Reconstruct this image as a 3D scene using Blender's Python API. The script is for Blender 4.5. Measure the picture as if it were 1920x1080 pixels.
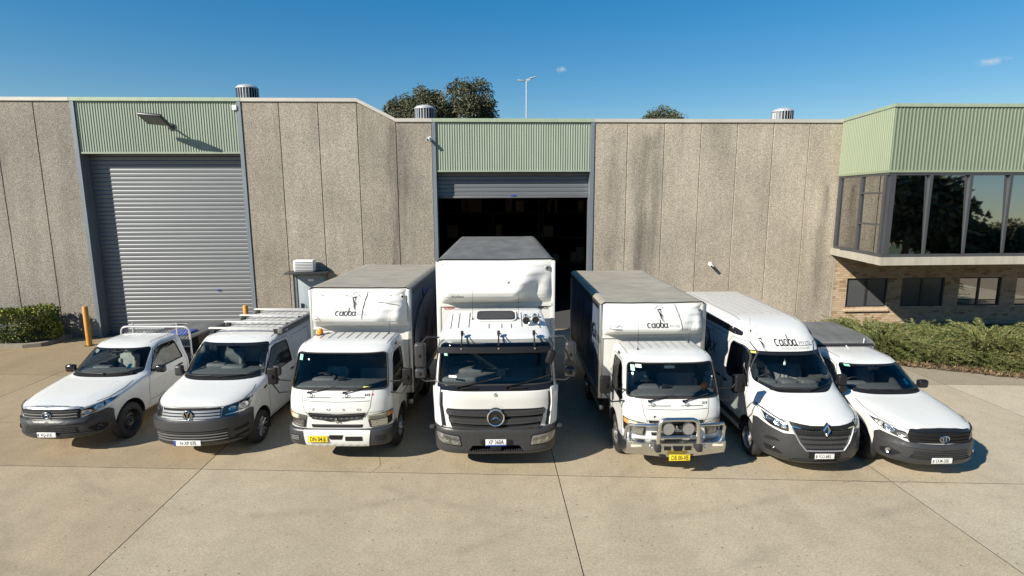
import bpy, bmesh, math, random
from mathutils import Vector, Matrix
from mathutils.bvhtree import BVHTree
R = math.radians
random.seed(7)
S = bpy.context.scene
for o in list(bpy.data.objects):
    bpy.data.objects.remove(o)
COL = S.collection

# ------------------------------------------------------------------ camera
PITCH, YAW, ROLL, CAMH = R(9.18), R(2.56), R(-0.24), 4.95
fw = Vector((math.sin(YAW)*math.cos(PITCH), math.cos(YAW)*math.cos(PITCH), -math.sin(PITCH)))
rt0 = Vector((math.cos(YAW), -math.sin(YAW), 0)); up0 = rt0.cross(fw)
rt = rt0*math.cos(ROLL)+up0*math.sin(ROLL); up = up0*math.cos(ROLL)-rt0*math.sin(ROLL)
cd = bpy.data.cameras.new('camera'); cam = bpy.data.objects.new('camera', cd); COL.objects.link(cam)
cam.matrix_world = Matrix(((rt.x, up.x, -fw.x, 0), (rt.y, up.y, -fw.y, 0), (rt.z, up.z, -fw.z, CAMH), (0, 0, 0, 1)))
cd.sensor_width = 36; cd.lens = 1040/1920*36; cd.clip_start = 0.1; cd.clip_end = 3000
S.camera = cam

# ------------------------------------------------------------------ sky and sun
SUNV = Vector((1.35, 0.95, -1.0)).normalized()          # the way the light travels
elev = math.asin(-SUNV.z); azim = math.atan2(-SUNV.x, -SUNV.y)
W = bpy.data.worlds.new('World'); S.world = W; W.use_nodes = True
wn = W.node_tree; wn.nodes.clear()
wo = wn.nodes.new('ShaderNodeOutputWorld'); wb = wn.nodes.new('ShaderNodeBackground')
sk = wn.nodes.new('ShaderNodeTexSky'); sk.sky_type = 'NISHITA'; sk.sun_disc = False
sk.sun_elevation = elev; sk.sun_rotation = azim
sk.altitude = 0; sk.air_density = 1.1; sk.dust_density = 0.02; sk.ozone_density = 3.4
wb.inputs['Strength'].default_value = 0.112
hs = wn.nodes.new('ShaderNodeHueSaturation'); hs.inputs['Saturation'].default_value = 1.80; hs.inputs['Hue'].default_value = .503
gm = wn.nodes.new('ShaderNodeGamma'); gm.inputs[1].default_value = .68
wn.links.new(sk.outputs[0], gm.inputs[0]); wn.links.new(gm.outputs[0], hs.inputs['Color'])
# two wisps of cloud
tcw = wn.nodes.new('ShaderNodeTexCoord'); cur_col = hs.outputs[0]
def wisp(col, px, py, rad, stretch, amt):
    d = (fw+rt*(px-960)/1040-up*(py-540)/1040).normalized()
    sb_ = wn.nodes.new('ShaderNodeVectorMath'); sb_.operation = 'SUBTRACT'; sb_.inputs[1].default_value = d; wn.links.new(tcw.outputs['Generated'], sb_.inputs[0])
    mp = wn.nodes.new('ShaderNodeMapping'); mp.inputs['Scale'].default_value = stretch; wn.links.new(sb_.outputs[0], mp.inputs[0])
    ln = wn.nodes.new('ShaderNodeVectorMath'); ln.operation = 'LENGTH'; wn.links.new(mp.outputs[0], ln.inputs[0])
    mr = wn.nodes.new('ShaderNodeMapRange'); mr.inputs[1].default_value = rad; mr.inputs[2].default_value = 0; wn.links.new(ln.outputs['Value'], mr.inputs[0])
    nz_ = wn.nodes.new('ShaderNodeTexNoise'); nz_.inputs['Scale'].default_value = 150; nz_.inputs['Detail'].default_value = 5; wn.links.new(tcw.outputs['Generated'], nz_.inputs['Vector'])
    m1 = wn.nodes.new('ShaderNodeMath'); m1.operation = 'MULTIPLY'; wn.links.new(mr.outputs[0], m1.inputs[0]); wn.links.new(nz_.outputs['Fac'], m1.inputs[1])
    m2 = wn.nodes.new('ShaderNodeMapRange'); m2.inputs[1].default_value = .18; m2.inputs[2].default_value = .55; m2.inputs[4].default_value = amt; wn.links.new(m1.outputs[0], m2.inputs[0])
    mx_ = wn.nodes.new('ShaderNodeMix'); mx_.data_type = 'RGBA'; wn.links.new(m2.outputs[0], mx_.inputs[0]); wn.links.new(col, mx_.inputs[6]); mx_.inputs[7].default_value = (3.9, 4.1, 4.3, 1)
    return mx_.outputs[2]
cur_col = wisp(cur_col, 1053, 130, .016, (1, 1, 1.7), .45); cur_col = wisp(cur_col, 1858, 115, .028, (.9, .9, 3), .5)
wn.links.new(cur_col, wb.inputs[0]); wn.links.new(wb.outputs[0], wo.inputs[0])
sl = bpy.data.lights.new('sun', 'SUN'); sl.energy = 5.0; sl.angle = R(0.53); sl.color = (1, 0.93, 0.81)
so = bpy.data.objects.new('sun', sl); COL.objects.link(so)
so.rotation_euler = SUNV.to_track_quat('-Z', 'Y').to_euler(); so.location = (-20, -15, 30)
S.view_settings.view_transform = 'Standard'; S.view_settings.look = 'None'
S.view_settings.gamma = 1; S.view_settings.use_curve_mapping = False
S.view_settings.exposure = 0.72
S.render.engine = 'CYCLES'

# ------------------------------------------------------------------ materials
MATS = {}
def mat(name, col, rough=.5, metal=0., spec=.5, coat=0., var=0., vscale=8., bump=0., bscale=60., col2=None, coord='obj', det=4, emit=None, stretch=None):
    if name in MATS: return MATS[name]
    m = bpy.data.materials.new(name); m.use_nodes = True; MATS[name] = m
    nt = m.node_tree; N = nt.nodes; Lk = nt.links
    b = N['Principled BSDF']
    b.inputs['Base Color'].default_value = (*col, 1); b.inputs['Roughness'].default_value = rough
    b.inputs['Metallic'].default_value = metal; b.inputs['Specular IOR Level'].default_value = spec
    b.inputs['Coat Weight'].default_value = coat; b.inputs['Coat Roughness'].default_value = .08
    if var or bump:
        tc = N.new('ShaderNodeTexCoord') if coord == 'obj' else N.new('ShaderNodeNewGeometry')
        src = tc.outputs['Object'] if coord == 'obj' else tc.outputs['Position']
        if stretch:
            mp = N.new('ShaderNodeMapping'); mp.inputs['Scale'].default_value = stretch
            Lk.new(src, mp.inputs[0]); src = mp.outputs[0]
    if var:
        n = N.new('ShaderNodeTexNoise'); n.inputs['Scale'].default_value = vscale; n.inputs['Detail'].default_value = det
        n.inputs['Roughness'].default_value = .62
        Lk.new(src, n.inputs['Vector'])
        c2 = col2 or tuple(max(0, c*(1-var)) for c in col)
        rp = N.new('ShaderNodeValToRGB'); rp.color_ramp.elements[0].position = .32; rp.color_ramp.elements[1].position = .68
        rp.color_ramp.elements[0].color = (*c2, 1)
        rp.color_ramp.elements[1].color = (*[min(1, c*(1+var*.35)) for c in col], 1) if not col2 else (*col, 1)
        Lk.new(n.outputs['Fac'], rp.inputs[0]); Lk.new(rp.outputs[0], b.inputs['Base Color'])
        mr = N.new('ShaderNodeMapRange'); mr.inputs['To Min'].default_value = min(1, rough*1.25); mr.inputs['To Max'].default_value = rough*.85
        Lk.new(n.outputs['Fac'], mr.inputs[0]); Lk.new(mr.outputs[0], b.inputs['Roughness'])
    if bump:
        n2 = N.new('ShaderNodeTexNoise'); n2.inputs['Scale'].default_value = bscale; n2.inputs['Detail'].default_value = 3
        Lk.new(src, n2.inputs['Vector'])
        bp = N.new('ShaderNodeBump'); bp.inputs['Strength'].default_value = bump; bp.inputs['Distance'].default_value = .01
        Lk.new(n2.outputs['Fac'], bp.inputs['Height']); Lk.new(bp.outputs[0], b.inputs['Normal'])
    if emit:
        b.inputs['Emission Color'].default_value = (*emit[:3], 1); b.inputs['Emission Strength'].default_value = emit[3]
    return m

def glass_mat(name, tint, refl=.06, rough=.02, body=None, bodyfac=0., ior=1.5, gcol=1.):
    """a pane: tinted see-through plus a mirror share that grows towards grazing angles"""
    m = bpy.data.materials.new(name); m.use_nodes = True; MATS[name] = m
    nt = m.node_tree; N = nt.nodes; Lk = nt.links
    N.remove(N['Principled BSDF']); out = N['Material Output']
    tr = N.new('ShaderNodeBsdfTransparent'); tr.inputs[0].default_value = (*tint, 1)
    gl = N.new('ShaderNodeBsdfGlossy'); gl.inputs['Roughness'].default_value = rough; gl.inputs[0].default_value = (gcol, gcol, gcol, 1)
    fr = N.new('ShaderNodeFresnel'); fr.inputs[0].default_value = ior
    ad = N.new('ShaderNodeMath'); ad.operation = 'ADD'; ad.inputs[1].default_value = refl; ad.use_clamp = True
    Lk.new(fr.outputs[0], ad.inputs[0])
    base = tr.outputs[0]
    if body:
        df = N.new('ShaderNodeBsdfDiffuse'); df.inputs[0].default_value = (*body, 1)
        mb = N.new('ShaderNodeMixShader'); mb.inputs[0].default_value = bodyfac
        Lk.new(tr.outputs[0], mb.inputs[1]); Lk.new(df.outputs[0], mb.inputs[2]); base = mb.outputs[0]
    mx = N.new('ShaderNodeMixShader'); Lk.new(ad.outputs[0], mx.inputs[0]); Lk.new(base, mx.inputs[1]); Lk.new(gl.outputs[0], mx.inputs[2])
    Lk.new(mx.outputs[0], out.inputs['Surface'])
    return m

mat('paint', (.62, .62, .595), .26, coat=.35, var=.022, vscale=1.6, coord='geo', det=2)
mat('paint_box', (.60, .60, .575), .38, coat=.1, var=.06, vscale=2.2, coord='geo')
mat('seam', (.03, .03, .03), .7)
mat('plastic', (.036, .037, .040), .36, var=.15, vscale=20, bump=.08, bscale=250)
mat('plastic_dark', (.012, .012, .013), .5, spec=.22)
mat('black_gloss', (.012, .012, .013), .12)
mat('void', (.006, .006, .006), .9)
mat('rubber', (.018, .018, .018), .75, bump=.2, bscale=80)
mat('chrome', (.80, .80, .80), .10, 1)
mat('alloy', (.66, .66, .64), .24, 1, var=.08, vscale=14, bump=.03, bscale=120)
mat('alloy_dull', (.55, .55, .53), .42, 1, var=.12, vscale=6)
mat('zinc', (.46, .47, .48), .5, .25, var=.15, vscale=6)
mat('bar_alloy', (.55, .54, .52), .38, .3, var=.1, vscale=6)
mat('silver', (.42, .42, .43), .32, .7)
mat('steel_black', (.02, .02, .022), .4, .2)
mat('interior', (.06, .062, .065), .75, var=.2, vscale=9)
mat('dash', (.09, .095, .10), .65, var=.2, vscale=12)
mat('seat', (.20, .205, .21), .85, var=.2, vscale=25)
mat('seat_cover', (.42, .42, .40), .8, var=.25, vscale=12)
mat('amber', (.85, .28, .02), .25)
mat('amber_lens', (.75, .33, .10), .2)
mat('red', (.45, .02, .02), .35)
mat('yellow_plate', (.80, .62, .03), .4, var=.08, vscale=30)
mat('white_plate', (.78, .78, .76), .4, var=.06, vscale=30)
mat('blue_plate', (.03, .07, .32), .4)
mat('ink', (.012, .012, .014), .5)
mat('ink_grey', (.17, .18, .19), .5)
mat('sticker_white', (.75, .8, .78), .5)
mat('sticker_green', (.25, .62, .42), .5)
mat('sticker_yellow', (.7, .65, .12), .5)
mat('tarp', (.35, .32, .26), .55, var=.22, vscale=1.6, bump=.06, bscale=14, coord='geo', stretch=(1, 2.2, 1))
mat('tarp_dark', (.15, .15, .145), .6, var=.35, vscale=2.5, bump=.1, bscale=30, coord='geo', stretch=(1, .35, 1))
mat('curtain', (.095, .125, .175), .5, var=.25, vscale=2, bump=.15, bscale=6)
mat('curtain_grey', (.19, .20, .24), .45, var=.2, vscale=3)
mat('curtain_text', (.008, .012, .022), .5)
mat('headlight_bowl', (.72, .73, .74), .14, 1, bump=.35, bscale=90)
mat('lamp_cream', (.62, .58, .46), .25)
glass_mat('windscreen', (.88, .92, .90), .0, ior=1.36)
glass_mat('side_glass', (.60, .68, .66), .05)
glass_mat('tint_glass', (.13, .14, .14), .05)
glass_mat('lens', (.92, .93, .93), .05)
glass_mat('visor', (.42, .43, .42), .0)
glass_mat('office_glass', (.12, .13, .14), .38)
glass_mat('office_side_glass', (.12, .13, .14), .10, gcol=.5)
glass_mat('frosted', (.25, .27, .28), .04, .2, (.13, .14, .15), .6)

# ------------------------------------------------------------------ mesh helpers
class MB:
    """collects shapes that make ONE object"""
    def __init__(s): s.v = []; s.f = []; s.mi = []
    def add(s, vs, fs, mi=0):
        n = len(s.v); s.v += [tuple(p) for p in vs]; s.f += [tuple(i+n for i in f) for f in fs]; s.mi += [mi]*len(fs); return s
    def box(s, x0, x1, y0, y1, z0, z1, mi=0):
        v = [(x0,y0,z0),(x1,y0,z0),(x1,y1,z0),(x0,y1,z0),(x0,y0,z1),(x1,y0,z1),(x1,y1,z1),(x0,y1,z1)]
        return s.add(v, [(3,2,1,0),(4,5,6,7),(0,1,5,4),(1,2,6,5),(2,3,7,6),(3,0,4,7)], mi)
    def rbox(s, c, d, r=.01, seg=2, rot=None, mi=0):
        bm = bmesh.new(); bmesh.ops.create_cube(bm, size=1)
        for v in bm.verts: v.co = Vector((v.co.x*d[0], v.co.y*d[1], v.co.z*d[2]))
        r = min(r, min(d)*.49)
        bmesh.ops.bevel(bm, geom=bm.edges[:]+bm.verts[:], offset=r, segments=seg, profile=.5, affect='EDGES')
        q = rot.to_matrix() if rot is not None else None
        bm.verts.index_update()
        vs = [((q @ v.co) if q else v.co)+Vector(c) for v in bm.verts]
        fs = [[v.index for v in f.verts] for f in bm.faces]; bm.free()
        return s.add(vs, fs, mi)
    def tube(s, pts, r, n=8, close=False, caps=True, mi=0):
        pts = [Vector(p) for p in pts]; rs = r if isinstance(r, (list, tuple)) else [r]*len(pts)
        k = len(pts); rings = []; prev = None
        for i, p in enumerate(pts):
            if close: t = pts[(i+1) % k]-pts[i-1]
            else: t = pts[min(i+1, k-1)]-pts[max(i-1, 0)]
            t.normalize()
            if prev is None:
                a = Vector((0, 0, 1)) if abs(t.z) < .9 else Vector((1, 0, 0)); u = t.cross(a).normalized()
            else:
                u = prev-t*prev.dot(t)
                u = u.normalized() if u.length > 1e-6 else t.orthogonal().normalized()
            w = t.cross(u); prev = u
            rings.append([p+(u*math.cos(j*2*math.pi/n)+w*math.sin(j*2*math.pi/n))*rs[i] for j in range(n)])
        vs = [q for g in rings for q in g]; fs = []
        for i in range(k if close else k-1):
            a = i*n; b = ((i+1) % k)*n
            for j in range(n): fs.append((a+j, a+(j+1) % n, b+(j+1) % n, b+j))
        if caps and not close: fs.append(tuple(reversed(range(n)))); fs.append(tuple(range((k-1)*n, k*n)))
        return s.add(vs, fs, mi)
    def lathe(s, prof, c=(0, 0, 0), axis='z', n=24, mi=0, a0=0, a1=2*math.pi):
        full = abs(a1-a0-2*math.pi) < 1e-6; m = n if full else n+1
        vs = []
        for i in range(m):
            a = a0+(a1-a0)*i/n; ca, sa = math.cos(a), math.sin(a)
            for r, h in prof:
                p = {'z': (r*ca, r*sa, h), 'y': (r*ca, h, r*sa), 'x': (h, r*ca, r*sa)}[axis]
                vs.append((p[0]+c[0], p[1]+c[1], p[2]+c[2]))
        k = len(prof); fs = []
        for i in range(n):
            a = i*k; b = ((i+1) % m)*k
            for j in range(k-1): fs.append((a+j, b+j, b+j+1, a+j+1))
        return s.add(vs, fs, mi)
    def prism(s, poly, axis, h0, h1, mi=0):
        """2D polygon extruded along axis; poly is (x,y) for z, (x,z) for y, (y,z) for x"""
        def P(u, v, h): return {'z': (u, v, h), 'y': (u, h, v), 'x': (h, u, v)}[axis]
        n = len(poly); vs = [P(u, v, h0) for u, v in poly]+[P(u, v, h1) for u, v in poly]
        fs = [tuple(range(n)), tuple(reversed(range(n, 2*n)))]+[(i, i+n, (i+1) % n+n, (i+1) % n) for i in range(n)]
        return s.add(vs, fs, mi)
    def grid(s, fn, nu, nv, mi=0):
        vs = [fn(i/nu, j/nv) for i in range(nu+1) for j in range(nv+1)]
        fs = [(i*(nv+1)+j, (i+1)*(nv+1)+j, (i+1)*(nv+1)+j+1, i*(nv+1)+j+1) for i in range(nu) for j in range(nv)]
        return s.add(vs, fs, mi)
    def mesh(s, name, mats, smooth=True, angle=32, fix=True):
        me = bpy.data.meshes.new(name); me.from_pydata(s.v, [], s.f)
        if fix:
            bm = bmesh.new(); bm.from_mesh(me); bmesh.ops.recalc_face_normals(bm, faces=bm.faces[:]); bm.to_mesh(me); bm.free()
        ms = mats if isinstance(mats, (list, tuple)) else [mats]
        for m in ms: me.materials.append(MATS[m] if isinstance(m, str) else m)
        if len(ms) > 1: me.polygons.foreach_set('material_index', s.mi)
        if smooth:
            me.polygons.foreach_set('use_smooth', [True]*len(me.polygons)); me.set_sharp_from_angle(angle=R(angle))
        me.update(); return me
    def obj(s, name, mats, parent=None, **k):
        o = bpy.data.objects.new(name, s.mesh(name, mats, **k)); COL.objects.link(o)
        if parent is not None: o.parent = parent
        return o

def empty(name, loc=(0, 0, 0), rz=0, label=None, cat=None, group=None):
    o = bpy.data.objects.new(name, None); COL.objects.link(o); o.empty_display_size = .3
    o.location = loc; o.rotation_euler = (0, 0, rz)
    if label: tag(o, label, cat, group)
    return o
def tag(o, label, cat, group=None):
    o['label'] = label; o['category'] = cat
    if group: o['group'] = group
    return o
def inst(name, me, parent=None, loc=(0, 0, 0), rz=0):
    o = bpy.data.objects.new(name, me); COL.objects.link(o); o.location = loc; o.rotation_euler = (0, 0, rz)
    if parent is not None: o.parent = parent
    return o
def fillet(poly, r, seg=5):
    """round the corners of a 2D polygon; r a number or one per corner"""
    n = len(poly); out = []
    rr = r if isinstance(r, (list, tuple)) else [r]*n
    for i in range(n):
        p0, p, p1 = Vector(poly[i-1]), Vector(poly[i]), Vector(poly[(i+1) % n])
        a = (p0-p); b = (p1-p); la, lb = a.length, b.length; a.normalize(); b.normalize()
        d = min(rr[i], la*.45, lb*.45)
        if d < 1e-4: out.append(tuple(p)); continue
        for k in range(seg+1):
            t = k/seg; q = (p+a*d)*(1-t)**2+p*2*t*(1-t)+(p+b*d)*t*t
            out.append((q.x, q.y))
    return out
def mirror2(poly): return [(-u, v) for u, v in reversed(poly)]
def stroke2(pts, w):
    """2D ribbon polygons (quads) along a polyline"""
    P = [Vector(p) for p in pts]; ws = w if isinstance(w, (list, tuple)) else [w]*len(P); A = []; Bq = []
    for i, p in enumerate(P):
        t = P[min(i+1, len(P)-1)]-P[max(i-1, 0)]
        t = t.normalized() if t.length > 1e-9 else Vector((1, 0)); nrm = Vector((-t.y, t.x))
        A.append(p+nrm*ws[i]/2); Bq.append(p-nrm*ws[i]/2)
    return [[tuple(A[i]), tuple(A[i+1]), tuple(Bq[i+1]), tuple(Bq[i])] for i in range(len(P)-1)]
def dense(pts, step=.05, close=False):
    out = []; m = len(pts)
    for i in range(m if close else m-1):
        a = Vector(pts[i]); b = Vector(pts[(i+1) % m]); k = max(1, int((b-a).length/step))
        out += [tuple(a.lerp(b, j/k)) for j in range(k)]
    if not close: out.append(tuple(pts[-1]))
    return out
def arc2(cx, cy, rx, ry, a0, a1, n=12): return [(cx+rx*math.cos(R(a0+(a1-a0)*i/n)), cy+ry*math.sin(R(a0+(a1-a0)*i/n))) for i in range(n+1)]

_tx = {}
def text2(s, size, sx=1., shear=0., bold=0.):
    """flat lettering as (verts2d, faces), centred, cap height = size"""
    key = (s, size, sx, shear, bold)
    if key in _tx: return _tx[key]
    cu = bpy.data.curves.new('t', 'FONT'); cu.body = s; cu.size = size/.70; cu.shear = shear; cu.align_x = 'CENTER'; cu.resolution_u = 3; cu.offset = bold
    o = bpy.data.objects.new('t', cu); COL.objects.link(o)
    dg = bpy.context.evaluated_depsgraph_get(); me = bpy.data.meshes.new_from_object(o.evaluated_get(dg))
    v = [(p.co.x*sx, p.co.y-size/2) for p in me.vertices]; f = [tuple(p.vertices) for p in me.polygons]
    bpy.data.objects.remove(o); bpy.data.curves.remove(cu); bpy.data.meshes.remove(me)
    _tx[key] = (v, f); return v, f
def flat_text(parent, s, c, size, matname, sx=1., bold=0., name='lettering', facing='front', shear=0.):
    v, f = text2(s, size, sx, shear, bold)
    m = MB()
    if facing == 'front': m.add([(c[0]+x, c[1], c[2]+y) for x, y in v], f)
    return m.obj(name, matname, parent, smooth=False, fix=False)

# ------------------------------------------------------------------ lofted vehicle bodies
KEYS = ('z', 'yf', 'D', 'n', 'w', 'wr', 'yr', 'Rr', 'crown')
class Body:
    """a shell stacked from plan outlines: each level has a height, a front line bowed as a superellipse, a half width and a rear"""
    def __init__(s, levels, NF=26, NS=22, NR=6, sub=5, tailz=0.):
        cur = dict(D=.4, n=3., wr=None, Rr=.06, crown=0.); L = []
        for lv in levels:
            cur = dict(cur); cur.update(lv); L.append(cur)
        for l in L:
            if l['wr'] is None: l['wr'] = l['w']
        s.L = L; s.NF, s.NS, s.NR = NF, NS, NR
        K = len(L); vals = {k: [l[k] for l in L] for k in KEYS}
        def pch(v):
            d = [v[i+1]-v[i] for i in range(K-1)]; m = [0]*K; m[0] = d[0]; m[-1] = d[-1]
            for i in range(1, K-1): m[i] = 0 if d[i-1]*d[i] <= 0 else 2*d[i-1]*d[i]/(d[i-1]+d[i])
            return m
        ms = {k: pch(v) for k, v in vals.items()}
        def ev(t):
            i = min(int(t), K-2); u = t-i; r = {}
            for k, v in vals.items():
                m = ms[k]; h00 = (1+2*u)*(1-u)**2; h10 = u*(1-u)**2; h01 = u*u*(3-2*u); h11 = u*u*(u-1)
                r[k] = h00*v[i]+h10*m[i]+h01*v[i+1]+h11*m[i+1]
            return r
        s.ev = ev
        s.ts = [i/sub for i in range((K-1)*sub+1)]
        rings = [s.outline(ev(t)) for t in s.ts]; s.rings = rings
        nh = len(rings[0]); m = MB(); ringn = 2*nh-2
        for g in rings:
            m.v += list(g)+[(-x, y, z) for x, y, z in reversed(g[1:-1])]
        for i in range(len(rings)-1):
            for j in range(ringn):
                m.f.append((i*ringn+j, i*ringn+(j+1) % ringn, (i+1)*ringn+(j+1) % ringn, (i+1)*ringn+j))
        m.f.append(tuple(reversed(range(ringn)))); m.f.append(tuple(range((len(rings)-1)*ringn, len(rings)*ringn)))
        m.mi = [0]*len(m.f); s.mb = m
        me = m.mesh('b', 'paint'); s.me = me
        bm = bmesh.new(); bm.from_mesh(me); s.bvh = BVHTree.FromBMesh(bm); bm.free()
    def outline(s, p):
        w, D, n = p['w'], p['D'], max(2, p['n']); raw = []
        for i in range(121):
            th = i/120*math.pi/2
            raw.append((w*math.sin(th)**(2/n), p['yf']+D*(1-math.cos(th))))
        front = resample(raw, s.NF)
        y0 = p['yf']+D; y1 = p['yr']-p['Rr']; side = []
        for i in range(1, s.NS+1):
            t = i/s.NS; q = min(1, t*1.6); q = q*q*(3-2*q)
            side.append((w+(p['wr']-w)*q, y0+(y1-y0)*t))
        rear = []
        for i in range(1, s.NR+1):
            th = i/s.NR*math.pi/2
            rear.append((p['wr']-p['Rr']*(1-math.cos(th)), y1+p['Rr']*math.sin(th)))
        rear.append((0, p['yr']))
        out = []
        for x, y in front+side+rear:
            zc = p['z']+(p['crown']*(1-(x/max(w, .01))**2) if p['crown'] else 0)
            out.append((x, y, zc))
        return out
    # surface lookups: each returns (point, normal)
    def F(s, u, v):
        h = s.bvh.ray_cast(Vector((u, -3, v)), Vector((0, 1, 0)))
        return (h[0], h[1]) if h[0] is not None else s.near((u, .3, v))
    def Sd(s, sgn):
        def fn(u, v):
            h = s.bvh.ray_cast(Vector((sgn*4, u, v)), Vector((-sgn, 0, 0)))
            return (h[0], h[1]) if h[0] is not None else s.near((sgn, u, v))
        return fn
    def T(s, u, v):
        h = s.bvh.ray_cast(Vector((u, v, 6)), Vector((0, 0, -1)))
        return (h[0], h[1]) if h[0] is not None else s.near((u, v, 1.5))
    def near(s, p):
        h = s.bvh.find_nearest(Vector(p)); return h[0], h[1]
    def U(s, u, v):
        """u: metres walked round the outline from the nose, v: height"""
        lo, hi = 0., float(len(s.L)-1)
        for _ in range(22):
            mid = (lo+hi)/2
            if s.ev(mid)['z'] < v: lo = mid
            else: hi = mid
        o = s.outline(s.ev(lo)); a = abs(u); acc = 0; pt = o[-1]
        for i in range(len(o)-1):
            d = math.dist(o[i], o[i+1])
            if acc+d >= a:
                t = (a-acc)/d if d else 0; pt = tuple(o[i][k]+(o[i+1][k]-o[i][k])*t for k in range(3)); break
            acc += d
        p = Vector((pt[0] if u >= 0 else -pt[0], pt[1], pt[2]))
        return p, s.bvh.find_nearest(p)[1]
    def build(s, parent, cutters=(), mats=('paint', 'interior'), name='body'):
        me = s.mb.mesh(name, 'paint'); me.materials.clear()
        for m in mats: me.materials.append(MATS[m])
        o = bpy.data.objects.new(name, me); COL.objects.link(o); cs = []
        for c in cutters:
            cm = c.mesh('cut', list(mats), smooth=False)
            cm.polygons.foreach_set('material_index', [1]*len(cm.polygons))
            co = bpy.data.objects.new('cut', cm); COL.objects.link(co); cs.append(co)
            md = o.modifiers.new('b', 'BOOLEAN'); md.operation = 'DIFFERENCE'; md.solver = 'EXACT'; md.object = co
        if cs:
            dg = bpy.context.evaluated_depsgraph_get(); dg.update()
            nm = bpy.data.meshes.new_from_object(o.evaluated_get(dg)); o.modifiers.clear(); o.data = nm
            for co in cs: bpy.data.objects.remove(co)
            nm.polygons.foreach_set('use_smooth', [True]*len(nm.polygons)); nm.set_sharp_from_angle(angle=R(28))
        o.name = name; o.parent = parent
        return o
def resample(pts, n):
    d = [0]
    for i in range(len(pts)-1): d.append(d[-1]+math.dist(pts[i], pts[i+1]))
    out = []; j = 0
    for k in range(n+1):
        t = d[-1]*k/n
        while j < len(pts)-2 and d[j+1] < t: j += 1
        u = (t-d[j])/max(1e-9, d[j+1]-d[j]); out.append((pts[j][0]+(pts[j+1][0]-pts[j][0])*u, pts[j][1]+(pts[j+1][1]-pts[j][1])*u))
    return out

def patch(name, parent, poly, fn, off=.004, thick=.012, matname='plastic', maxe=.07, smooth=True, angle=40):
    """a panel lying on a body: 2D outline, carried to the surface by fn, off = how proud, thick = its depth"""
    bm = bmesh.new(); vs = [bm.verts.new((u, v, 0)) for u, v in poly]
    try: bm.faces.new(vs)
    except ValueError: bm.free(); return None
    bmesh.ops.triangulate(bm, faces=bm.faces[:])
    for _ in range(5):
        es = [e for e in bm.edges if e.calc_length() > maxe]
        if not es: break
        bmesh.ops.subdivide_edges(bm, edges=es, cuts=1); bmesh.ops.triangulate(bm, faces=[f for f in bm.faces if len(f.verts) > 3])
    bm.verts.index_update(); N = len(bm.verts); top = []; bot = []
    for v in bm.verts:
        p, n = fn(v.co.x, v.co.y); top.append(p+n*off); bot.append(p+n*(off-thick))
    faces = [[v.index for v in f.verts] for f in bm.faces]; m = MB()
    if thick:
        bd = [[v.index for v in e.verts] for e in bm.edges if len(e.link_faces) == 1]
        m.add(top+bot, faces+[[i+N for i in reversed(f)] for f in faces]+[[a, b, b+N, a+N] for a, b in bd])
    else: m.add(top, faces)
    bm.free()
    return m.obj(name, matname, parent, smooth=smooth, angle=angle)
def lines(name, parent, polys, fn, off=.0025, matname='seam', w=.008, step=.05, close=False):
    for pts in polys[1:]: lines(name, parent, [pts], fn, off, matname, w, step, close)
    m = MB()
    for pts in polys[:1]:
        for q in stroke2(dense(pts, step, close), w):
            vs = []
            for u, v in q:
                p, n = fn(u, v); vs.append(p+n*off)
            m.add(vs, [(0, 1, 2, 3)])
    return m.obj(name, matname, parent, smooth=False, fix=False)
def decal(name, parent, quads, fn, off=.003, matname='ink'):
    m = MB(); qq = []
    for q in quads:
        if len(q) == 4:
            a_, b_, c_, d_ = [Vector(p) for p in q]; k_ = max(1, int(max((b_-a_).length, (c_-d_).length)/.03))
            for i in range(k_):
                t0, t1 = i/k_, (i+1)/k_; qq.append([tuple(a_.lerp(b_, t0)), tuple(a_.lerp(b_, t1)), tuple(d_.lerp(c_, t1)), tuple(d_.lerp(c_, t0))])
        else: qq.append(q)
    for q in qq:
        vs = []
        for u, v in q:
            p, n = fn(u, v); vs.append(p+n*off)
        m.add(vs, [tuple(range(len(q)))])
    return m.obj(name, matname, parent, smooth=False, fix=False)
def decal_text(name, parent, s, c, size, fn, matname='ink', sx=1., shear=0., bold=0., off=.003, flip=1):
    v, f = text2(s, size, sx, shear, bold); m = MB(); vs = []
    for x, y in v:
        p, n = fn(c[0]+flip*x, c[1]+y); vs.append(p+n*off)
    m.add(vs, f); return m.obj(name, matname, parent, smooth=False, fix=False)

def caoba(c, h, flip=1, shear=0.):
    """hand drawn word: strokes in units of the x-height h, centred at c"""
    w = .205*h; q = []
    def put(pts, ww=1.):
        P = [(c[0]+flip*((x-2.55)*.92+shear*y)*h, c[1]+(y-.5)*h) for x, y in pts]
        k = len(P); return stroke2(P, [w*ww*(.72+.5*math.sin(math.pi*(i+.6)/(k+.2))) for i in range(k)])
    q += put(arc2(.45, .5, .45, .5, 55, 305, 14))
    q += put(arc2(1.46, .44, .36, .44, 50, 330, 14)); q += put([(1.92, 1.04), (1.90, .5), (1.96, .08), (2.20, -.06)], 1.1)
    q += put(arc2(2.72, .5, .42, .5, 80, 440, 16))
    q += put([(3.42, 1.75), (3.40, 1.0), (3.42, .08)]); q += put(arc2(3.78, .48, .38, .48, 165, -160, 16))
    q += put(arc2(4.71, .44, .36, .44, 50, 330, 14)); q += put([(5.17, 1.04), (5.15, .5), (5.21, .08), (5.45, -.06)], 1.1)
    return q
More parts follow.
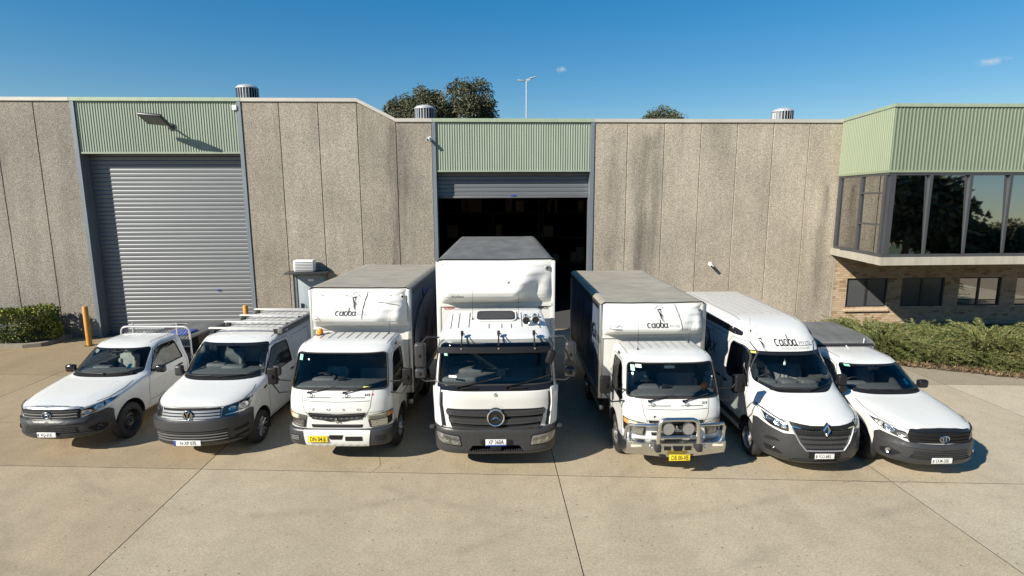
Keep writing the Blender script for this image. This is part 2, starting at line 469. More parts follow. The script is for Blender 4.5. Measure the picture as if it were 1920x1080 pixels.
def bird(c, h, flip=1):
    """woodpecker under a roof line; h overall height"""
    q = []
    def P(pts): return [(c[0]+flip*x*h, c[1]+y*h) for x, y in pts]
    q += stroke2(P([(-.36, .22), (-.02, .50), (.34, .20)]), .018*h); q += stroke2(P([(.2, .28), (.24, .35)]), .018*h)
    q += stroke2(P([(-.2, .19), (-.02, .2), (.15, .24)]), [.012*h, .07*h, .012*h]); q += stroke2(P([(-.02, .2), (.06, .12), (.04, .02)]), [.05*h, .06*h, .02*h])
    for i in range(8):
        t = i/7; y = .06-.42*t; L = .16*math.sin(math.pi*(.18+.72*t))
        q += stroke2(P([(-.14+.12*t, y+.10), (-.14+.12*t+L*1.5, y-.05)]), [.05*h, .022*h])
    q += stroke2(P([(.02, -.36), (.12, -.5)]), .03*h); q += stroke2(P([(.08, -.34), (.17, -.47)]), .025*h)
    return q
# ================================================================== the setting
FY = 20.5                                    # face of the warehouse wall
def nd(nt, typ, **k):
    n = nt.nodes.new(typ)
    for a, b in k.items(): setattr(n, a, b)
    return n
def mth(nt, op, a, b=None, clamp=False):
    n = nt.nodes.new('ShaderNodeMath'); n.operation = op; n.use_clamp = clamp
    for i, x in enumerate((a, b)):
        if x is None: continue
        if isinstance(x, (int, float)): n.inputs[i].default_value = x
        else: nt.links.new(x, n.inputs[i])
    return n.outputs[0]
def mixc(nt, fac, a, b, mode='MIX'):
    n = nt.nodes.new('ShaderNodeMix'); n.data_type = 'RGBA'; n.blend_type = mode
    for i, x in ((0, fac), (6, a), (7, b)):
        if isinstance(x, (int, float)): n.inputs[i].default_value = x
        elif isinstance(x, tuple): n.inputs[i].default_value = (*x, 1)
        else: nt.links.new(x, n.inputs[i])
    return n.outputs[2]
def noise(nt, vec, scale, det=4, rough=.6):
    n = nt.nodes.new('ShaderNodeTexNoise'); n.inputs['Scale'].default_value = scale; n.inputs['Detail'].default_value = det; n.inputs['Roughness'].default_value = rough
    nt.links.new(vec, n.inputs['Vector']); return n.outputs['Fac']
def ramp(nt, fac, stops):
    n = nt.nodes.new('ShaderNodeValToRGB'); cr = n.color_ramp
    while len(cr.elements) < len(stops): cr.elements.new(.5)
    for e, (p, c) in zip(cr.elements, stops): e.position = p; e.color = (*c, 1) if isinstance(c, tuple) else (c, c, c, 1)
    nt.links.new(fac, n.inputs[0]); return n.outputs[0]
def scaled(nt, vec, s):
    n = nt.nodes.new('ShaderNodeMapping'); n.inputs['Scale'].default_value = s; nt.links.new(vec, n.inputs[0]); return n.outputs[0]
def newmat(name):
    m = bpy.data.materials.new(name); m.use_nodes = True; MATS[name] = m; return m, m.node_tree, m.node_tree.nodes['Principled BSDF']

# exposed aggregate panels: pebbles in mortar, with rain stains at the places the photo has them
m, nt, b = newmat('aggregate')
pos = nd(nt, 'ShaderNodeNewGeometry').outputs['Position']
vo = nd(nt, 'ShaderNodeTexVoronoi'); vo.inputs['Scale'].default_value = 58; nt.links.new(pos, vo.inputs['Vector'])
sep = nd(nt, 'ShaderNodeSeparateColor'); nt.links.new(vo.outputs['Color'], sep.inputs[0])
peb = ramp(nt, sep.outputs[0], [(0, (.21, .185, .15)), (.25, (.34, .30, .24)), (.6, (.44, .39, .315)), (1, (.57, .515, .43))])
mort = mth(nt, 'GREATER_THAN', vo.outputs['Distance'], .62)
col = mixc(nt, mort, peb, (.24, .215, .185))
big = noise(nt, pos, .55, 5)
col = mixc(nt, 1., col, ramp(nt, big, [(.3, .84), (.7, 1.10)]), 'MULTIPLY')
pr_ = nd(nt, 'ShaderNodeObjectInfo'); col = mixc(nt, 1., col, ramp(nt, pr_.outputs['Random'], [(0, .92), (1, 1.07)]), 'MULTIPLY')
col = mixc(nt, 1., col, pr_.outputs['Color'], 'MULTIPLY')
smear = noise(nt, scaled(nt, pos, (2.2, 2.2, .25)), 1., 5, .65); col = mixc(nt, 1., col, ramp(nt, smear, [(.35, .88), (.6, 1.04)]), 'MULTIPLY')
sx = nd(nt, 'ShaderNodeSeparateXYZ'); nt.links.new(pos, sx.inputs[0])
wob = mth(nt, 'MULTIPLY', mth(nt, 'SUBTRACT', noise(nt, scaled(nt, pos, (1, 1, .35)), 1.2, 3), .5), .9)
X = mth(nt, 'ADD', sx.outputs[0], wob)
acc = None
for c, w, a, zt, zb in ((-3.36, .16, .85, 7.9, 0), (-2.75, .5, .35, 7.9, 0), (-3.0, .2, .6, 7.9, 3.0), (4.6, .28, .55, 7.6, 0.5), (5.75, .34, .95, 7.5, 0), (6.2, .16, .7, 7.9, 1), (8.35, .2, .55, 8.2, 6.2), (12.75, .17, 1., 5.75, 2.6), (12.6, .3, .7, 4.2, -.5), (11.6, .4, .25, 4, 0), (-4.0, .25, .15, 8, 4)):
    d = mth(nt, 'MULTIPLY', mth(nt, 'SUBTRACT', X, c), 1/w)
    g = mth(nt, 'POWER', 2.718, mth(nt, 'MULTIPLY', mth(nt, 'MULTIPLY', d, d), -1))
    t1 = nd(nt, 'ShaderNodeMapRange', interpolation_type='SMOOTHSTEP'); t1.inputs[1].default_value = zt; t1.inputs[2].default_value = zt-.6; nt.links.new(sx.outputs[2], t1.inputs[0])
    t2 = nd(nt, 'ShaderNodeMapRange', interpolation_type='SMOOTHSTEP'); t2.inputs[1].default_value = zb-.2; t2.inputs[2].default_value = zb+2.2; nt.links.new(sx.outputs[2], t2.inputs[0])
    g = mth(nt, 'MULTIPLY', mth(nt, 'MULTIPLY', g, a), mth(nt, 'MULTIPLY', t1.outputs[0], t2.outputs[0]))
    acc = g if acc is None else mth(nt, 'ADD', acc, g)
str_ = ramp(nt, noise(nt, scaled(nt, pos, (7, 7, .5)), 1., 4, .7), [(.28, .25), (.7, 1.)])
st = mth(nt, 'MULTIPLY', mth(nt, 'MULTIPLY', acc, str_), .92, True)
col = mixc(nt, st, col, mixc(nt, .25, (.05, .048, .045), col))
nt.links.new(col, b.inputs['Base Color']); b.inputs['Roughness'].default_value = .92; b.inputs['Specular IOR Level'].default_value = .2
bp = nd(nt, 'ShaderNodeBump'); bp.inputs['Strength'].default_value = .55; bp.inputs['Distance'].default_value = .012; bp.invert = True
nt.links.new(vo.outputs['Distance'], bp.inputs['Height']); nt.links.new(bp.outputs[0], b.inputs['Normal'])

# yard concrete; each slab's own tint comes from the object's colour
m, nt, b = newmat('yard_concrete')
pos = nd(nt, 'ShaderNodeNewGeometry').outputs['Position']
n1 = noise(nt, pos, .35, 6, .65); n2 = noise(nt, pos, 3., 5, .7); n3 = noise(nt, pos, 42, 4, .8)
col = ramp(nt, n1, [(.25, (.41, .338, .232)), (.5, (.46, .386, .27)), (.75, (.495, .42, .30))])
col = mixc(nt, 1., col, ramp(nt, n2, [(.3, .89), (.55, 1.0), (.8, 1.06)]), 'MULTIPLY')
n4 = noise(nt, pos, 22, 4, .75)
col = mixc(nt, 1., col, ramp(nt, n3, [(.3, .62), (.55, 1.), (.75, 1.28)]), 'MULTIPLY')
col = mixc(nt, 1., col, ramp(nt, n4, [(.3, .80), (.55, 1.), (.75, 1.12)]), 'MULTIPLY')
vs_ = nd(nt, 'ShaderNodeTexVoronoi'); vs_.inputs['Scale'].default_value = 9; nt.links.new(pos, vs_.inputs['Vector'])
sp = nd(nt, 'ShaderNodeSeparateColor'); nt.links.new(vs_.outputs['Color'], sp.inputs[0])
speck = mth(nt, 'MULTIPLY', mth(nt, 'LESS_THAN', vs_.outputs['Distance'], mth(nt, 'MULTIPLY', sp.outputs[1], .16)), mth(nt, 'GREATER_THAN', sp.outputs[0], .45))
col = mixc(nt, mth(nt, 'MULTIPLY', speck, .65), col, (.07, .06, .05))
vo2 = nd(nt, 'ShaderNodeTexVoronoi'); vo2.inputs['Scale'].default_value = .55; nt.links.new(mixc(nt, .25, pos, noise(nt, pos, 2, 3)), vo2.inputs['Vector'])
oil = ramp(nt, vo2.outputs['Distance'], [(.0, 1.), (.10, .5), (.22, 0.)])
sp2 = nd(nt, 'ShaderNodeSeparateColor'); nt.links.new(vo2.outputs['Color'], sp2.inputs[0])
col = mixc(nt, mth(nt, 'MULTIPLY', mth(nt, 'MULTIPLY', oil, mth(nt, 'GREATER_THAN', sp2.outputs[0], .62)), .22), col, (.09, .08, .065))
trk = ramp(nt, noise(nt, scaled(nt, pos, (.55, .13, 1)), 1.6, 4, .6), [(.46, 0.), (.62, 1.)])
col = mixc(nt, mth(nt, 'MULTIPLY', trk, .13), col, (.15, .13, .10))
sg = nd(nt, 'ShaderNodeSeparateXYZ'); nt.links.new(pos, sg.inputs[0])
for cx_, cy_, r_, w_, a_ in ((-3.5, 14.5, 6.2, .10, .30), (-3.5, 14.5, 7.9, .10, .26), (9., -3., 9.5, .11, .30), (9., -3., 11.2, .11, .28), (-14., 2., 9.0, .10, .22), (2.2, 15.5, 7.6, .09, .24)):
    dx_ = mth(nt, 'SUBTRACT', sg.outputs[0], cx_); dy_ = mth(nt, 'SUBTRACT', sg.outputs[1], cy_)
    dr = mth(nt, 'MULTIPLY', mth(nt, 'SUBTRACT', mth(nt, 'SQRT', mth(nt, 'ADD', mth(nt, 'MULTIPLY', dx_, dx_), mth(nt, 'MULTIPLY', dy_, dy_))), r_), 1/w_)
    gq = mth(nt, 'MULTIPLY', mth(nt, 'POWER', 2.718, mth(nt, 'MULTIPLY', mth(nt, 'MULTIPLY', dr, dr), -1)), ramp(nt, noise(nt, pos, .9, 5, .7), [(.42, 0.), (.66, a_)]))
    col = mixc(nt, gq, col, (.10, .088, .07))
oi = nd(nt, 'ShaderNodeObjectInfo'); col = mixc(nt, 1., col, oi.outputs['Color'], 'MULTIPLY')
nt.links.new(col, b.inputs['Base Color']); b.inputs['Roughness'].default_value = .85; b.inputs['Specular IOR Level'].default_value = .3
bp = nd(nt, 'ShaderNodeBump'); bp.inputs['Strength'].default_value = .35; bp.inputs['Distance'].default_value = .006
nt.links.new(n3, bp.inputs['Height']); nt.links.new(bp.outputs[0], b.inputs['Normal'])

def wear(name, base, dirt, rough=.5, metal=0., amt=.5, stretch=(3, 3, .4), scale=1.5):
    m, nt, b = newmat(name)
    pos = nd(nt, 'ShaderNodeNewGeometry').outputs['Position']
    f = ramp(nt, noise(nt, scaled(nt, pos, stretch), scale, 5, .65), [(.35, 0.), (.72, amt)])
    nt.links.new(mixc(nt, f, base, dirt), b.inputs['Base Color']); b.inputs['Roughness'].default_value = rough; b.inputs['Metallic'].default_value = metal
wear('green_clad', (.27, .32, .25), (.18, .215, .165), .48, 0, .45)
wear('green_clad_lit', (.245, .285, .19), (.20, .235, .155), .5, 0, .4)  # office cladding in a lighter green: stronger sun on the return painted in
wear('green_clad_front', (.165, .205, .145), (.115, .145, .10), .5, 0, .45)  # same cladding, darker: weaker sun on the front put into the colour
wear('capping', (.50, .47, .42), (.34, .31, .27), .5, .1, .6, (.6, 3, 3))
wear('capping_green', (.33, .40, .29), (.22, .27, .19), .5, .1, .5)
wear('galv', (.175, .185, .195), (.12, .13, .14), .42, .35, .6, (.15, 2, 6), 2.)
wear('jamb_steel', (.20, .23, .26), (.13, .14, .15), .45, .3, .6)
wear('slab_edge', (.40, .37, .31), (.26, .23, .19), .8, 0, .6)
wear('mortar', (.36, .31, .24), (.26, .22, .17), .9, 0, .5)
wear('door_grey', (.30, .35, .38), (.22, .25, .27), .5, 0, .5)
wear('yellow_post', (.55, .27, .035), (.30, .14, .03), .5, 0, .6, (3, 3, 1), 3)
wear('frame_dark', (.045, .048, .052), (.03, .03, .032), .4, .3, .4)
wear('window_frame', (.10, .105, .115), (.06, .06, .065), .4, .5, .5)
wear('kerb', (.26, .225, .18), (.16, .14, .11), .85, 0, .7, (1, 1, 1), 4)
wear('soil', (.085, .06, .04), (.05, .035, .025), .95, 0, .8, (1, 1, 1), 6)
wear('cardboard', (.30, .22, .15), (.20, .15, .10), .8, 0, .6)
wear('shed_dark', (.06, .06, .062), (.04, .04, .04), .85, 0, .6)  # indoor gloom put into the colour
m, nt, b = newmat('brick')
oi = nd(nt, 'ShaderNodeAttribute'); oi.attribute_name = 'tint'
pos = nd(nt, 'ShaderNodeNewGeometry').outputs['Position']
col = ramp(nt, oi.outputs['Fac'], [(0, (.30, .18, .10)), (.22, (.40, .275, .17)), (.6, (.47, .355, .24)), (1, (.53, .42, .30))])
col = mixc(nt, 1., col, ramp(nt, noise(nt, pos, 40, 3), [(.3, .8), (.7, 1.1)]), 'MULTIPLY')
nt.links.new(col, b.inputs['Base Color']); b.inputs['Roughness'].default_value = .9

mat('joint_dark', (.045, .038, .03), .95)
# ---------------------------------------------------------------- ground: base sheet and cast slabs
g = MB(); g.add([(-900, -900, -.035), (900, -900, -.035), (900, 1500, -.035), (-900, 1500, -.035)], [(0, 1, 2, 3)])
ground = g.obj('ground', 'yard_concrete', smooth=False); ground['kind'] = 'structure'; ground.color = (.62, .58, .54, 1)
def lat(k): return lambda x: 9.42+k-.0906*x
xs = [-26, -19.4, -12.45, -5.36, 1.235, 7.065, 12.15, 19, 27]
ys = [lat(-30), lat(-18), lat(-11.5), lat(-5.6), lat(0), lat(5.34), lambda x: FY-.02]
rs = random.Random(3)
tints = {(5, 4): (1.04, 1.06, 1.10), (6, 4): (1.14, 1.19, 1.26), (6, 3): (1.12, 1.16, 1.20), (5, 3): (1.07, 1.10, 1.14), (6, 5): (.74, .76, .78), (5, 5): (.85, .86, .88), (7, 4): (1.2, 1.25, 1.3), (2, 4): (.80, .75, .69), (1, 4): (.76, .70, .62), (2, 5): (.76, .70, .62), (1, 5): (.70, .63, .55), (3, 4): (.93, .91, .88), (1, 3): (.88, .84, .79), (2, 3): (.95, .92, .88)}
for i in range(len(xs)-1):
    for j in range(len(ys)-1):
        if j == 5 and i >= 6: y1 = lambda x: 15.6
        else: y1 = ys[j+1]
        q = .0045; x0, x1 = xs[i]+q, xs[i+1]-q
        t0, t1 = (lambda x: ys[j](x)+q), (lambda x: y1(x)-q)
        mb = MB(); e = .003                                             # worn arrises
        top = [(x0+e, t0(x0)+e), (x1-e, t0(x1)+e), (x1-e, t1(x1)-e), (x0+e, t1(x0)-e)]
        bot = [(x0, t0(x0)), (x1, t0(x1)), (x1, t1(x1)), (x0, t1(x0))]
        mb.add([(x, y, 0) for x, y in top]+[(x, y, -.006) for x, y in bot]+[(x, y, -.15) for x, y in bot],
               [(0, 1, 2, 3)]+[(a, (a+1) % 4, (a+1) % 4+4, a+4) for a in range(4)]+[(a+4, (a+1) % 4+4, (a+1) % 4+8, a+8) for a in range(4)])
        mb.mi = [0]+[1]*8; o = mb.obj('concrete_slab', ['yard_concrete', 'joint_dark'], ground, smooth=False)
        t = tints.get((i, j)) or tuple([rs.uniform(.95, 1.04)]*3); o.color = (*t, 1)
# a few hairline cracks in the slabs
for pts in ([(6.2, 8.80), (6.45, 8.87), (6.7, 8.80), (6.95, 8.72), (7.0, 8.66)], [(7.12, 8.70), (7.4, 8.78), (7.75, 8.70), (7.95, 8.62)], [(-2.2, 9.55), (-2.05, 9.85), (-2.12, 10.2)], [(-12.0, 12.2), (-11.3, 12.5), (-10.7, 12.35)]):
    mb = MB(); p2 = [(x+rs.uniform(-.02, .02), y+rs.uniform(-.02, .02)) for x, y in dense(pts, .08)]
    for q in stroke2(p2, [rs.uniform(.003, .009) for _ in p2]): mb.add([(x, y, .0025) for x, y in q], [(0, 1, 2, 3)])
    mb.obj('crack', 'joint_dark', ground, smooth=False, fix=False)
# faded painted bay line beside the planter
mb = MB(); mb.add([(-16.9, 17.55, .004), (-16.8, 17.5, .004), (-15.35, 18.98, .004), (-15.45, 19.03, .004)], [(0, 1, 2, 3)])
mat('faded_yellow', (.42, .27, .09), .8, var=.6, vscale=9, coord='geo', col2=(.30, .25, .17))
o = mb.obj('bay_marking', 'faded_yellow', ground, smooth=False)

# ---------------------------------------------------------------- warehouse
wh = empty('warehouse', (0, FY, 0), 0, 'long concrete-panel warehouse with green corrugated fascias and two roller doors', 'warehouse')
ZL, ZM = 8.42, 7.74
def topz(x):
    if x <= -4.53: return ZL
    if x >= -3.18: return ZM
    return ZL+(ZM-ZL)*(x+4.53)/1.35
def panel(xa, xb, z0=-.05):
    g = .009; mb = MB(); e = .012
    a, c = xa+g, xb-g
    def ring(y, d): return [(a+d, y, z0), (c-d, y, z0), (c-d, y, topz(c)-d), (a+d, y, topz(a)-d)]
    v = ring(0, e)+ring(e, 0)+ring(.17, 0)
    mb.add(v, [(0, 1, 2, 3)]+[(k, (k+1) % 4, (k+1) % 4+4, k+4) for k in range(4)]+[(k+4, (k+1) % 4+4, (k+1) % 4+8, k+8) for k in range(4)]+[(11, 10, 9, 8)])
    o = mb.obj('concrete_panel', 'aggregate', wh, smooth=False)
    o.color = (.72, .74, .77, 1) if xb < -14 else (.86, .86, .86, 1) if xb < 0 else (1.06, 1.05, 1.02, 1)
    return o
cuts_l = [-26, -24.96, -23.61, -22.26, -20.91, -19.56, -18.21, -16.86, -15.51, -14.27]
for a, c in zip(cuts_l, cuts_l[1:]): panel(a, c)
for a, c in zip([-8.52, -7.23, -5.88, -4.53, -3.18], [-7.23, -5.88, -4.53, -3.18, -1.92]): panel(a, c)
cuts_r = [3.92, 5.14, 6.49, 7.84, 9.19, 10.54, 11.89, 13.24]
for a, c in zip(cuts_r, cuts_r[1:]): panel(a, c)
# wall body behind the panels (seen in the joints) and the shed itself
for a, c in ((-26, -14.27), (-8.52, -4.53), (-3.18, -1.92), (3.92, 13.25)):
    mb = MB(); mb.box(a, c, .05, .3, -.05, min(topz(a), topz(c))-.03); mb.obj('wall_core', 'mortar', wh, smooth=False)
mb = MB(); mb.prism([(-4.53, -.05), (-3.18, -.05), (-3.18, ZM-.03), (-4.53, ZL-.03)], 'y', .05, .3); mb.obj('wall_core', 'mortar', wh, smooth=False)
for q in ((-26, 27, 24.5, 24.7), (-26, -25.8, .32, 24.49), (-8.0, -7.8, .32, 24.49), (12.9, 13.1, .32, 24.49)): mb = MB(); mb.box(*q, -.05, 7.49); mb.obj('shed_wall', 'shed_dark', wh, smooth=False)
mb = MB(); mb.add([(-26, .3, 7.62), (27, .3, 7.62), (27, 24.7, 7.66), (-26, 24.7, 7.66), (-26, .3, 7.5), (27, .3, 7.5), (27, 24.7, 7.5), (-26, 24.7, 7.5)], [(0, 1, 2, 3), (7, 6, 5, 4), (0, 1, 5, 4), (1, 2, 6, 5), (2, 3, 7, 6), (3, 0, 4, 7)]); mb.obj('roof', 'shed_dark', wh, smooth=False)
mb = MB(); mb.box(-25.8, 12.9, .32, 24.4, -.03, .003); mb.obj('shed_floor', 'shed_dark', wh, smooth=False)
# parapet cappings
def capping(pts, name='capping', m='capping'):
    mb = MB()
    for (xa, za), (xb, zb) in zip(pts, pts[1:]):
        mb.add([(xa, -.05, za-.10), (xb, -.05, zb-.10), (xb, -.05, zb+.02), (xa, -.05, za+.02), (xa, .34, za-.10), (xb, .34, zb-.10), (xb, .34, zb+.02), (xa, .34, za+.02)],
               [(0, 1, 2, 3), (3, 2, 6, 7), (7, 6, 5, 4), (4, 5, 1, 0), (0, 3, 7, 4), (1, 5, 6, 2)])
    return mb.obj(name, m, wh, smooth=False)
capping([(-26, ZL), (-14.29, ZL)]); capping([(-14.28, ZL+.003), (-8.51, ZL+.003)], 'capping', 'capping_green')
capping([(-8.5, ZL), (-4.53, ZL), (-3.18, ZM), (-1.9, ZM)]); capping([(-1.89, ZM+.003), (3.89, ZM+.003)], 'capping', 'capping_green'); capping([(3.9, ZM), (13.1, ZM)])
def corrugated(x0, x1, z0, z1, y, pitch=.088, d=.018):
    mb = MB(); n = int((x1-x0)/pitch); pts = []
    for i in range(n):
        xa = x0+i*(x1-x0)/n; p = (x1-x0)/n
        for t, dy in ((0, 0), (.18, 0), (.30, -d), (.38, -d*1.12), (.46, -d*1.12), (.54, -d), (.66, 0)): pts.append((xa+t*p, y+dy))
    pts.append((x1, y))
    mb.v = [(a, b_, z0) for a, b_ in pts]+[(a, b_, z1) for a, b_ in pts]; k = len(pts)
    mb.f = [(i, i+1, i+1+k, i+k) for i in range(k-1)]; mb.mi = [0]*(k-1); return mb
def fascia(x0, x1, z0, z1):
    o = corrugated(x0, x1, z0+.06, z1-.1, .03).obj('fascia_cladding', 'green_clad', wh, smooth=False, fix=False)
    mb = MB(); mb.box(x0, x1, .0, .10, z0, z0+.062); mb.obj('fascia_flashing', 'green_clad', o, smooth=False)
    mb = MB(); mb.box(x0, x1, .06, .28, z0+.02, z1-.11); mb.obj('fascia_backing', 'shed_dark', o, smooth=False)
fascia(-14.14, -8.64, 6.55, ZL); fascia(-1.79, 3.79, 5.9, ZM)
def jamb(x, zt, sgn, d=.48):
    mb = MB(); mb.box(x-.065, x+.065, -.035, d, -.03, zt); return mb.obj('door_jamb', 'jamb_steel', wh, smooth=False)
for x, zt in ((-14.205, ZL-.1), (-8.585, ZL-.1), (-1.855, ZM-.1), (3.855, ZM-.1)): jamb(x, zt, 1)
# roller doors: interlocking curved slats
def slat_mesh(w):
    mb = MB(); prof = [(.002, 0), (-.004, .014), (-.008, .040), (-.009, .075), (-.008, .110), (-.004, .132), (.006, .140), (.008, .152)]
    mb.grid(lambda u, v: ((u-.5)*w, prof[round(v*7)][0], prof[round(v*7)][1]), 1, 7)
    return mb.mesh('slat', 'galv', smooth=True, angle=60, fix=False)
def roller(x0, x1, zb, zt, y, label):
    par = MB(); par.box(x0, x1, y+.02, y+.05, zb+.02, zt); rd = par.obj('roller_door', 'shed_dark', wh, smooth=False)
    me = slat_mesh(x1-x0); n = int((zt-zb)/.15)
    for i in range(n+1): inst('slat', me, rd, ((x0+x1)/2, y, zb+.06+i*.15))
    mb = MB(); mb.rbox(((x0+x1)/2, y-.005, zb+.03), (x1-x0, .07, .07), .01); mb.obj('bottom_rail', 'galv', rd)
    return rd
rd1 = roller(-14.13, -8.66, 0, 6.62, .44, '')
mb = MB(); mb.rbox((-10.05, .40, 1.62), (.14, .03, .05), .008); mb.obj('lock_handle', 'blue_plate', rd1)
rd2 = roller(-1.78, 3.78, 4.97, 5.98, .40, '')
mb = MB(); mb.rbox((1.0, .35, 5.06), (.2, .03, .05), .008); mb.obj('lock_handle', 'blue_plate', rd2)
# personnel door with hood and a white fan box above it
pdoor = MB(); pdoor.rbox((-6.48, -.02, 1.1), (.98, .05, 2.18), .006); pd_ = pdoor.obj('personnel_door', 'door_grey', wh)
mb = MB(); mb.box(-7.04, -6.98, -.07, .0, 0, 2.24); mb.box(-5.98, -5.92, -.07, 0, 0, 2.24); mb.box(-7.04, -5.92, -.072, 0, 2.2, 2.26); mb.obj('door_frame', 'jamb_steel', pd_, smooth=False)
mb = MB(); mb.rbox((-6.85, -.075, 1.05), (.05, .06, .22), .01); mb.tube([(-6.80, -.06, .95), (-6.80, -.13, .97), (-6.80, -.13, 1.13), (-6.80, -.06, 1.15)], .012, 6); mb.obj('door_handle', 'steel_black', pd_)
mb = MB(); mb.rbox((-6.47, -.056, 2.03), (.2, .012, .09), .004); mb.obj('door_sign', 'white_plate', pd_)
mb = MB(); mb.rbox((-6.5, -.28, 2.33), (1.5, .56, .07), .01); mb.obj('door_hood', 'frame_dark', wh)
# a surface conduit up to the fan box
mb = MB(); mb.tube([(-7.12, -.02, 2.3), (-7.12, -.02, 1.2), (-7.12, -.02, 0)], .018, 6); mb.obj('conduit', 'jamb_steel', wh)

fan = MB(); fan.rbox((0, 0, 0), (.72, .36, .42), .05, 3); fan_o = fan.obj('fan_box', 'white_plate'); fan_o.location = (-6.58, FY-.27, 2.585)
tag(fan_o, 'small white fan unit on the dark hood above the grey side door', 'fan unit')
mb = MB()
for i in range(6): mb.box(-.3, .3, -.196, -.185, -.15+i*.055, -.15+i*.055+.02)
mb.obj('louvre', 'galv', fan_o, smooth=False)

# things fixed to the wall
def camera_dome(x, z, label):
    o = empty('security_camera', (x, FY, z), 0, label, 'camera')
    mb = MB(); mb.lathe([(0, 0), (.075, 0), (.075, -.04), (.05, -.06)], (0, 0, 0), 'y', 16); mb.obj('mount', 'white_plate', o)
    mb = MB(); mb.tube([(0, -.04, 0), (-.02, -.12, -.01)], .028, 8); mb.tube([(-.02, -.11, -.01), (-.05, -.30, -.05)], [.06, .058], 12); mb.obj('housing', 'white_plate', o)
    mb = MB(); mb.lathe([(0, 0), (.048, 0)], (-.0512, -.304, -.052), 'y', 12); mb.obj('lens', 'black_gloss', o)
camera_dome(8.42, 2.47, 'white bullet camera low on the stained panel wall right of the open door')
camera_dome(-1.99, 7.06, 'white bullet camera high on the wall left of the open roller door')
sb = MB(); sb.rbox((0, 0, 0), (.16, .10, .16), .02); o = sb.obj('alarm_box', 'sticker_white'); o.location = (-8.72, FY-.03, 8.1)
tag(o, 'small white sensor box at the top right of the closed door fascia', 'sensor')
fl = empty('floodlight', (-10.98, FY, 7.5), 0, 'large flat floodlight on a bracket over the closed roller door', 'floodlight')
mb = MB(); mb.tube([(.02, .0, -.02), (.0, -.25, 0), (-.05, -.45, .06)], .03, 8); mb.rbox((.02, -.02, -.02), (.2, .05, .2), .01); mb.obj('bracket', 'frame_dark', fl)
q = Matrix.Rotation(R(-24), 4, 'X') @ Matrix.Rotation(R(6), 4, 'Y')
mb = MB(); mb.rbox((0, 0, 0), (.78, .62, .10), .03, 3); mb.v = [tuple(q @ Vector(v)+Vector((-.12, -.72, .12))) for v in mb.v]; hd = mb.obj('lamp_head', 'frame_dark', fl)
mb = MB(); mb.box(-.34, .34, -.27, .27, -.054, -.05); mb.v = [tuple(q @ Vector(v)+Vector((-.12, -.72, .12))) for v in mb.v]; mb.obj('lamp_glass', 'galv', hd, smooth=False)

# roof ventilators
def ventilator(x, y, z, label):
    o = empty('roof_ventilator', (x, y, z), 0, label, 'ventilator')
    mb = MB(); mb.lathe([(.0, .62), (.18, .61), (.32, .57), (.40, .50), (.41, .46), (.38, .46)], n=28); mb.obj('dome', 'zinc', o)
    mb = MB(); mb.lathe([(.38, -1.2), (.38, .02), (.41, .04), (.41, .07), (.36, .07)], n=28); mb.obj('throat', 'zinc', o)
    mb = MB(); mb.lathe([(.30, .05), (.30, .5)], n=20); mb.obj('core', 'void', o)
    bl = MB(); bl.add([(.40, -.022, .07), (.315, .05, .07), (.315, .05, .47), (.40, -.022, .47), (.405, .0, .07), (.405, 0, .47)], [(0, 1, 2, 3), (0, 3, 5, 4)]); me = bl.mesh('vane', 'zinc', smooth=False, fix=False)
    for i in range(24): inst('vane', me, o, (0, 0, 0), i*2*math.pi/24)
ventilator(-9.1, 22.6, 8.66, 'galvanised roof ventilator above the right end of the closed roller door')
ventilator(-2.37, 22.6, 7.93, 'galvanised roof ventilator in front of the dark trees')
ventilator(11.92, 22.6, 7.86, 'galvanised roof ventilator near the green office fascia')

# bollards
def bollard(x, y, h, label):
    mb = MB(); mb.lathe([(.085, 0), (.085, h-.02), (.075, h-.004), (0, h)], n=18); o = mb.obj('bollard', 'yellow_post'); o.location = (x, y, 0)
    tag(o, label, 'bollard', 'yellow door bollards')
    mb = MB(); mb.lathe([(.15, .0), (.15, .012), (.088, .014)], n=18); mb.obj('base_plate', 'frame_dark', o)
bollard(-13.72, 19.2, 1.38, 'yellow bollard between the round shrub and the closed roller door')
bollard(-8.36, 19.2, 1.35, 'yellow bollard showing over the roof of the van with roof bars')
bollard(-1.62, 18.4, 1.35, 'yellow bollard behind the mirrors of the tall truck by the open door')

# stock inside the open door, barely lit
rs = random.Random(11)
for k, (x, y) in enumerate(((-1.2, 31), (1.6, 31), (4.4, 31))):
    o = empty('storage_rack', (x, y, 0), 0, ('storage rack deep in the dark shed at the left', 'storage rack deep in the dark shed in the middle', 'storage rack deep in the dark shed at the right')[k], 'rack', 'racks in the dark shed')
    for px in (-1.3, 1.3):
        mb = MB(); mb.box(px-.05, px+.05, -.05, .05, 0, 5.6); mb.obj('upright', 'shed_dark', o, smooth=False)
    for z in (1.4, 2.8, 4.2):
        mb = MB(); mb.box(-1.25, 1.25, -.04, .9, z-.1, z); mb.obj('shelf', 'shed_dark', o, smooth=False)
    for i in range(7):
        z = rs.choice((.0, 1.4, 2.8, 4.2)); bx = rs.uniform(-1, .9); h = rs.uniform(.4, .95); wd = rs.uniform(.3, .6)
        mb = MB(); mb.rbox((bx, .4, z+h/2+.002), (wd, .7, h), .01); mb.obj('carton', 'cardboard', o)

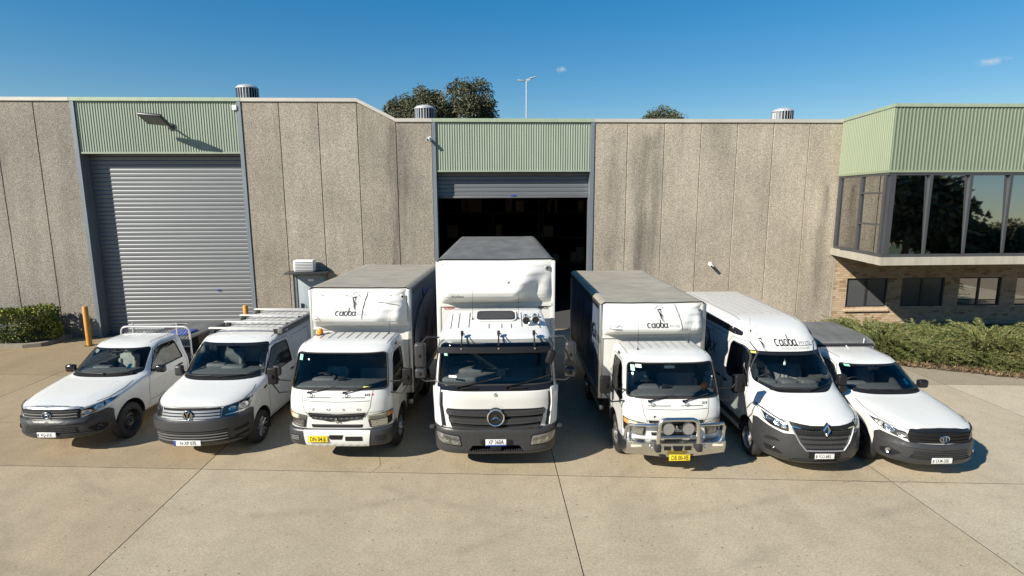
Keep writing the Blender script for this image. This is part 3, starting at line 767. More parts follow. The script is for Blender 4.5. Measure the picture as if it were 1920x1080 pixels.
# ---------------------------------------------------------------- office block
OY = 17.1; of = empty('office_block', (13.0, OY, 0), 0, 'office wing with pale green fascia, dark upper glazing and a brick ground floor', 'building')
CX, WX = -.45, .12           # corner x at the front, x where the return meets the warehouse wall (local)
DY = FY-OY; XE = 9.0
def corrug_path(p0, p1, z0, z1, pitch, d, nrm):
    a = Vector(p0); bq = Vector(p1); L = (bq-a).length; n = int(L/pitch); t = (bq-a)/L; pts = []
    for i in range(n):
        for s_, dy in ((0, 0), (.18, 0), (.30, d), (.54, d), (.66, 0)): pts.append(a+t*((i+s_)*L/n)+Vector(nrm)*dy)
    pts.append(bq); k = len(pts); mb = MB(); mb.v = [(p.x, p.y, z0) for p in pts]+[(p.x, p.y, z1) for p in pts]
    mb.f = [(i, i+1, i+1+k, i+k) for i in range(k-1)]; mb.mi = [0]*(k-1); return mb
ZT, ZF, ZS, ZB = 7.74, 5.72, 3.04, 2.79
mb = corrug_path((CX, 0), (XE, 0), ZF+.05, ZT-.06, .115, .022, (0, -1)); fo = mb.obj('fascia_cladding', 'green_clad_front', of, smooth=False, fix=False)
mb = corrug_path((WX, DY), (CX, 0), ZF+.05, ZT-.06, .115, .022, (-1, 0)); fr_ = mb.obj('fascia_cladding', 'green_clad_lit', of, smooth=False, fix=False)
mb = MB(); mb.prism([(CX-.04, -.05), (XE, -.05), (XE, DY), (WX-.04, DY)], 'z', ZT-.07, ZT+.03); mb.obj('capping', 'capping_green', of, smooth=False)
mb = MB(); mb.prism([(CX-.02, -.03), (XE, -.03), (XE, DY), (WX-.02, DY)], 'z', ZF-.02, ZF+.052); mb.obj('fascia_soffit', 'green_clad_lit', of, smooth=False)
mb = MB(); mb.prism([(CX+.06, .05), (XE, .05), (XE, DY), (WX+.06, DY)], 'z', ZF+.06, ZT-.08); mb.obj('fascia_backing', 'shed_dark', of, smooth=False)
mb = MB(); mb.prism([(CX-.06, -.10), (XE, -.10), (XE, DY+.0), (WX-.06, DY+.0)], 'z', ZB, ZS); mb.obj('floor_slab', 'slab_edge', of, smooth=False)
# dark room behind the glass
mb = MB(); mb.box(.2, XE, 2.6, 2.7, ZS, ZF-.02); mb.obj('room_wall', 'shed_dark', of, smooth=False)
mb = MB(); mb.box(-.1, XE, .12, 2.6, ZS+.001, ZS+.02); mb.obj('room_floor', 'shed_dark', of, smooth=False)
# front glazing
def pane_poly(corners, name, parent, m='office_glass'):
    mb = MB(); mb.add(corners, [(0, 1, 2, 3)]); return mb.obj(name, m, parent, smooth=False, fix=False)
xm = [CX+.16, .95, 2.26, 3.57, 4.88, 6.19, 7.5, 8.81]
fr = MB(); fr.box(CX+.02, XE, .0, .10, ZS+.002, ZS+.10); frame = fr.obj('window_frame', 'window_frame', of, smooth=False)
fr = MB(); fr.box(CX+.02, XE, .0, .10, ZF-.10, ZF-.022); fr.obj('frame_head', 'window_frame', frame, smooth=False)
for i, x in enumerate(xm):
    mb = MB(); w = .09 if i == 0 else .045; mb.box(x-w, x+w, -.012, .112, ZS+.101, ZF-.101); mb.obj('mullion', 'window_frame', frame, smooth=False)
for i, (a, c) in enumerate(zip(xm, xm[1:])):
    e = rs.uniform(-.006, .006)
    pane_poly([(a+.04, .004+e, ZS+.09), (c-.04, .004-e, ZS+.09), (c-.04, .106, ZF-.09), (a+.04, .106, ZF-.09)], 'pane', frame)  # lean added to the glass so it mirrors higher, bluer sky
# return glazing facing the warehouse wall
def rp(t, d=0): return (CX+.02+(WX-CX)*t+d, .10+(DY-.12)*t)
def rbar(t0, t1, z0, z1, name='mullion'):
    a = rp(t0); c = rp(t1); mb = MB(); mb.prism([(a[0]-.012, a[1]), (c[0]-.012, c[1]), (c[0]+.1, c[1]), (a[0]+.1, a[1])], 'z', z0, z1); return mb.obj(name, 'window_frame', rfr, smooth=False)
mb = MB(); a, c = rp(0), rp(1)
mb.prism([(a[0], a[1]), (c[0], c[1]), (c[0]+.1, c[1]), (a[0]+.1, a[1])], 'z', ZS+.004, ZS+.10)
rfr = mb.obj('window_frame', 'window_frame', of, smooth=False)
mb = MB(); mb.prism([(a[0], a[1]), (c[0], c[1]), (c[0]+.1, c[1]), (a[0]+.1, a[1])], 'z', ZF-.10, ZF-.024); mb.obj('frame_head', 'window_frame', rfr, smooth=False)
rbar(.0, .045, ZS+.101, ZF-.101); rbar(.955, .999, ZS+.101, ZF-.101); rbar(.47, .50, ZS+.101, ZF-.101)
rbar(.045, .47, ZS+.99, ZS+1.05, 'transom'); rbar(.045, .47, ZS+2.0, ZS+2.06, 'transom')
for t0, t1, z0, z1 in ((.02, .48, ZS+.08, ZS+1.0), (.02, .48, ZS+1.04, ZS+2.01), (.02, .48, ZS+2.05, ZF-.08), (.49, .98, ZS+.08, ZF-.08)):
    a, c = rp(t0, .05), rp(t1, .05); pane_poly([(a[0], a[1], z0), (c[0], c[1], z0), (c[0], c[1], z1), (a[0], a[1], z1)], 'pane', rfr, 'office_side_glass')
# brick ground floor, each brick a block; openings left for the windows
wins = [(.83, 2.47, .72, 1.85), (3.02, 4.74, .72, 1.85), (5.33, 7.04, .72, 1.85), (7.66, 9.0, .72, 1.85)]
bx0 = .30
mb = MB(); tv = []
bw, bh = .24, .086; row = 0; z = -.03; nb = 0
while z < ZB-.01:
    x = bx0-(bw/2 if row % 2 else 0)
    while x < XE:
        a = max(bx0, x); c = min(XE, x+bw)-.011
        segs = [(a, c)]
        for (wa, wb_, wz0, wz1) in wins:
            if z+bh*.6 > wz0 and z+bh*.4 < wz1:
                ns = []
                for s0, s1 in segs:
                    if s1 <= wa or s0 >= wb_: ns.append((s0, s1))
                    else:
                        if s0 < wa-.02: ns.append((s0, wa))
                        if s1 > wb_+.02: ns.append((wb_, s1))
                segs = ns
        for s0, s1 in segs:
            if s1-s0 < .02: continue
            j = rs.uniform(-.003, .003); zt = min(z+bh-.011, ZB-.002)
            mb.add([(s0, DY+j, z), (s1, DY+j, z), (s1, DY+j, zt), (s0, DY+j, zt), (s0, DY+.03, z), (s1, DY+.03, z), (s1, DY+.03, zt), (s0, DY+.03, zt)],
                   [(0, 1, 2, 3), (0, 4, 5, 1), (3, 2, 6, 7), (0, 3, 7, 4), (1, 5, 6, 2)])
            t = min(1, max(0, rs.gauss(.66, .16))) if rs.random() > .2 else rs.uniform(0, .35)
            tv += [t]*8; nb += 1
        x += bw
    z += bh; row += 1
bo = mb.obj('brickwork', 'brick', of, smooth=False); bo['kind'] = 'stuff'
at = bo.data.attributes.new('tint', 'FLOAT', 'POINT'); at.data.foreach_set('value', tv)
cores = [(a, c, -.05, ZB-.003) for a, c in ((bx0, .83), (2.47, 3.02), (4.74, 5.33), (7.04, 7.66))]
for (wa, wb_, z0, z1) in wins: cores += [(wa, wb_, -.05, z0-.002), (wa, wb_, z1+.002, ZB-.003)]
for a, c, e, g_ in cores: mb = MB(); mb.box(a, c, DY+.012, DY+.2, e, g_); mb.obj('wall_core', 'mortar', of, smooth=False)
mb = MB(); mb.box(.24, bx0, DY-.01, DY+.2, -.05, ZB-.003); mb.obj('wall_joint', 'slab_edge', of, smooth=False)
for k, (wa, wb_, z0, z1) in enumerate(wins):
    y = DY+.09; f_ = MB()
    for (a, c, e, g_) in ((wa, wb_, z0, z0+.05), (wa, wb_, z1-.05, z1), (wa, wa+.05, z0+.05, z1-.05), (wb_-.05, wb_, z0+.05, z1-.05)): f_.box(a, c, y-.03, y+.03, e, g_)
    w = f_.obj('window', 'frame_dark', of, smooth=False); mid = (wa+wb_)/2
    mb = MB(); mb.box(mid-.04, mid+.04, y-.032, y+.028, z0+.051, z1-.051); mb.obj('mullion', 'frame_dark', w, smooth=False)
    gm = 'frosted' if k < 2 else 'office_glass'
    for a, c in ((wa+.045, mid-.035), (mid+.035, wb_-.045)): pane_poly([(a, y, z0+.045), (c, y, z0+.045), (c, y, z1-.045), (a, y, z1-.045)], 'pane', w, gm)
    mb = MB(); mb.box(wa, wb_, y+.25, y+.27, z0, z1); mb.obj('blind', 'shed_dark', w, smooth=False)
    sl_ = MB(); n = 14
    for i in range(n):
        a = wa-.06+(wb_-wa+.12)*i/n; c = a+(wb_-wa+.12)/n-.01
        sl_.add([(a, DY-.09, z0-.15), (c, DY-.09, z0-.15), (c, DY-.09, z0-.09), (a, DY-.09, z0-.09), (a, DY+.09, z0-.1), (c, DY+.09, z0-.1), (c, DY+.09, z0-.003), (a, DY+.09, z0-.003)], [(0, 1, 2, 3), (3, 2, 6, 7), (0, 4, 5, 1), (0, 3, 7, 4), (1, 5, 6, 2)])
    o = sl_.obj('sill', 'brick', w, smooth=False); at = o.data.attributes.new('tint', 'FLOAT', 'POINT'); at.data.foreach_set('value', [rs.choice((.7, .85, .6)) for _ in o.data.vertices])
oc = empty('security_camera', (13.38, 18.9, 2.79), 0, 'small white camera hung under the office floor slab', 'camera')
mb = MB(); mb.lathe([(0, 0), (.06, 0), (.06, -.03), (.0, -.03)], n=14); mb.obj('mount', 'white_plate', oc)
mb = MB(); mb.tube([(0, 0, -.02), (0, -.02, -.08), (-.02, -.2, -.12)], [.02, .05, .045], 10); mb.obj('housing', 'white_plate', oc)
# ================================================================== vehicle parts shared by all
def wheel(parent, x, y, r, wd, style, sgn, name='wheel'):
    """x = outer face of the tyre, sgn = side; style steel / alloy / truck"""
    m = MB(); h = wd; c = (x-sgn*wd/2, y, r)
    rr = r*.62 if style != 'truck' else r*.60
    m.lathe([(rr, -h/2), (r*.80, -h/2-.004), (r*.93, -h/2+.012), (r*.985, -h/2+.035), (r, -h/2+.06), (r, h/2-.06), (r*.985, h/2-.035), (r*.93, h/2-.012), (r*.80, h/2+.004), (rr, h/2)], c, 'x', 40)
    t = m.obj(name, 'rubber', parent)
    k = MB(); o = sgn; f = x-sgn*.012
    if style == 'steel':
        k.lathe([(rr*1.02, -.01*o), (rr*.99, .0), (rr*.93, -.02*o), (rr*.86, -.07*o), (rr*.80, -.075*o), (rr*.62, -.03*o), (rr*.50, -.02*o), (rr*.34, -.045*o), (0, -.045*o)], (f, y, r), 'x', 36)
        k.obj('rim', 'steel_black', t)
        n_ = MB()
        for i in range(6):
            a = i*math.pi/3; n_.lathe([(0, .012*o), (.014, .010*o), (.016, -.02*o)], (f-.03*o, y+rr*.27*math.cos(a), r+rr*.27*math.sin(a)), 'x', 8)
        n_.obj('wheel_nuts', 'chrome', t)
        v = MB()
        for i in range(14):
            a = i*2*math.pi/14; v.lathe([(0, 0), (.022, 0)], (f-.045*o+.012*o, y+rr*.72*math.cos(a), r+rr*.72*math.sin(a)), 'x', 8)
        v.obj('rim_holes', 'void', t)
    elif style == 'silver':
        k.lathe([(rr*1.02, -.01*o), (rr*.99, 0), (rr*.93, -.02*o), (rr*.84, -.06*o), (rr*.66, -.015*o), (rr*.46, -.01*o), (rr*.40, .02*o), (0, .022*o)], (f, y, r), 'x', 36)
        k.obj('rim', 'silver', t)
        v = MB()
        for i in range(16):
            a = i*2*math.pi/16; v.lathe([(0, 0), (.020, 0)], (f-.028*o, y+rr*.74*math.cos(a), r+rr*.74*math.sin(a)), 'x', 8)
        v.obj('rim_holes', 'void', t)
    elif style == 'alloy':
        k.lathe([(rr*1.02, -.01*o), (rr*.99, 0), (rr*.93, -.015*o), (rr*.90, -.10*o), (0, -.11*o)], (f, y, r), 'x', 36); k.obj('rim', 'steel_black', t)
        sp_ = MB()
        for i in range(5):
            for da in (-.16, .16):
                a = i*2*math.pi/5+math.pi/2+da*.9; b_ = i*2*math.pi/5+math.pi/2+da*1.7
                p0 = Vector((f-.028*o, y+rr*.16*math.cos(a), r+rr*.16*math.sin(a))); p1 = Vector((f-.012*o, y+rr*.95*math.cos(b_), r+rr*.95*math.sin(b_)))
                sp_.tube([p0, p0.lerp(p1, .5)+Vector((.006*o, 0, 0)), p1], [.030, .021, .024], 6)
        sp_.lathe([(0, .012*o), (rr*.2, .006*o), (rr*.25, -.05*o)], (f-.012*o, y, r), 'x', 20)
        sp_.obj('spokes', 'silver', t)
    else:
        k.lathe([(rr*1.02, -.01*o), (rr, 0), (rr*.95, -.01*o), (rr*.90, -.09*o), (rr*.66, -.10*o), (rr*.60, -.03*o), (rr*.40, -.02*o), (rr*.36, .05*o), (0, .06*o)], (f, y, r), 'x', 36); k.obj('rim', 'alloy_dull', t)
        n_ = MB()
        for i in range(8):
            a = i*math.pi/4; n_.lathe([(0, .03*o), (.014, .028*o), (.018, -.02*o)], (f-.02*o, y+rr*.5*math.cos(a), r+rr*.5*math.sin(a)), 'x', 8)
        n_.obj('wheel_nuts', 'chrome', t)
    return t
def plate(parent, c, w, h, txt, base='white_plate', extra=None, tilt=0, size=None, sx=.62, ink='ink'):
    m = MB(); m.rbox(c, (w, .012, h), .006, 2); p = m.obj('number_plate', base, parent)
    flat_text(p, txt, (c[0]+(.02 if extra == 'band' else 0), c[1]-.0085, c[2]+(.004 if extra != 'strip' else .012)), size or h*.60, ink, sx, .0012*(h/.1))
    m = MB(); a, b_ = w/2-.006, h/2-.006; y = c[1]-.0075
    for q in stroke2([(-a, -b_), (a, -b_), (a, b_), (-a, b_), (-a, -b_)], .004): m.add([(c[0]+u, y, c[2]+v) for u, v in q], [(0, 1, 2, 3)])
    m.obj('plate_rim', ink, p, smooth=False, fix=False)
    if extra == 'band': m = MB(); m.box(c[0]-w/2+.004, c[0]-w/2+.05, y-.0006, y+.002, c[2]-h/2+.004, c[2]+h/2-.004); m.obj('plate_band', 'blue_plate', p, smooth=False)
    if extra == 'strip': m = MB(); m.box(c[0]-w/2+.004, c[0]+w/2-.004, y-.0006, y+.002, c[2]-h/2+.004, c[2]-h/2+.022); m.obj('plate_band', 'blue_plate', p, smooth=False)
    if extra == 'crest':
        m = MB(); m.box(c[0]-w/2+.012, c[0]-w/2+.045, y-.0006, y+.002, c[2]-.03, c[2]+.03); m.obj('plate_crest', 'ink_grey', p, smooth=False)
    return p
def seat(parent, x, y, z, m='seat', h=.62, w=.46):
    s_ = MB(); q = Matrix.Rotation(R(-14), 3, 'X')
    s_.rbox((0, 0, h/2), (w, .14, h), .06, 3); s_.rbox((0, -.28, .02), (w, .52, .16), .06, 3)
    for k in (-1, 1): s_.rbox((k*(w/2-.05), -.03, h*.45), (.10, .16, h*.7), .05, 3)
    s_.v = [tuple(q @ Vector(v)+Vector((x, y, z))) for v in s_.v]; o = s_.obj('seat', m, parent)
    hd = MB(); hd.rbox((0, -.01, h+.12), (.26, .10, .19), .05, 3); hd.tube([(-.06, 0, h), (-.06, 0, h+.06)], .008, 6); hd.tube([(.06, 0, h), (.06, 0, h+.06)], .008, 6)
    hd.v = [tuple(q @ Vector(v)+Vector((x, y, z))) for v in hd.v]; hd.obj('headrest', m, o)
    return o
def steering(parent, c, r=.19, tilt=28):
    m = MB(); q = Matrix.Rotation(R(tilt), 3, 'X')
    m.tube([(r*math.cos(a*math.pi/12), 0, r*math.sin(a*math.pi/12)) for a in range(24)], .016, 8, close=True)
    m.rbox((0, .01, 0), (.15, .05, .13), .03, 2)
    for a in (0, 180, 270): m.tube([(0, 0, 0), (r*math.cos(R(a)), 0, r*math.sin(R(a)))], .014, 6)
    m.v = [tuple(q @ Vector(v)+Vector(c)) for v in m.v]
    m.tube([c, (c[0], c[1]-.35, c[2]-.28)], .03, 8)
    return m.obj('steering_wheel', 'plastic_dark', parent)
def wiper(parent, a, b, fn, off=.02, loop=False):
    """arm from pivot a to tip b (2D on the screen), blade along the outer part"""
    def P(t, o): 
        p, n = fn(a[0]+(b[0]-a[0])*t, a[1]+(b[1]-a[1])*t); return p+n*o
    m = MB(); m.tube([P(t, off+.012) for t in (0, .25, .5, .72)], [.014, .010, .008, .007], 6); m.lathe([(0, -.02), (.022, -.02), (.022, .01), (0, .014)], P(0, off), 'y', 10)
    w = m.obj('wiper', 'plastic_dark', parent)
    m = MB(); m.tube([P(t, off*.5) for t in (.30, .5, .7, .85, 1.)], .009, 6); m.obj('wiper_blade', 'rubber', w)
    return w
def car_mirror(parent, x, y, z, sgn, d=(.20, .14, .17), shell='black_gloss', stalk=.12):
    m = MB(); m.rbox((x+sgn*(stalk+d[0]/2-.02), y, z), d, min(d)*.38, 4); o = m.obj('mirror', shell, parent)
    m = MB(); m.tube([(x-sgn*.03, y+.03, z-.06), (x+sgn*stalk*.6, y+.02, z-.05), (x+sgn*(stalk+.03), y+.01, z-.03)], [.035, .028, .03], 8); m.obj('mirror_arm', 'plastic_dark', o)
    m = MB(); m.rbox((x+sgn*(stalk+d[0]/2-.02), y+d[1]/2-.004, z), (d[0]*.8, .012, d[2]*.78), .03, 2); m.obj('mirror_glass', 'chrome', o)
    return o
def sticker(parent, quad, fn, m='sticker_white', off=-.012, name='sticker'):
    return patch(name, parent, quad, fn, off, 0, m, .2, False)
def cowl_strip(root, B, zb, hw, d=.10):
    """black scuttle panel following the foot of the windscreen"""
    o = B.outline([B.ev(t) for t in B.ts if B.ev(t)['z'] <= zb+1e-6][-1])[:B.NF+1]
    xs_c = [p[0] for p in o]; ys_c = [p[1] for p in o]
    def Y(x):
        x = abs(x)
        for i in range(len(xs_c)-1):
            if xs_c[i] <= x <= xs_c[i+1]: return ys_c[i]+(ys_c[i+1]-ys_c[i])*(x-xs_c[i])/max(1e-6, xs_c[i+1]-xs_c[i])
        return ys_c[-1]
    xs2 = [-hw+2*hw*i/14 for i in range(15)]
    poly = [(x, Y(x)-d*(1-.35*abs(x/hw)**3)) for x in xs2]+[(x, Y(x)+.05) for x in reversed(xs2)]
    return patch('cowl', root, poly, B.T, .006, .012, 'plastic_dark', .08)
def rect(x0, x1, z0, z1): return [(x0, z0), (x1, z0), (x1, z1), (x0, z1)]
def front_bars(name, parent, x0, x1, zs, h, fn, off=.012, thick=.03, m='silver', bow=0, taper=.0):
    out = []
    for i, z in enumerate(zs):
        a, c = x0+taper*i, x1-taper*i
        poly = [(a, z-h/2)]+[(a+(c-a)*t/8, z-h/2-bow*(1-(t/4-1)**2)) for t in range(1, 8)]+[(c, z-h/2), (c, z+h/2)]+[(c-(c-a)*t/8, z+h/2-bow*(1-(t/4-1)**2)) for t in range(1, 8)]+[(a, z+h/2)]
        out.append(patch(name, parent, poly, fn, off, thick, m, .12))
    return out
def headlight(parent, poly, fn, bowls=(), bars=(), sgn=1, inner='plastic_dark', drl=None, name='headlight'):
    """dark tub on the body, chrome bowls in it and a clear cover over all"""
    mm = (lambda p: p) if sgn > 0 else mirror2
    h = patch(name, parent, mm(poly), fn, .003, .02, inner, .06)
    for (u, v, ru, rv) in bowls:
        m = MB(); rings = []
        for k, (fr_, dp) in enumerate(((1., .012), (.86, .012), (.6, .004), (.22, .002), (.16, .012), (.0, .014))):
            for i in range(16):
                a = i*math.pi/8; p, n = fn(sgn*(u+ru*fr_*math.cos(a)), v+rv*fr_*math.sin(a)); m.v.append(tuple(p+n*dp))
        for k in range(5):
            for i in range(16): m.f.append((k*16+i, k*16+(i+1) % 16, (k+1)*16+(i+1) % 16, (k+1)*16+i)); m.mi.append(0)
        m.obj('reflector', 'headlight_bowl', h, angle=50)
    for (q, mt) in bars: patch('light_insert', h, mm(q), fn, .009, .006, mt, .08)
    if drl: patch('day_light', h, mm(drl), fn, .012, .006, 'sticker_white', .06)
    patch('lens', h, mm(poly), fn, .020, .0, 'lens', .06)
    return h
# ------------------------------------------------ emblems, drawn flat and given depth: (x,z) polygons about a centre
def emblem(parent, c, kind, s, m='chrome', yoff=0.):
    e = MB(); back = MB(); y = c[1]+yoff
    def st(pts, w, d=.012):
        for q in stroke2(pts, w): e.prism([(c[0]+u*s, c[2]+v*s) for u, v in q], 'y', y-d, y)
    def ringt(rx, ry, t, cx=0, cy=0, n=28): e.tube([(c[0]+s*(cx+rx*math.cos(i*2*math.pi/n)), y-.006, c[2]+s*(cy+ry*math.sin(i*2*math.pi/n))) for i in range(n)], t*s, 6, close=True)
    if kind == 'ovals':
        ringt(1, .68, .085); ringt(.33, .64, .075); ringt(.72, .27, .07, 0, .36)
        back.lathe([(0, -.002), (1.12*s, -.002), (1.15*s, .02)], (0, 0, 0), 'y', 28); back.v = [(v[0]+c[0], v[1]+y, v[2]*.72+c[2]) for v in back.v]
    elif kind == 'vw':
        ringt(1, 1, .085)
        st([(-.40, .86), (0, .06), (.40, .86)], .17*s/s*1., .016); st([(-.86, .40), (-.40, -.84), (0, .02), (.40, -.84), (.86, .40)], .17, .014)
        back.lathe([(0, 0), (1.0*s, 0), (1.02*s, .03)], (c[0], y+.004, c[2]), 'y', 28)
    elif kind == 'star':
        ringt(1, 1, .085)
        for k in range(3):
            a = R(90+120*k); t = Vector((math.cos(a), math.sin(a))); nrm = Vector((-t.y, t.x))
            p = [t*.97, nrm*.14+t*.08, -nrm*.14+t*.08]
            o3 = [(c[0]+q.x*s, y, c[2]+q.y*s) for q in p]+[(c[0], y-.03, c[2])]
            e.add(o3, [(0, 1, 3), (0, 3, 2), (1, 2, 3)])
        back.lathe([(0, 0), (1.05*s, 0), (1.12*s, .01), (1.14*s, .05)], (c[0], y+.012, c[2]), 'y', 32)
    elif kind == 'diamonds':
        for a in (90, 210, 330):
            t = Vector((math.cos(R(a)), math.sin(R(a)))); nrm = Vector((-t.y, t.x))
            q = [(0, 0), t*.58+nrm*.33, t*1.15, t*.58-nrm*.33]; q = [Vector(v) for v in q]
            e.prism([(c[0]+v.x*s, c[2]+v.y*s) for v in q], 'y', y-.014, y)
    elif kind == 'lozenge':
        o_ = [(0, 1.), (.62, 0), (0, -1.), (-.62, 0)]; i_ = [(0, .56), (.27, 0), (0, -.56), (-.27, 0)]
        for k in range(4):
            j = (k+1) % 4
            A, B_, C_, D_ = o_[k], o_[j], i_[j], i_[k]; mo = ((A[0]+D_[0])/2, (A[1]+D_[1])/2); mp = ((B_[0]+C_[0])/2, (B_[1]+C_[1])/2)
            g = lambda q, d: (c[0]+q[0]*s, y-d, c[2]+q[1]*s)
            e.add([g(A, 0), g(B_, 0), g(mp, .022), g(mo, .022), g(C_, 0), g(D_, 0)], [(0, 1, 2, 3), (3, 2, 4, 5)])
        back.prism(fillet([(c[0]+u*s*1.22, c[2]+v*s*1.18) for u, v in o_], .02), 'y', y+.001, y+.03)
    r = e.obj('emblem', m, parent, angle=30)
    if back.v: back.obj('emblem_back', 'black_gloss', r)
    return r
def truck_mirror(parent, sgn, base_top, base_bot, x, y, z, d=(.16, .10, .30), lower=None, m='plastic_dark'):
    a = MB(); a.tube([base_top, ((base_top[0]+x)/2+sgn*.05, (base_top[1]+y)/2, base_top[2]+.02), (x, y, z+d[2]*.42), (x, y, z-d[2]*.5-(.20 if lower else 0)), ((base_bot[0]+x)/2+sgn*.05, (base_bot[1]+y)/2, base_bot[2]-.02), base_bot], .014, 8); arm = a.obj('mirror_arm', m, parent)
    k = MB(); k.rbox((x, y+.02, z), d, min(d)*.4, 4); o = k.obj('mirror', m, parent)
    g_ = MB(); g_.rbox((x, y+.02+d[1]/2, z), (d[0]*.84, .01, d[2]*.86), .02); g_.obj('mirror_glass', 'chrome', o)
    if lower:
        k = MB(); k.rbox((x, y+.02, z-d[2]/2-.105), (d[0]*.98, d[1], .18), .04, 4); o2 = k.obj('mirror', m, parent)
        g_ = MB(); g_.rbox((x, y+.02+d[1]/2, z-d[2]/2-.105), (d[0]*.8, .01, .14), .02); g_.obj('mirror_glass', 'chrome', o2)
    for zz in (z, z-d[2]/2-.105) if lower else (z,):
        k = MB(); k.rbox((x, y-.035, zz), (.05, .05, .07), .01); k.obj('mirror_clamp', 'plastic_dark', arm)
def antenna(parent, base, top):
    m = MB(); m.tube([base, top], [.004, .002], 5); m.lathe([(.018, 0), (.012, .03), (.004, .05)], base, 'z', 8); return m.obj('antenna', 'plastic_dark', parent)
# ================================================================== the two utes (the left one higher on its wheels)
def ute(name, loc, rz, label, dz, tall, plate_txt, plate_x, W2=.90, tray='rack'):
    root = empty(name, loc, rz, label, 'ute')
    def Z(z): return z+dz
    q = tall
    L = [dict(z=Z(.30), yf=.16, D=.55, n=2.8, w=.80, yr=3.12, wr=.80, Rr=.05), dict(z=Z(.36), yf=.05, w=.85, wr=.86), dict(z=Z(.48), yf=.005, D=.60, n=2.8, w=.875, wr=.885),
         dict(z=Z(.62), yf=0, D=.66, w=.89, wr=.90), dict(z=Z(.70), yf=.03, D=.66, w=.895), dict(z=Z(.88), yf=.05, D=.70, n=2.8, w=.90, wr=.905),
         dict(z=Z(.925), yf=.07, D=.80, n=2.9, w=.90), dict(z=Z(.945), yf=.12, D=.84, n=2.9, w=.90), dict(z=Z(.985), yf=.29, D=.88, n=3.1, w=.895, wr=.90), dict(z=Z(1.04), yf=.62, D=.86, n=3.4, w=.885, wr=.895),
         dict(z=Z(1.085), yf=1.0, D=.74, n=4., w=.87, wr=.885), dict(z=Z(1.115), yf=1.28, D=.62, n=4., w=.86, wr=.875), dict(z=Z(1.14), yf=1.38, D=.56, n=3.4, w=.85, wr=.865, crown=.0),
         dict(z=Z(1.14)+.16*q, yf=1.60, D=.52, n=3.2, w=.795, wr=.81), dict(z=Z(1.14)+.34*q, yf=1.87, D=.46, n=3.2, w=.735, wr=.75), dict(z=Z(1.14)+.43*q, yf=2.02, D=.42, n=3.2, w=.695, wr=.71),
         dict(z=Z(1.14)+.48*q, yf=2.16, D=.36, n=3.4, w=.64, wr=.66, yr=3.10, Rr=.08), dict(z=Z(1.14)+.51*q, yf=2.34, D=.3, n=3.6, w=.54, wr=.56, yr=3.05), dict(z=Z(1.14)+.525*q, yf=2.5, D=.2, n=3.4, w=.3, wr=.3, yr=2.98), dict(z=Z(1.14)+.528*q, yf=2.62, D=.1, w=.1, wr=.1, yr=2.85, Rr=.02)]
    B = Body(L)
    zb, zt = Z(1.15), Z(1.14)+.425*q
    ws = fillet([(-.775, zb), (.775, zb), (.645, zt), (-.645, zt)], [.05, .05, .07, .07])
    zs0, zs1 = Z(1.13), Z(1.14)+.40*q
    sw = fillet([(1.80, zs0), (2.93, zs0+.02), (2.86, zs1), (2.38, zs1), (2.20, zs1-.05)], [.04, .05, .08, .1, .1])
    wx, wr_ = 1.02, .355+dz*.3
    arch = MB()
    for sgn in (-1, 1): arch.lathe([(0, sgn*.52), (wr_+.075, sgn*.52), (wr_+.075, sgn*1.3), (0, sgn*1.3)], (0, wx, wr_+.01), 'x', 40)
    cw = MB(); cw.prism(ws, 'y', 1.0, 2.95); cs = MB(); cs.prism(sw, 'x', -1.3, 1.3); pit = MB(); pit.box(-.66, .66, 1.95, 2.98, Z(.62), zs0+.05)
    B.build(root, [arch, cw, cs, pit])
    F, U = B.F, B.U
    # dark liners and rear of arches
    for sgn in (-1, 1): m = MB(); m.lathe([(wr_+.07, sgn*.50), (wr_+.07, sgn*.86)], (0, wx, wr_+.01), 'x', 32, a0=R(0), a1=R(180)); m.obj('arch_liner', 'void', root)
    patch('windscreen', root, ws, F, -.006, .0, 'windscreen', .08)
    edge = patch('screen_border', root, fillet([(-.765, zb), (.765, zb), (.755, zb+.045), (-.755, zb+.045)], .01), F, -.004, 0, 'black_gloss', .08)
    patch('screen_border', root, [(-.65, zt-.03), (.65, zt-.03), (.64, zt), (-.64, zt)], F, -.004, 0, 'black_gloss', .08)
    for sgn in (-1, 1):
        patch('side_window', root, sw, B.Sd(sgn), -.008, 0, 'side_glass', .12)
        sd = B.Sd(sgn)
        lines('door_gap', root, [[(1.62, Z(.42)), (1.62, Z(.8)), (1.68, Z(1.05)), (1.80, zs0-.02), (2.17, zs1-.03), (2.38, zs1+.035), (2.92, zs1+.03), (3.02, Z(1.1)), (3.0, Z(.42))]], sd, w=.009)
        m = MB(); p, n = sd(2.75, Z(1.0)); m.rbox((p.x+sgn*.012, 2.75, Z(1.0)), (.03, .17, .035), .012); m.obj('door_handle', 'plastic_dark', root)
        lines('sill_crease', root, [[(1.65, Z(.52)), (3.0, Z(.55))]], sd, w=.012)
        lines('window_trim', root, [sw], sd, w=.022, close=True, matname='rubber')
        lines('weather_strip', root, [[(1.80, zs0-.012), (2.93, zs0+.008)]], sd, w=.02)
        # mirrors
        car_mirror(root, sgn*.84, 1.88, Z(1.16), sgn, (.21, .13, .17), 'black_gloss', .10)
    lines('bonnet_edge', root, [[(-.60, Z(.915)), (-.3, Z(.943)), (0, Z(.948)), (.3, Z(.943)), (.60, Z(.915))], [(.60, Z(.895)), (.82, Z(.928)), (1.02, Z(.955))], [(-.60, Z(.895)), (-.82, Z(.928)), (-1.02, Z(.955))]], U, w=.009)
    lines('bonnet_gap', root, [[(-.80, 1.30), (-.83, 1.0), (-.80, .62), (-.70, .38)], [(.80, 1.30), (.83, 1.0), (.80, .62), (.70, .38)]], B.T, w=.011)
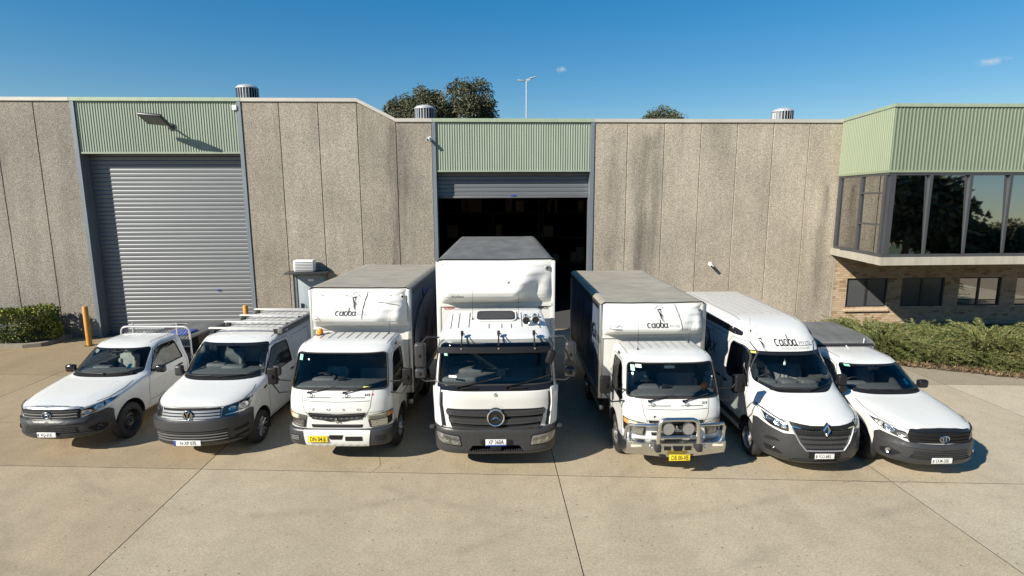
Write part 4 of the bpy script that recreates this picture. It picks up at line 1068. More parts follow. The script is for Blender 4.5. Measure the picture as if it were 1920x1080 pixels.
    lines('bonnet_crease', root, [[(-.52, 1.25), (-.56, .8), (-.50, .40)], [(.52, 1.25), (.56, .8), (.50, .40)]], B.T, w=.004, matname='paint')
    cowl_strip(root, B, zb-.008, .70, .04)
    # front end: grey bumper wrapped round to the wheel arch
    a0, a1 = -1.22, 1.22
    bump = [(-1.20, Z(.345)), (-.6, Z(.305)), (0, Z(.30)), (.6, Z(.305)), (1.20, Z(.345)), (1.13, Z(.74)), (1.02, Z(.80)), (.72, Z(.76)), (.60, Z(.715)), (0, Z(.70)), (-.60, Z(.715)), (-.72, Z(.76)), (-1.02, Z(.80)), (-1.13, Z(.74))]
    bo = patch('bumper', root, fillet(bump, .03, 3), U, .014, .03, 'plastic', .06)
    # a proud brow under the grille and lower lip
    patch('bumper_brow', bo, fillet([(-.66, Z(.64)), (0, Z(.615)), (.66, Z(.64)), (.74, Z(.73)), (.6, Z(.70)), (0, Z(.685)), (-.6, Z(.70)), (-.74, Z(.73))], .02, 3), U, .040, .05, 'plastic', .06)
    patch('bumper_lip', bo, fillet([(-.95, Z(.40)), (-.5, Z(.345)), (0, Z(.335)), (.5, Z(.345)), (.95, Z(.40)), (.52, Z(.43)), (-.52, Z(.43))], .02, 3), U, .034, .04, 'plastic', .06)
    lg = patch('lower_grille', bo, fillet([(-.56, Z(.445)), (.56, Z(.445)), (.46, Z(.585)), (-.46, Z(.585))], .03), U, .017, .012, 'void', .06)
    front_bars('grille_bar', lg, -.50, .50, [Z(.47), Z(.505), Z(.54), Z(.572)], .012, U, .026, .01, 'plastic')
    for x in (-.26, 0, .26): patch('grille_post', lg, rect(x-.02, x+.02, Z(.45), Z(.58)), U, .024, .01, 'plastic_dark', .1)
    for sgn in (-1, 1):
        fg = fillet([(sgn*.66, Z(.50)), (sgn*.80, Z(.415)), (sgn*1.0, Z(.43)), (sgn*1.02, Z(.50)), (sgn*.86, Z(.56))], .03)
        if sgn < 0: fg = list(reversed(fg))
        fo_ = patch('fog_recess', bo, fg, U, .018, .01, 'plastic_dark', .05)
        p, n = U(sgn*.86, Z(.49)); m = MB(); m.lathe([(.0, .004), (.03, .0), (.05, -.014), (.056, .012)], (0, 0, 0), 'y', 18)
        rotm = n.to_track_quat('-Y', 'Z').to_matrix(); m.v = [tuple(rotm @ Vector(v)+p+n*.02) for v in m.v]; m.obj('fog_light', 'headlight_bowl' if tray != 'rack' else 'black_gloss', fo_)
    gr = patch('grille', root, fillet([(-.56, Z(.715)), (.56, Z(.715)), (.60, Z(.80)), (.56, Z(.905)), (0, Z(.925)), (-.56, Z(.905)), (-.60, Z(.80))], .03), U, .008, .02, 'plastic_dark', .06)
    mt = 'silver' if tray == 'rack' else 'plastic_dark'
    front_bars('grille_bar', gr, -.54, .54, [Z(.745), Z(.80), Z(.855)], .026, U, .030, .03, mt if tray != 'rack' else 'plastic')
    patch('grille_crown', gr, [(-.57, Z(.893)), (0, Z(.91)), (.57, Z(.893)), (.54, Z(.925)), (0, Z(.94)), (-.54, Z(.925))], U, .030, .03, mt if tray == 'rack' else 'black_gloss', .06)
    if tray == 'rack': front_bars('grille_trim', gr, -.52, .52, [Z(.763), Z(.818)], .010, U, .040, .02, 'silver')
    p, n = U(0, Z(.81)); emblem(gr, (0, p.y-.045, Z(.81)), 'ovals', .085)
    hl = [(.55, Z(.755)), (.74, Z(.775)), (.93, Z(.83)), (1.16, Z(.915)), (1.21, Z(.955)), (1.02, Z(.945)), (.82, Z(.915)), (.60, Z(.875))]
    for sgn in (-1, 1):
        headlight(root, fillet(hl, .02, 3), U, [(.86, Z(.865), .085, .048), (.67, Z(.82), .075, .038), (1.02, Z(.895), .05, .03)], [([(.58, Z(.79)), (.63, Z(.80)), (.63, Z(.85)), (.59, Z(.85))], 'headlight_bowl'), ([(.96, Z(.852)), (1.10, Z(.905)), (1.12, Z(.93)), (.98, Z(.925))], 'lamp_cream' if tray != 'rack' else 'headlight_bowl')], sgn)
    p, n = U(plate_x, Z(.42)); plate(bo, (plate_x, p.y-.06, Z(.43)), .372, .105, plate_txt, extra='crest', sx=.70)
    # cabin
    m = MB(); m.rbox((0, 1.75, Z(1.09)), (1.40, .5, .14), .05, 3); m.rbox((-.36, 1.98, Z(1.14)), (.42, .16, .1), .04, 3); m.obj('dashboard', 'dash', root)
    steering(root, (-.36, 2.12, Z(1.10)), .18)
    for x in (-.36, .36): seat(root, x, 2.72, Z(.66), 'seat_cover' if tray == 'rack' else 'seat', .60)
    m = MB(); m.rbox((0, 1.98, zt-.085), (.24, .03, .065), .02, 3); m.tube([(0, 1.98, zt-.06), (0, 1.93, zt+.01)], .01, 6); m.obj('rear_view_mirror', 'plastic_dark', root)
    wiper(root, (.08, zb+.012), (-.60, zb+.035), F); wiper(root, (.62, zb+.012), (.02, zb+.03), F)
    sticker(root, rect(.46, .53, zb+.10, zb+.18), F, 'sticker_green' if tray == 'rack' else 'sticker_white', -.012)
    if tray != 'rack': sticker(root, rect(-.58, -.49, zt-.045, zt-.015), F, 'sticker_green', -.001)
    # roof
    lines('roof_channel', root, [[(-.54, 2.30), (-.57, 3.0)], [(.54, 2.30), (.57, 3.0)]], B.T, w=.012)
    p, n = B.T(0, 2.85); m = MB(); m.grid(lambda u, v: ((u-.5)*.05*(1-v*.6), 2.80+.14*v, p.z-.004+.055*v*(1-abs(u-.5)*.5)), 4, 4); m.grid(lambda u, v: ((u-.5)*.03*(1-v), 2.94, p.z+.05*(1-v)), 2, 2); m.obj('shark_fin', 'paint', root)
    # wheels, chassis
    for sgn in (-1, 1):
        wheel(root, sgn*(W2-.02), wx, wr_, .22, 'steel', sgn); wheel(root, sgn*(W2-.02), wx+3.085, wr_, .22, 'steel', sgn)
    m = MB()
    for sgn in (-1, 1): m.box(sgn*.42-.05, sgn*.42+.05, .5, 5.1, .38+dz, .5+dz)
    m.box(-.8, .8, wx-.05, wx+.05, wr_-.05, wr_+.05); m.box(-.8, .8, wx+3.03, wx+3.13, wr_-.05, wr_+.05); m.obj('chassis', 'void', root, smooth=False)
    return root, B, Z
uL, BL_, ZL_ = ute('utility_truck', (-8.47, 10.50, 0), R(-4.0), 'white single-cab ute with a tube headboard rack, leftmost vehicle beside the bush', .07, 1.06, 'XQ-31X', -.02, .905)
# steel tray with tube headboard
def tray(root, zfl, m='alloy_dull', y0=3.28, y1=5.25, w=.90):
    k = MB(); k.box(-w, w, y0, y1, zfl, zfl+.05); t = k.obj('tray', m, root, smooth=False)
    for (a, c, e, g_) in ((-w, -w+.03, y0, y1), (w-.03, w, y0, y1), (-w+.031, w-.031, y1-.03, y1)):
        d = MB(); d.box(a, c, e, g_, zfl+.051, zfl+.28); d.obj('drop_side', m, t, smooth=False)
    return t
t = tray(uL, .86)
k = MB(); xx, zt_, y_ = .86, 1.85, 3.30
k.tube(fillet([(-xx, .9), (-xx, zt_), (xx, zt_), (xx, .9)], [0, .16, .16, 0], 6), .024, 10) if False else k.tube([(u, y_, v) for u, v in fillet([(-xx, .9), (-xx, zt_), (xx, zt_), (xx, .9)], [0, .16, .16, 0], 6)], .024, 10)
hb = k.obj('headboard_frame', 'bar_alloy', uL)
k = MB()
for x in (-.55, .55): k.tube([(x, y_, .9), (x, y_, zt_)], .02, 8); 
for x in (-.55, .55): k.tube([(x, y_, zt_-.01), (x, y_, zt_+.10)], .016, 8)
k.tube([(-xx, y_, 1.35), (xx, y_, 1.35)], .016, 8); k.obj('headboard_post', 'bar_alloy', hb)
k = MB(); s_ = .075; n = int(1.7/s_)
for i in range(-8, n+8):
    for d in (-1, 1):
        a = -.85+i*s_; p0, p1 = [], []
        zlo, zhi = 1.36, zt_-.02; x0, x1 = a, a+d*(zhi-zlo)*.9
        # clip to frame
        ta, tb = 0., 1.
        if x1 != x0:
            t0, t1 = sorted(((-.85-x0)/(x1-x0), (.85-x0)/(x1-x0))); ta, tb = max(ta, t0), min(tb, t1)
        if tb-ta < .03: continue
        k.tube([(x0+(x1-x0)*ta, y_+.01, zlo+(zhi-zlo)*ta), (x0+(x1-x0)*tb, y_+.01, zlo+(zhi-zlo)*tb)], .004, 4, caps=False)
k.obj('headboard_mesh', 'alloy_dull', hb, smooth=False)
k = MB(); k.rbox((.1, 4.5, 1.10), (1.3, 1.1, .30), .02); k.obj('tool_box', 'steel_black', uL)
k = MB(); k.rbox((.25, 4.3, 1.52), (1.0, 1.7, .05), .01); k.obj('load_board', 'tarp_dark', uL)
k = MB(); k.rbox((.30, 3.9, 1.57), (.5, .5, .05), .01); k.obj('load_cover', 'blue_plate', uL)
k = MB(); k.box(-.7, .7, 3.9, 5.2, 1.26, 1.49); k.obj('load_crate', 'steel_black', uL, smooth=False)

uR, BR_, ZR_ = ute('utility_truck', (7.86, 8.70, 0), R(-2.0), 'white ute with a grey canopy behind the cab, rightmost vehicle by the hedge', 0, .95, 'EKM-300', -.03, .885, 'canopy')
uR.scale = (.955, 1, 1)
k = MB(); w, zc = .88, 1.62
prof = [(3.22, .92), (3.22, zc-.02), (3.30, zc+.07), (3.55, zc+.13), (4.9, zc+.16), (5.1, zc+.10), (5.15, .92)]
k.prism(prof, 'x', -w, w); cn = k.obj('canopy', 'tarp_dark', uR, smooth=False)
k = MB(); k.tube([(-w+.02, 3.2, .95), (-w+.02, 3.2, zc-.04), (-w+.08, 3.2, zc+.02), (w-.08, 3.2, zc+.02), (w-.02, 3.2, zc-.04), (w-.02, 3.2, .95)], .026, 10); hb = k.obj('headboard_frame', 'plastic', uR)
k = MB()
for i in range(26):
    a = -.85+i*.066
    for d in (-1, 1): k.tube([(a, 3.2, zc-.16), (max(-.86, min(.86, a+d*.12)), 3.2, zc)], .005, 4, caps=False)
k.obj('headboard_mesh', 'plastic', hb, smooth=False)
k = MB(); k.tube([(.6, 3.22, zc+.02), (.6, 3.22, zc+.16)], .008, 6); k.obj('antenna', 'white_plate', uR)
t = tray(uR, .80, 'plastic')
# ================================================================== low panel van with roof bars
def low_van():
    root = empty('panel_van', (-5.66, 10.16, 0), R(-3.5), 'low white panel van with roof bars and a side awning, second vehicle from the left', 'van')
    L = [dict(z=.32, yf=.20, D=.6, n=2.6, w=.84, wr=.88, yr=5.05, Rr=.08), dict(z=.37, yf=.06, w=.90, wr=.93), dict(z=.46, yf=.01, D=.68, n=2.6, w=.925, wr=.945), dict(z=.62, yf=0, w=.935, wr=.952), dict(z=.80, yf=.015, w=.94, wr=.952),
         dict(z=.86, yf=.04, D=.72), dict(z=1.05, yf=.10, D=.80, n=2.6, w=.935, wr=.95), dict(z=1.10, yf=.16, D=.86, n=2.7), dict(z=1.17, yf=.36, D=.88, n=3., w=.93), dict(z=1.225, yf=.66, D=.80, n=3.3, w=.925), dict(z=1.275, yf=.96, D=.70, n=3.6, w=.92, wr=.94),
         dict(z=1.30, yf=1.06, D=.64, n=3.4, w=.915), dict(z=1.55, yf=1.36, D=.56, n=3.2, w=.885, wr=.915), dict(z=1.78, yf=1.68, D=.48, n=3.2, w=.845, wr=.88), dict(z=1.86, yf=1.80, D=.44, w=.825, wr=.86), dict(z=1.92, yf=1.95, D=.38, n=3.4, w=.79, wr=.82, yr=5.0),
         dict(z=1.96, yf=2.15, D=.32, n=3.6, w=.70, wr=.72, yr=4.95), dict(z=1.98, yf=2.4, D=.25, w=.5, wr=.5, yr=4.85), dict(z=1.987, yf=2.6, D=.15, w=.2, wr=.2, yr=4.7, Rr=.04)]
    B = Body(L); F, U = B.F, B.U
    zb, zt = 1.32, 1.875
    ws = fillet([(-.845, zb), (.845, zb), (.735, zt), (-.735, zt)], [.06, .06, .07, .07])
    sw = fillet([(1.42, 1.30), (1.50, 1.27), (2.62, 1.27), (2.56, 1.77), (2.05, 1.79), (1.90, 1.74)], [.03, .04, .06, .08, .1, .1])
    wx, wr_ = .98, .335
    arch = MB()
    for y in (wx, wx+3.0):
        for sgn in (-1, 1): arch.lathe([(0, sgn*.58), (wr_+.07, sgn*.58), (wr_+.07, sgn*1.3), (0, sgn*1.3)], (0, y, wr_+.02), 'x', 40)
    cw = MB(); cw.prism(ws, 'y', .8, 2.75); cs = MB(); cs.prism(sw, 'x', -1.3, 1.3); pit = MB(); pit.box(-.78, .78, 1.85, 2.78, .75, 1.33)
    B.build(root, [arch, cw, cs, pit])
    patch('windscreen', root, ws, F, -.006, 0, 'windscreen', .08)
    patch('screen_border', root, [(-.83, zb), (.83, zb), (.815, zb+.05), (.3, zb+.03), (-.3, zb+.03), (-.815, zb+.05)], F, -.004, 0, 'black_gloss', .08)
    patch('screen_border', root, [(-.745, zt-.045), (.745, zt-.045), (.73, zt), (-.73, zt)], F, -.004, 0, 'black_gloss', .08)
    for sgn in (-1, 1):
        sd = B.Sd(sgn)
        patch('side_window', root, sw, sd, -.008, 0, 'side_glass', .12)
        lines('door_gap', root, [[(1.36, .42), (1.36, .9), (1.38, 1.26), (1.88, 1.78), (2.05, 1.86), (2.64, 1.84), (2.74, 1.25), (2.72, .42), (1.36, .42)], [(2.80, .40), (2.82, 1.80), (3.75, 1.80), (3.75, .95)]], sd, w=.010)
        lines('body_crease', root, [[(1.4, .56), (4.7, .56)], [(1.5, 1.16), (4.9, 1.16)]], sd, w=.014, matname='paint')
        lines('slide_rail', root, [[(3.80, 1.14), (4.85, 1.14)]], sd, w=.025)
        lines('window_trim', root, [sw], sd, w=.022, close=True, matname='rubber')
        lines('weather_strip', root, [[(1.44, 1.262), (2.62, 1.262)]], sd, w=.02)
        for y in (2.56, 2.98): m = MB(); p, n = sd(y, 1.09); m.rbox((p.x+sgn*.014, y, 1.09), (.03, .17, .035), .012); m.obj('door_handle', 'plastic_dark', root)
        m = MB(); p, n = sd(1.22, 1.10); m.rbox((p.x+sgn*.004, 1.22, 1.10), (.012, .13, .035), .005, rot=Matrix.Rotation(R(12), 3, 'X').to_euler()); m.obj('side_repeater', 'plastic_dark', root)
        car_mirror(root, sgn*.90, 1.55, 1.34, sgn, (.17, .13, .23), 'plastic', .09)
    lines('bonnet_gap', root, [[(-.84, 1.02), (-.87, .8), (-.82, .5), (-.68, .25)], [(.84, 1.02), (.87, .8), (.82, .5), (.68, .25)]], B.T, w=.008)
    cowl_strip(root, B, zb-.012, .80, .03)
    lines('bonnet_edge', root, [[(-.60, 1.045), (-.3, 1.068), (0, 1.072), (.3, 1.068), (.60, 1.045)], [(.60, 1.045), (.85, 1.07), (1.05, 1.092)], [(-.60, 1.045), (-.85, 1.07), (-1.05, 1.092)]], U, w=.009)
    # bumper: broad grey band, slatted lower part
    bo = patch('bumper', root, fillet([(-1.27, .37), (-.6, .335), (0, .325), (.6, .335), (1.27, .37), (1.24, .86), (1.16, .90), (.62, .855), (0, .835), (-.62, .855), (-1.16, .90), (-1.24, .86)], .03, 3), U, .014, .03, 'plastic', .06)
    patch('bumper_band', bo, fillet([(-.98, .665), (-.5, .645), (0, .64), (.5, .645), (.98, .665), (1.06, .80), (.55, .815), (0, .81), (-.55, .815), (-1.06, .80)], .02, 3), U, .044, .05, 'plastic', .06)
    lgr = patch('lower_grille', bo, fillet([(-.66, .44), (.66, .44), (.70, .63), (-.70, .63)], .02), U, .017, .01, 'void', .06)
    front_bars('grille_bar', lgr, -.70, .70, [.615, .560, .505, .452], .024, U, .036, .03, 'plastic', .004)
    front_bars('grille_trim', lgr, -.68, .68, [.574, .519, .464], .008, U, .042, .02, 'silver', .004)
    patch('bumper_lip', bo, fillet([(-.98, .385), (-.5, .345), (0, .335), (.5, .345), (.98, .385), (.6, .43), (-.6, .43)], .02, 3), U, .040, .05, 'plastic', .06)
    for sgn in (-1, 1):
        for z in (.55, .42):
            q = fillet([(sgn*.80, z), (sgn*1.10, z+.03), (sgn*1.10, z+.09), (sgn*.80, z+.05)], .015)
            patch('side_intake', bo, q if sgn > 0 else list(reversed(q)), U, .019, .01, 'void', .06)
    gr = patch('grille', root, fillet([(-.56, .852), (.56, .852), (.57, 1.03), (0, 1.055), (-.57, 1.03)], .02), U, .008, .02, 'void', .06)
    front_bars('grille_bar', gr, -.555, .555, [.875, .930, .985], .034, U, .028, .03, 'silver', -.006)
    front_bars('grille_trim', gr, -.555, .555, [1.032], .014, U, .022, .02, 'plastic_dark', -.018)
    p, n = U(0, .95); emblem(gr, (0, p.y-.05, .945), 'vw', .088)
    hl = [(.575, .862), (.78, .86), (.98, .875), (1.13, .925), (1.19, 1.03), (1.21, 1.095), (1.02, 1.075), (.80, 1.055), (.60, 1.035)]
    for sgn in (-1, 1):
        headlight(root, fillet(hl, .02, 3), U, [(.98, .995, .10, .055), (.76, .985, .075, .038), (1.13, 1.035, .04, .035)], [([(.64, .885), (.98, .893), (1.08, .93), (.98, .915), (.64, .905)], 'headlight_bowl')], sgn)
    p, n = U(-.03, .41); plate(bo, (-.03, p.y-.06, .415), .52, .112, 'N-XP 07E', extra='band', sx=.80)
    # cabin
    m = MB(); m.rbox((0, 1.66, 1.25), (1.56, .60, .16), .06, 3); m.rbox((0, 1.80, 1.30), (.5, .2, .18), .05, 3); m.rbox((-.40, 1.84, 1.35), (.44, .16, .13), .05, 3); m.obj('dashboard', 'dash', root)
    steering(root, (-.40, 1.98, 1.30), .18, 38)
    seat(root, -.42, 2.55, .82, 'seat', .66); seat(root, .42, 2.55, .82, 'seat', .66)
    m = MB(); m.box(-.8, .8, 2.70, 2.745, 1.2, 1.78); m.obj('bulkhead', 'seat', root, smooth=False)
    m = MB(); m.rbox((0, 1.86, zt-.10), (.25, .03, .07), .02, 3); m.tube([(0, 1.86, zt-.07), (0, 1.82, zt)], .01, 6); m.obj('rear_view_mirror', 'plastic_dark', root)
    wiper(root, (-.72, zb+.015), (.10, zb+.03), F); wiper(root, (.02, zb+.012), (.70, zb+.045), F)
    # roof pressing ribs and the bar set
    lines('roof_rib', root, [[(x, 2.6), (x, 4.7)] for x in (-.42, -.25, -.08, .08, .25, .42)], B.T, w=.012, matname='seam', off=.003)
    lines('roof_channel', root, [[(-.70, 2.15), (-.73, 4.8)], [(.70, 2.15), (.73, 4.8)]], B.T, w=.016)
    rk = []
    for y in (2.38, 3.05, 3.78, 4.55):
        m = MB(); m.rbox((.0, y, 2.075), (1.62, .095, .036), .012, 2); br = m.obj('roof_bar', 'bar_alloy', root)
        for sgn in (-1, 1):
            m = MB(); m.add([(sgn*.70, y-.06, 1.93), (sgn*.70, y+.06, 1.93), (sgn*.80, y+.06, 1.93), (sgn*.80, y-.06, 1.93), (sgn*.66, y-.03, 2.06), (sgn*.66, y+.03, 2.06), (sgn*.74, y+.03, 2.06), (sgn*.74, y-.03, 2.06)], [(0, 1, 2, 3), (7, 6, 5, 4), (0, 4, 5, 1), (1, 5, 6, 2), (2, 6, 7, 3), (3, 7, 4, 0)]); m.obj('bar_foot', 'plastic_dark', br, smooth=False)
        m = MB(); m.rbox((-.812, y, 2.075), (.012, .08, .036), .004); m.obj('end_cap', 'plastic_dark', br)
    m = MB(); m.rbox((.85, 3.45, 2.015), (.13, 2.35, .125), .03, 3); aw = m.obj('side_awning', 'steel_black', root); aw.data.materials.clear(); aw.data.materials.append(MATS['tarp_dark'])
    v, f = text2('ARB', .05, 1., 0, .001); m = MB(); m.add([(.917, 2.48+x, 2.015+y) for x, y in v], f); m.obj('lettering', 'sticker_white', aw, smooth=False, fix=False)
    for sgn in (-1, 1):
        wheel(root, sgn*.935, wx, wr_, .215, 'alloy', sgn); wheel(root, sgn*.935, wx+3.0, wr_, .215, 'alloy', sgn)
        m = MB(); m.lathe([(wr_+.065, sgn*.56), (wr_+.065, sgn*.90)], (0, wx, wr_+.02), 'x', 32, a0=0, a1=R(180)); m.obj('arch_liner', 'void', root)
        m = MB(); m.box(sgn*.74, sgn*.90, wx+.42, wx+.43, .14, .36); m.obj('mud_flap', 'rubber', root, smooth=False)
    m = MB(); m.box(-.8, .8, .9, 4.9, .22, .30); m.obj('chassis', 'void', root, smooth=False)
low_van()

# ================================================================== tall panel van with lettering over the windscreen
def tall_van():
    root = empty('panel_van', (5.86, 8.86, 0), R(-2.5), 'tall white panel van with dark grey bumper and lettering over its windscreen', 'van')
    root.scale = (.905, 1, 1)
    L = [dict(z=.25, yf=.26, D=.75, n=2.7, w=.88, wr=.95, yr=6.0, Rr=.10), dict(z=.31, yf=.10, w=.95, wr=1.0), dict(z=.42, yf=.02, D=.76, n=2.7, w=.985, wr=1.02), dict(z=.55, yf=0, w=1.0, wr=1.03), dict(z=.80, yf=.02, D=.80, w=1.01, wr=1.035),
         dict(z=.98, yf=.06, D=.84, n=2.7), dict(z=1.04, yf=.12, D=.88, n=2.7), dict(z=1.11, yf=.27, D=.95, n=2.7, w=1.005), dict(z=1.20, yf=.50, D=.88, n=2.9, w=1.0), dict(z=1.27, yf=.70, D=.80, n=3.1, w=.995, wr=1.03), dict(z=1.305, yf=.80, D=.74, n=3.),
         dict(z=1.55, yf=1.10, D=.66, n=2.9, w=.975, wr=1.02), dict(z=1.80, yf=1.40, D=.58, n=2.9, w=.94, wr=1.0), dict(z=1.93, yf=1.54, D=.55, n=2.9, w=.92, wr=.985), dict(z=2.05, yf=1.66, D=.53, w=.90, wr=.97), dict(z=2.20, yf=1.86, D=.50, n=3., w=.87, wr=.95), dict(z=2.29, yf=2.03, D=.46, w=.845, wr=.935, yr=5.97),
         dict(z=2.35, yf=2.22, D=.42, n=3.2, w=.81, wr=.90, yr=5.94), dict(z=2.39, yf=2.42, D=.36, w=.75, wr=.83, yr=5.90), dict(z=2.41, yf=2.6, D=.30, w=.64, wr=.70, yr=5.84), dict(z=2.418, yf=2.75, D=.2, w=.4, wr=.4, yr=5.75, Rr=.03)]
    B = Body(L, NF=30); F, U = B.F, B.U
    zb, zt = 1.325, 1.93
    ws = fillet([(-.865, zb+.12), (-.55, zb), (.55, zb), (.865, zb+.12), (.80, zt), (-.80, zt)], [.06, .1, .1, .06, .08, .08])
    sw = fillet([(1.28, 1.30), (2.18, 1.27), (2.28, 1.34), (2.26, 1.92), (2.16, 2.0), (1.82, 1.98), (1.62, 1.84)], [.03, .12, .12, .12, .1, .1, .1])
    wx, wr_ = 1.08, .345
    arch = MB()
    for y in (wx, wx+3.60):
        for sgn in (-1, 1): arch.lathe([(0, sgn*.62), (wr_+.075, sgn*.62), (wr_+.075, sgn*1.4), (0, sgn*1.4)], (0, y, wr_+.02), 'x', 40)
    cw = MB(); cw.prism(ws, 'y', .5, 2.3); cs = MB(); cs.prism(sw, 'x', -1.4, 1.4); pit = MB(); pit.box(-.85, .85, 1.45, 2.35, .8, 1.36)
    B.build(root, [arch, cw, cs, pit])
    patch('windscreen', root, ws, F, -.006, 0, 'windscreen', .08)
    patch('screen_border', root, [(-.78, zb+.10), (-.55, zb+.012), (.55, zb+.012), (.78, zb+.10), (.76, zb+.14), (.5, zb+.06), (-.5, zb+.06), (-.76, zb+.14)], F, -.004, 0, 'black_gloss', .08)
    patch('screen_border', root, [(-.81, zt-.06), (.81, zt-.06), (.80, zt), (-.80, zt)], F, -.004, 0, 'black_gloss', .08)
    for sgn in (-1, 1):
        sd = B.Sd(sgn)
        patch('side_window', root, sw, sd, -.008, 0, 'tint_glass', .12)
        lines('window_trim', root, [sw], sd, w=.024, close=True, matname='rubber')
        lines('door_gap', root, [[(1.22, .42), (1.22, .9), (1.25, 1.28), (1.60, 1.90), (1.82, 2.06), (2.25, 2.08), (2.40, 1.9), (2.40, .95), (2.30, .42)], [(2.48, .4), (2.48, 2.05), (3.72, 2.05), (3.72, .9)]], sd, w=.011)
        patch('roof_glazing', root, fillet([(2.0, 2.13), (5.6, 2.13), (5.6, 2.24), (2.25, 2.25), (2.05, 2.20)], .04), sd, .008, .02, 'black_gloss', .15)
        for y in (2.27, 2.62): m = MB(); p, n = sd(y, 1.13); m.rbox((p.x+sgn*.014, y, 1.13), (.03, .19, .045), .012); m.obj('door_handle', 'plastic_dark', root)
        lines('side_moulding', root, [[(1.3, .52), (4.1, .52)]], sd, w=.14, matname='plastic', off=.012)
        m = MB(); m.rbox((sgn*1.13, 1.38, 1.40), (.20, .15, .22), .055, 4); mi = m.obj('mirror', 'plastic_dark', root)
        m = MB(); m.rbox((sgn*1.14, 1.37, 1.22), (.21, .14, .15), .045, 4); m.obj('mirror_lower', 'plastic_dark', mi)
        m = MB(); m.tube([(sgn*.92, 1.42, 1.30), (sgn*1.06, 1.40, 1.33)], .05, 8); m.obj('mirror_arm', 'plastic_dark', mi)
        m = MB(); m.rbox((sgn*1.13, 1.459, 1.40), (.16, .012, .17), .03, 2); m.obj('mirror_glass', 'chrome', mi)
    # side graphics on the visible side
    sd = B.Sd(-1)
    decal_text('lettering', root, 'AJAX', (3.35, 1.62), .24, sd, 'ink', 1., .25, .004, .004, -1)
    decal('logo', root, stroke2(arc2(3.62, 1.62, .26, .32, 80, 250, 12), [.02+.01*i for i in range(13)])+stroke2([(3.95, 1.75), (3.2, 2.0), (2.95, 1.86)], .012), sd)
    # bonnet, lamps, grille
    lines('bonnet_gap', root, [[(-.88, .72), (-.93, .62), (-.90, .45), (-.62, .22)], [(.88, .72), (.93, .62), (.90, .45), (.62, .22)]], B.T, w=.009)
    bo = patch('bumper', root, fillet([(-1.52, .31), (-.8, .265), (0, .255), (.8, .265), (1.52, .31), (1.46, .90), (1.30, .93), (1.05, .88), (.74, .82), (.56, .84), (.56, .56), (-.56, .56), (-.56, .84), (-.74, .82), (-1.05, .88), (-1.30, .93), (-1.46, .90)], .03, 3), U, .016, .03, 'plastic', .06)
    gr = patch('grille', root, fillet([(-.34, .575), (.34, .575), (.46, .70), (.60, .985), (.30, .965), (-.30, .965), (-.60, .985), (-.46, .70)], .03), U, .010, .02, 'void', .06)
    trim = patch('grille_crown', gr, fillet([(-.62, .965), (-.3, .94), (.3, .94), (.62, .965), (.64, 1.02), (.3, .995), (-.3, .995), (-.64, 1.02)], .015), U, .030, .04, 'plastic_dark', .06)
    lines('grille_trim', gr, [[(-.60, .96), (-.3, .938), (.3, .938), (.60, .96)]], U, .034, 'chrome', .014)
    fr_pts = [(-.61, .95), (-.47, .70), (-.36, .575), (.36, .575), (.47, .70), (.61, .95)]
    m = MB(); m.tube([(lambda pn: pn[0]+pn[1]*.028)(U(u, v)) for u, v in dense(fr_pts, .05)], .016, 8); m.obj('grille_surround', 'silver', gr)
    def hw(z): return .36+.22*min(1, max(0, (z-.575)/.33))
    for z in (.60, .685, .77, .855): 
        h = hw(z)-.03; front_bars('grille_bar', gr, -h, h, [z], .022, U, .024, .02, 'plastic_dark')
    for r_ in range(7):
        z = .625+r_*.047; h = hw(z)-.05; n = int(2*h/.055)
        m = MB()
        for i in range(n+1):
            x = -h+2*h*i/n+(.0137 if r_ % 2 else 0); p, nn = U(x, z); m.rbox(p+nn*.016, (.022, .014, .020), .006, 1)
        m.obj('grille_stud', 'plastic', gr, smooth=False)
    p, n = U(0, .955); emblem(gr, (0, p.y-.055, .945), 'lozenge', .125)
    hl = [(.655, .86), (.80, .865), (1.0, .90), (1.14, .95), (1.24, 1.06), (1.26, 1.13), (1.12, 1.11), (.90, 1.06), (.66, 1.0)]
    for sgn in (-1, 1):
        headlight(root, fillet(hl, .02, 3), U, [(1.02, 1.0, .075, .045), (.86, .965, .07, .04)], [([(.70, .90), (.78, .905), (.78, .955), (.70, .965)], 'headlight_bowl')], sgn, 'black_gloss', [(.69, .985), (.90, 1.04), (1.10, 1.08), (1.21, 1.095), (1.20, 1.04), (1.10, .955), (1.14, 1.04), (1.17, 1.075), (1.10, 1.062), (.90, 1.022), (.70, .972)])
        q = fillet([(sgn*.74, .44), (sgn*1.06, .44), (sgn*1.14, .52), (sgn*.98, .535), (sgn*.86, .51)], .03)
        fo_ = patch('fog_recess', bo, q if sgn > 0 else list(reversed(q)), U, .021, .01, 'plastic_dark', .05)
        q = fillet([(sgn*.80, .66), (sgn*1.10, .62), (sgn*1.12, .66), (sgn*1.02, .70), (sgn*.86, .70)], .02)
        patch('side_intake', bo, q if sgn > 0 else list(reversed(q)), U, .021, .01, 'void', .05)
        p, n = U(sgn*.92, .475); m = MB(); m.lathe([(0, .01), (.04, .0), (.055, .014)], (0, 0, 0), 'y', 16); rm = n.to_track_quat('-Y', 'Z').to_matrix(); m.v = [tuple(rm @ Vector(v)+p+n*.026) for v in m.v]; m.obj('fog_light', 'black_gloss', fo_)
    patch('lower_intake', bo, fillet([(-.62, .335), (.62, .335), (.56, .405), (-.56, .405)], .02), U, .021, .01, 'void', .06)
    front_bars('intake_bar', bo, -.58, .58, [.35, .39], .010, U, .028, .01, 'plastic')
    patch('plate_recess', bo, rect(-.30, .30, .435, .545), U, .026, .02, 'plastic_dark', .1)
    p, n = U(0, .49); plate(bo, (-.03, p.y-.055, .49), .372, .10, 'FGO-84X', extra='crest', sx=.70)
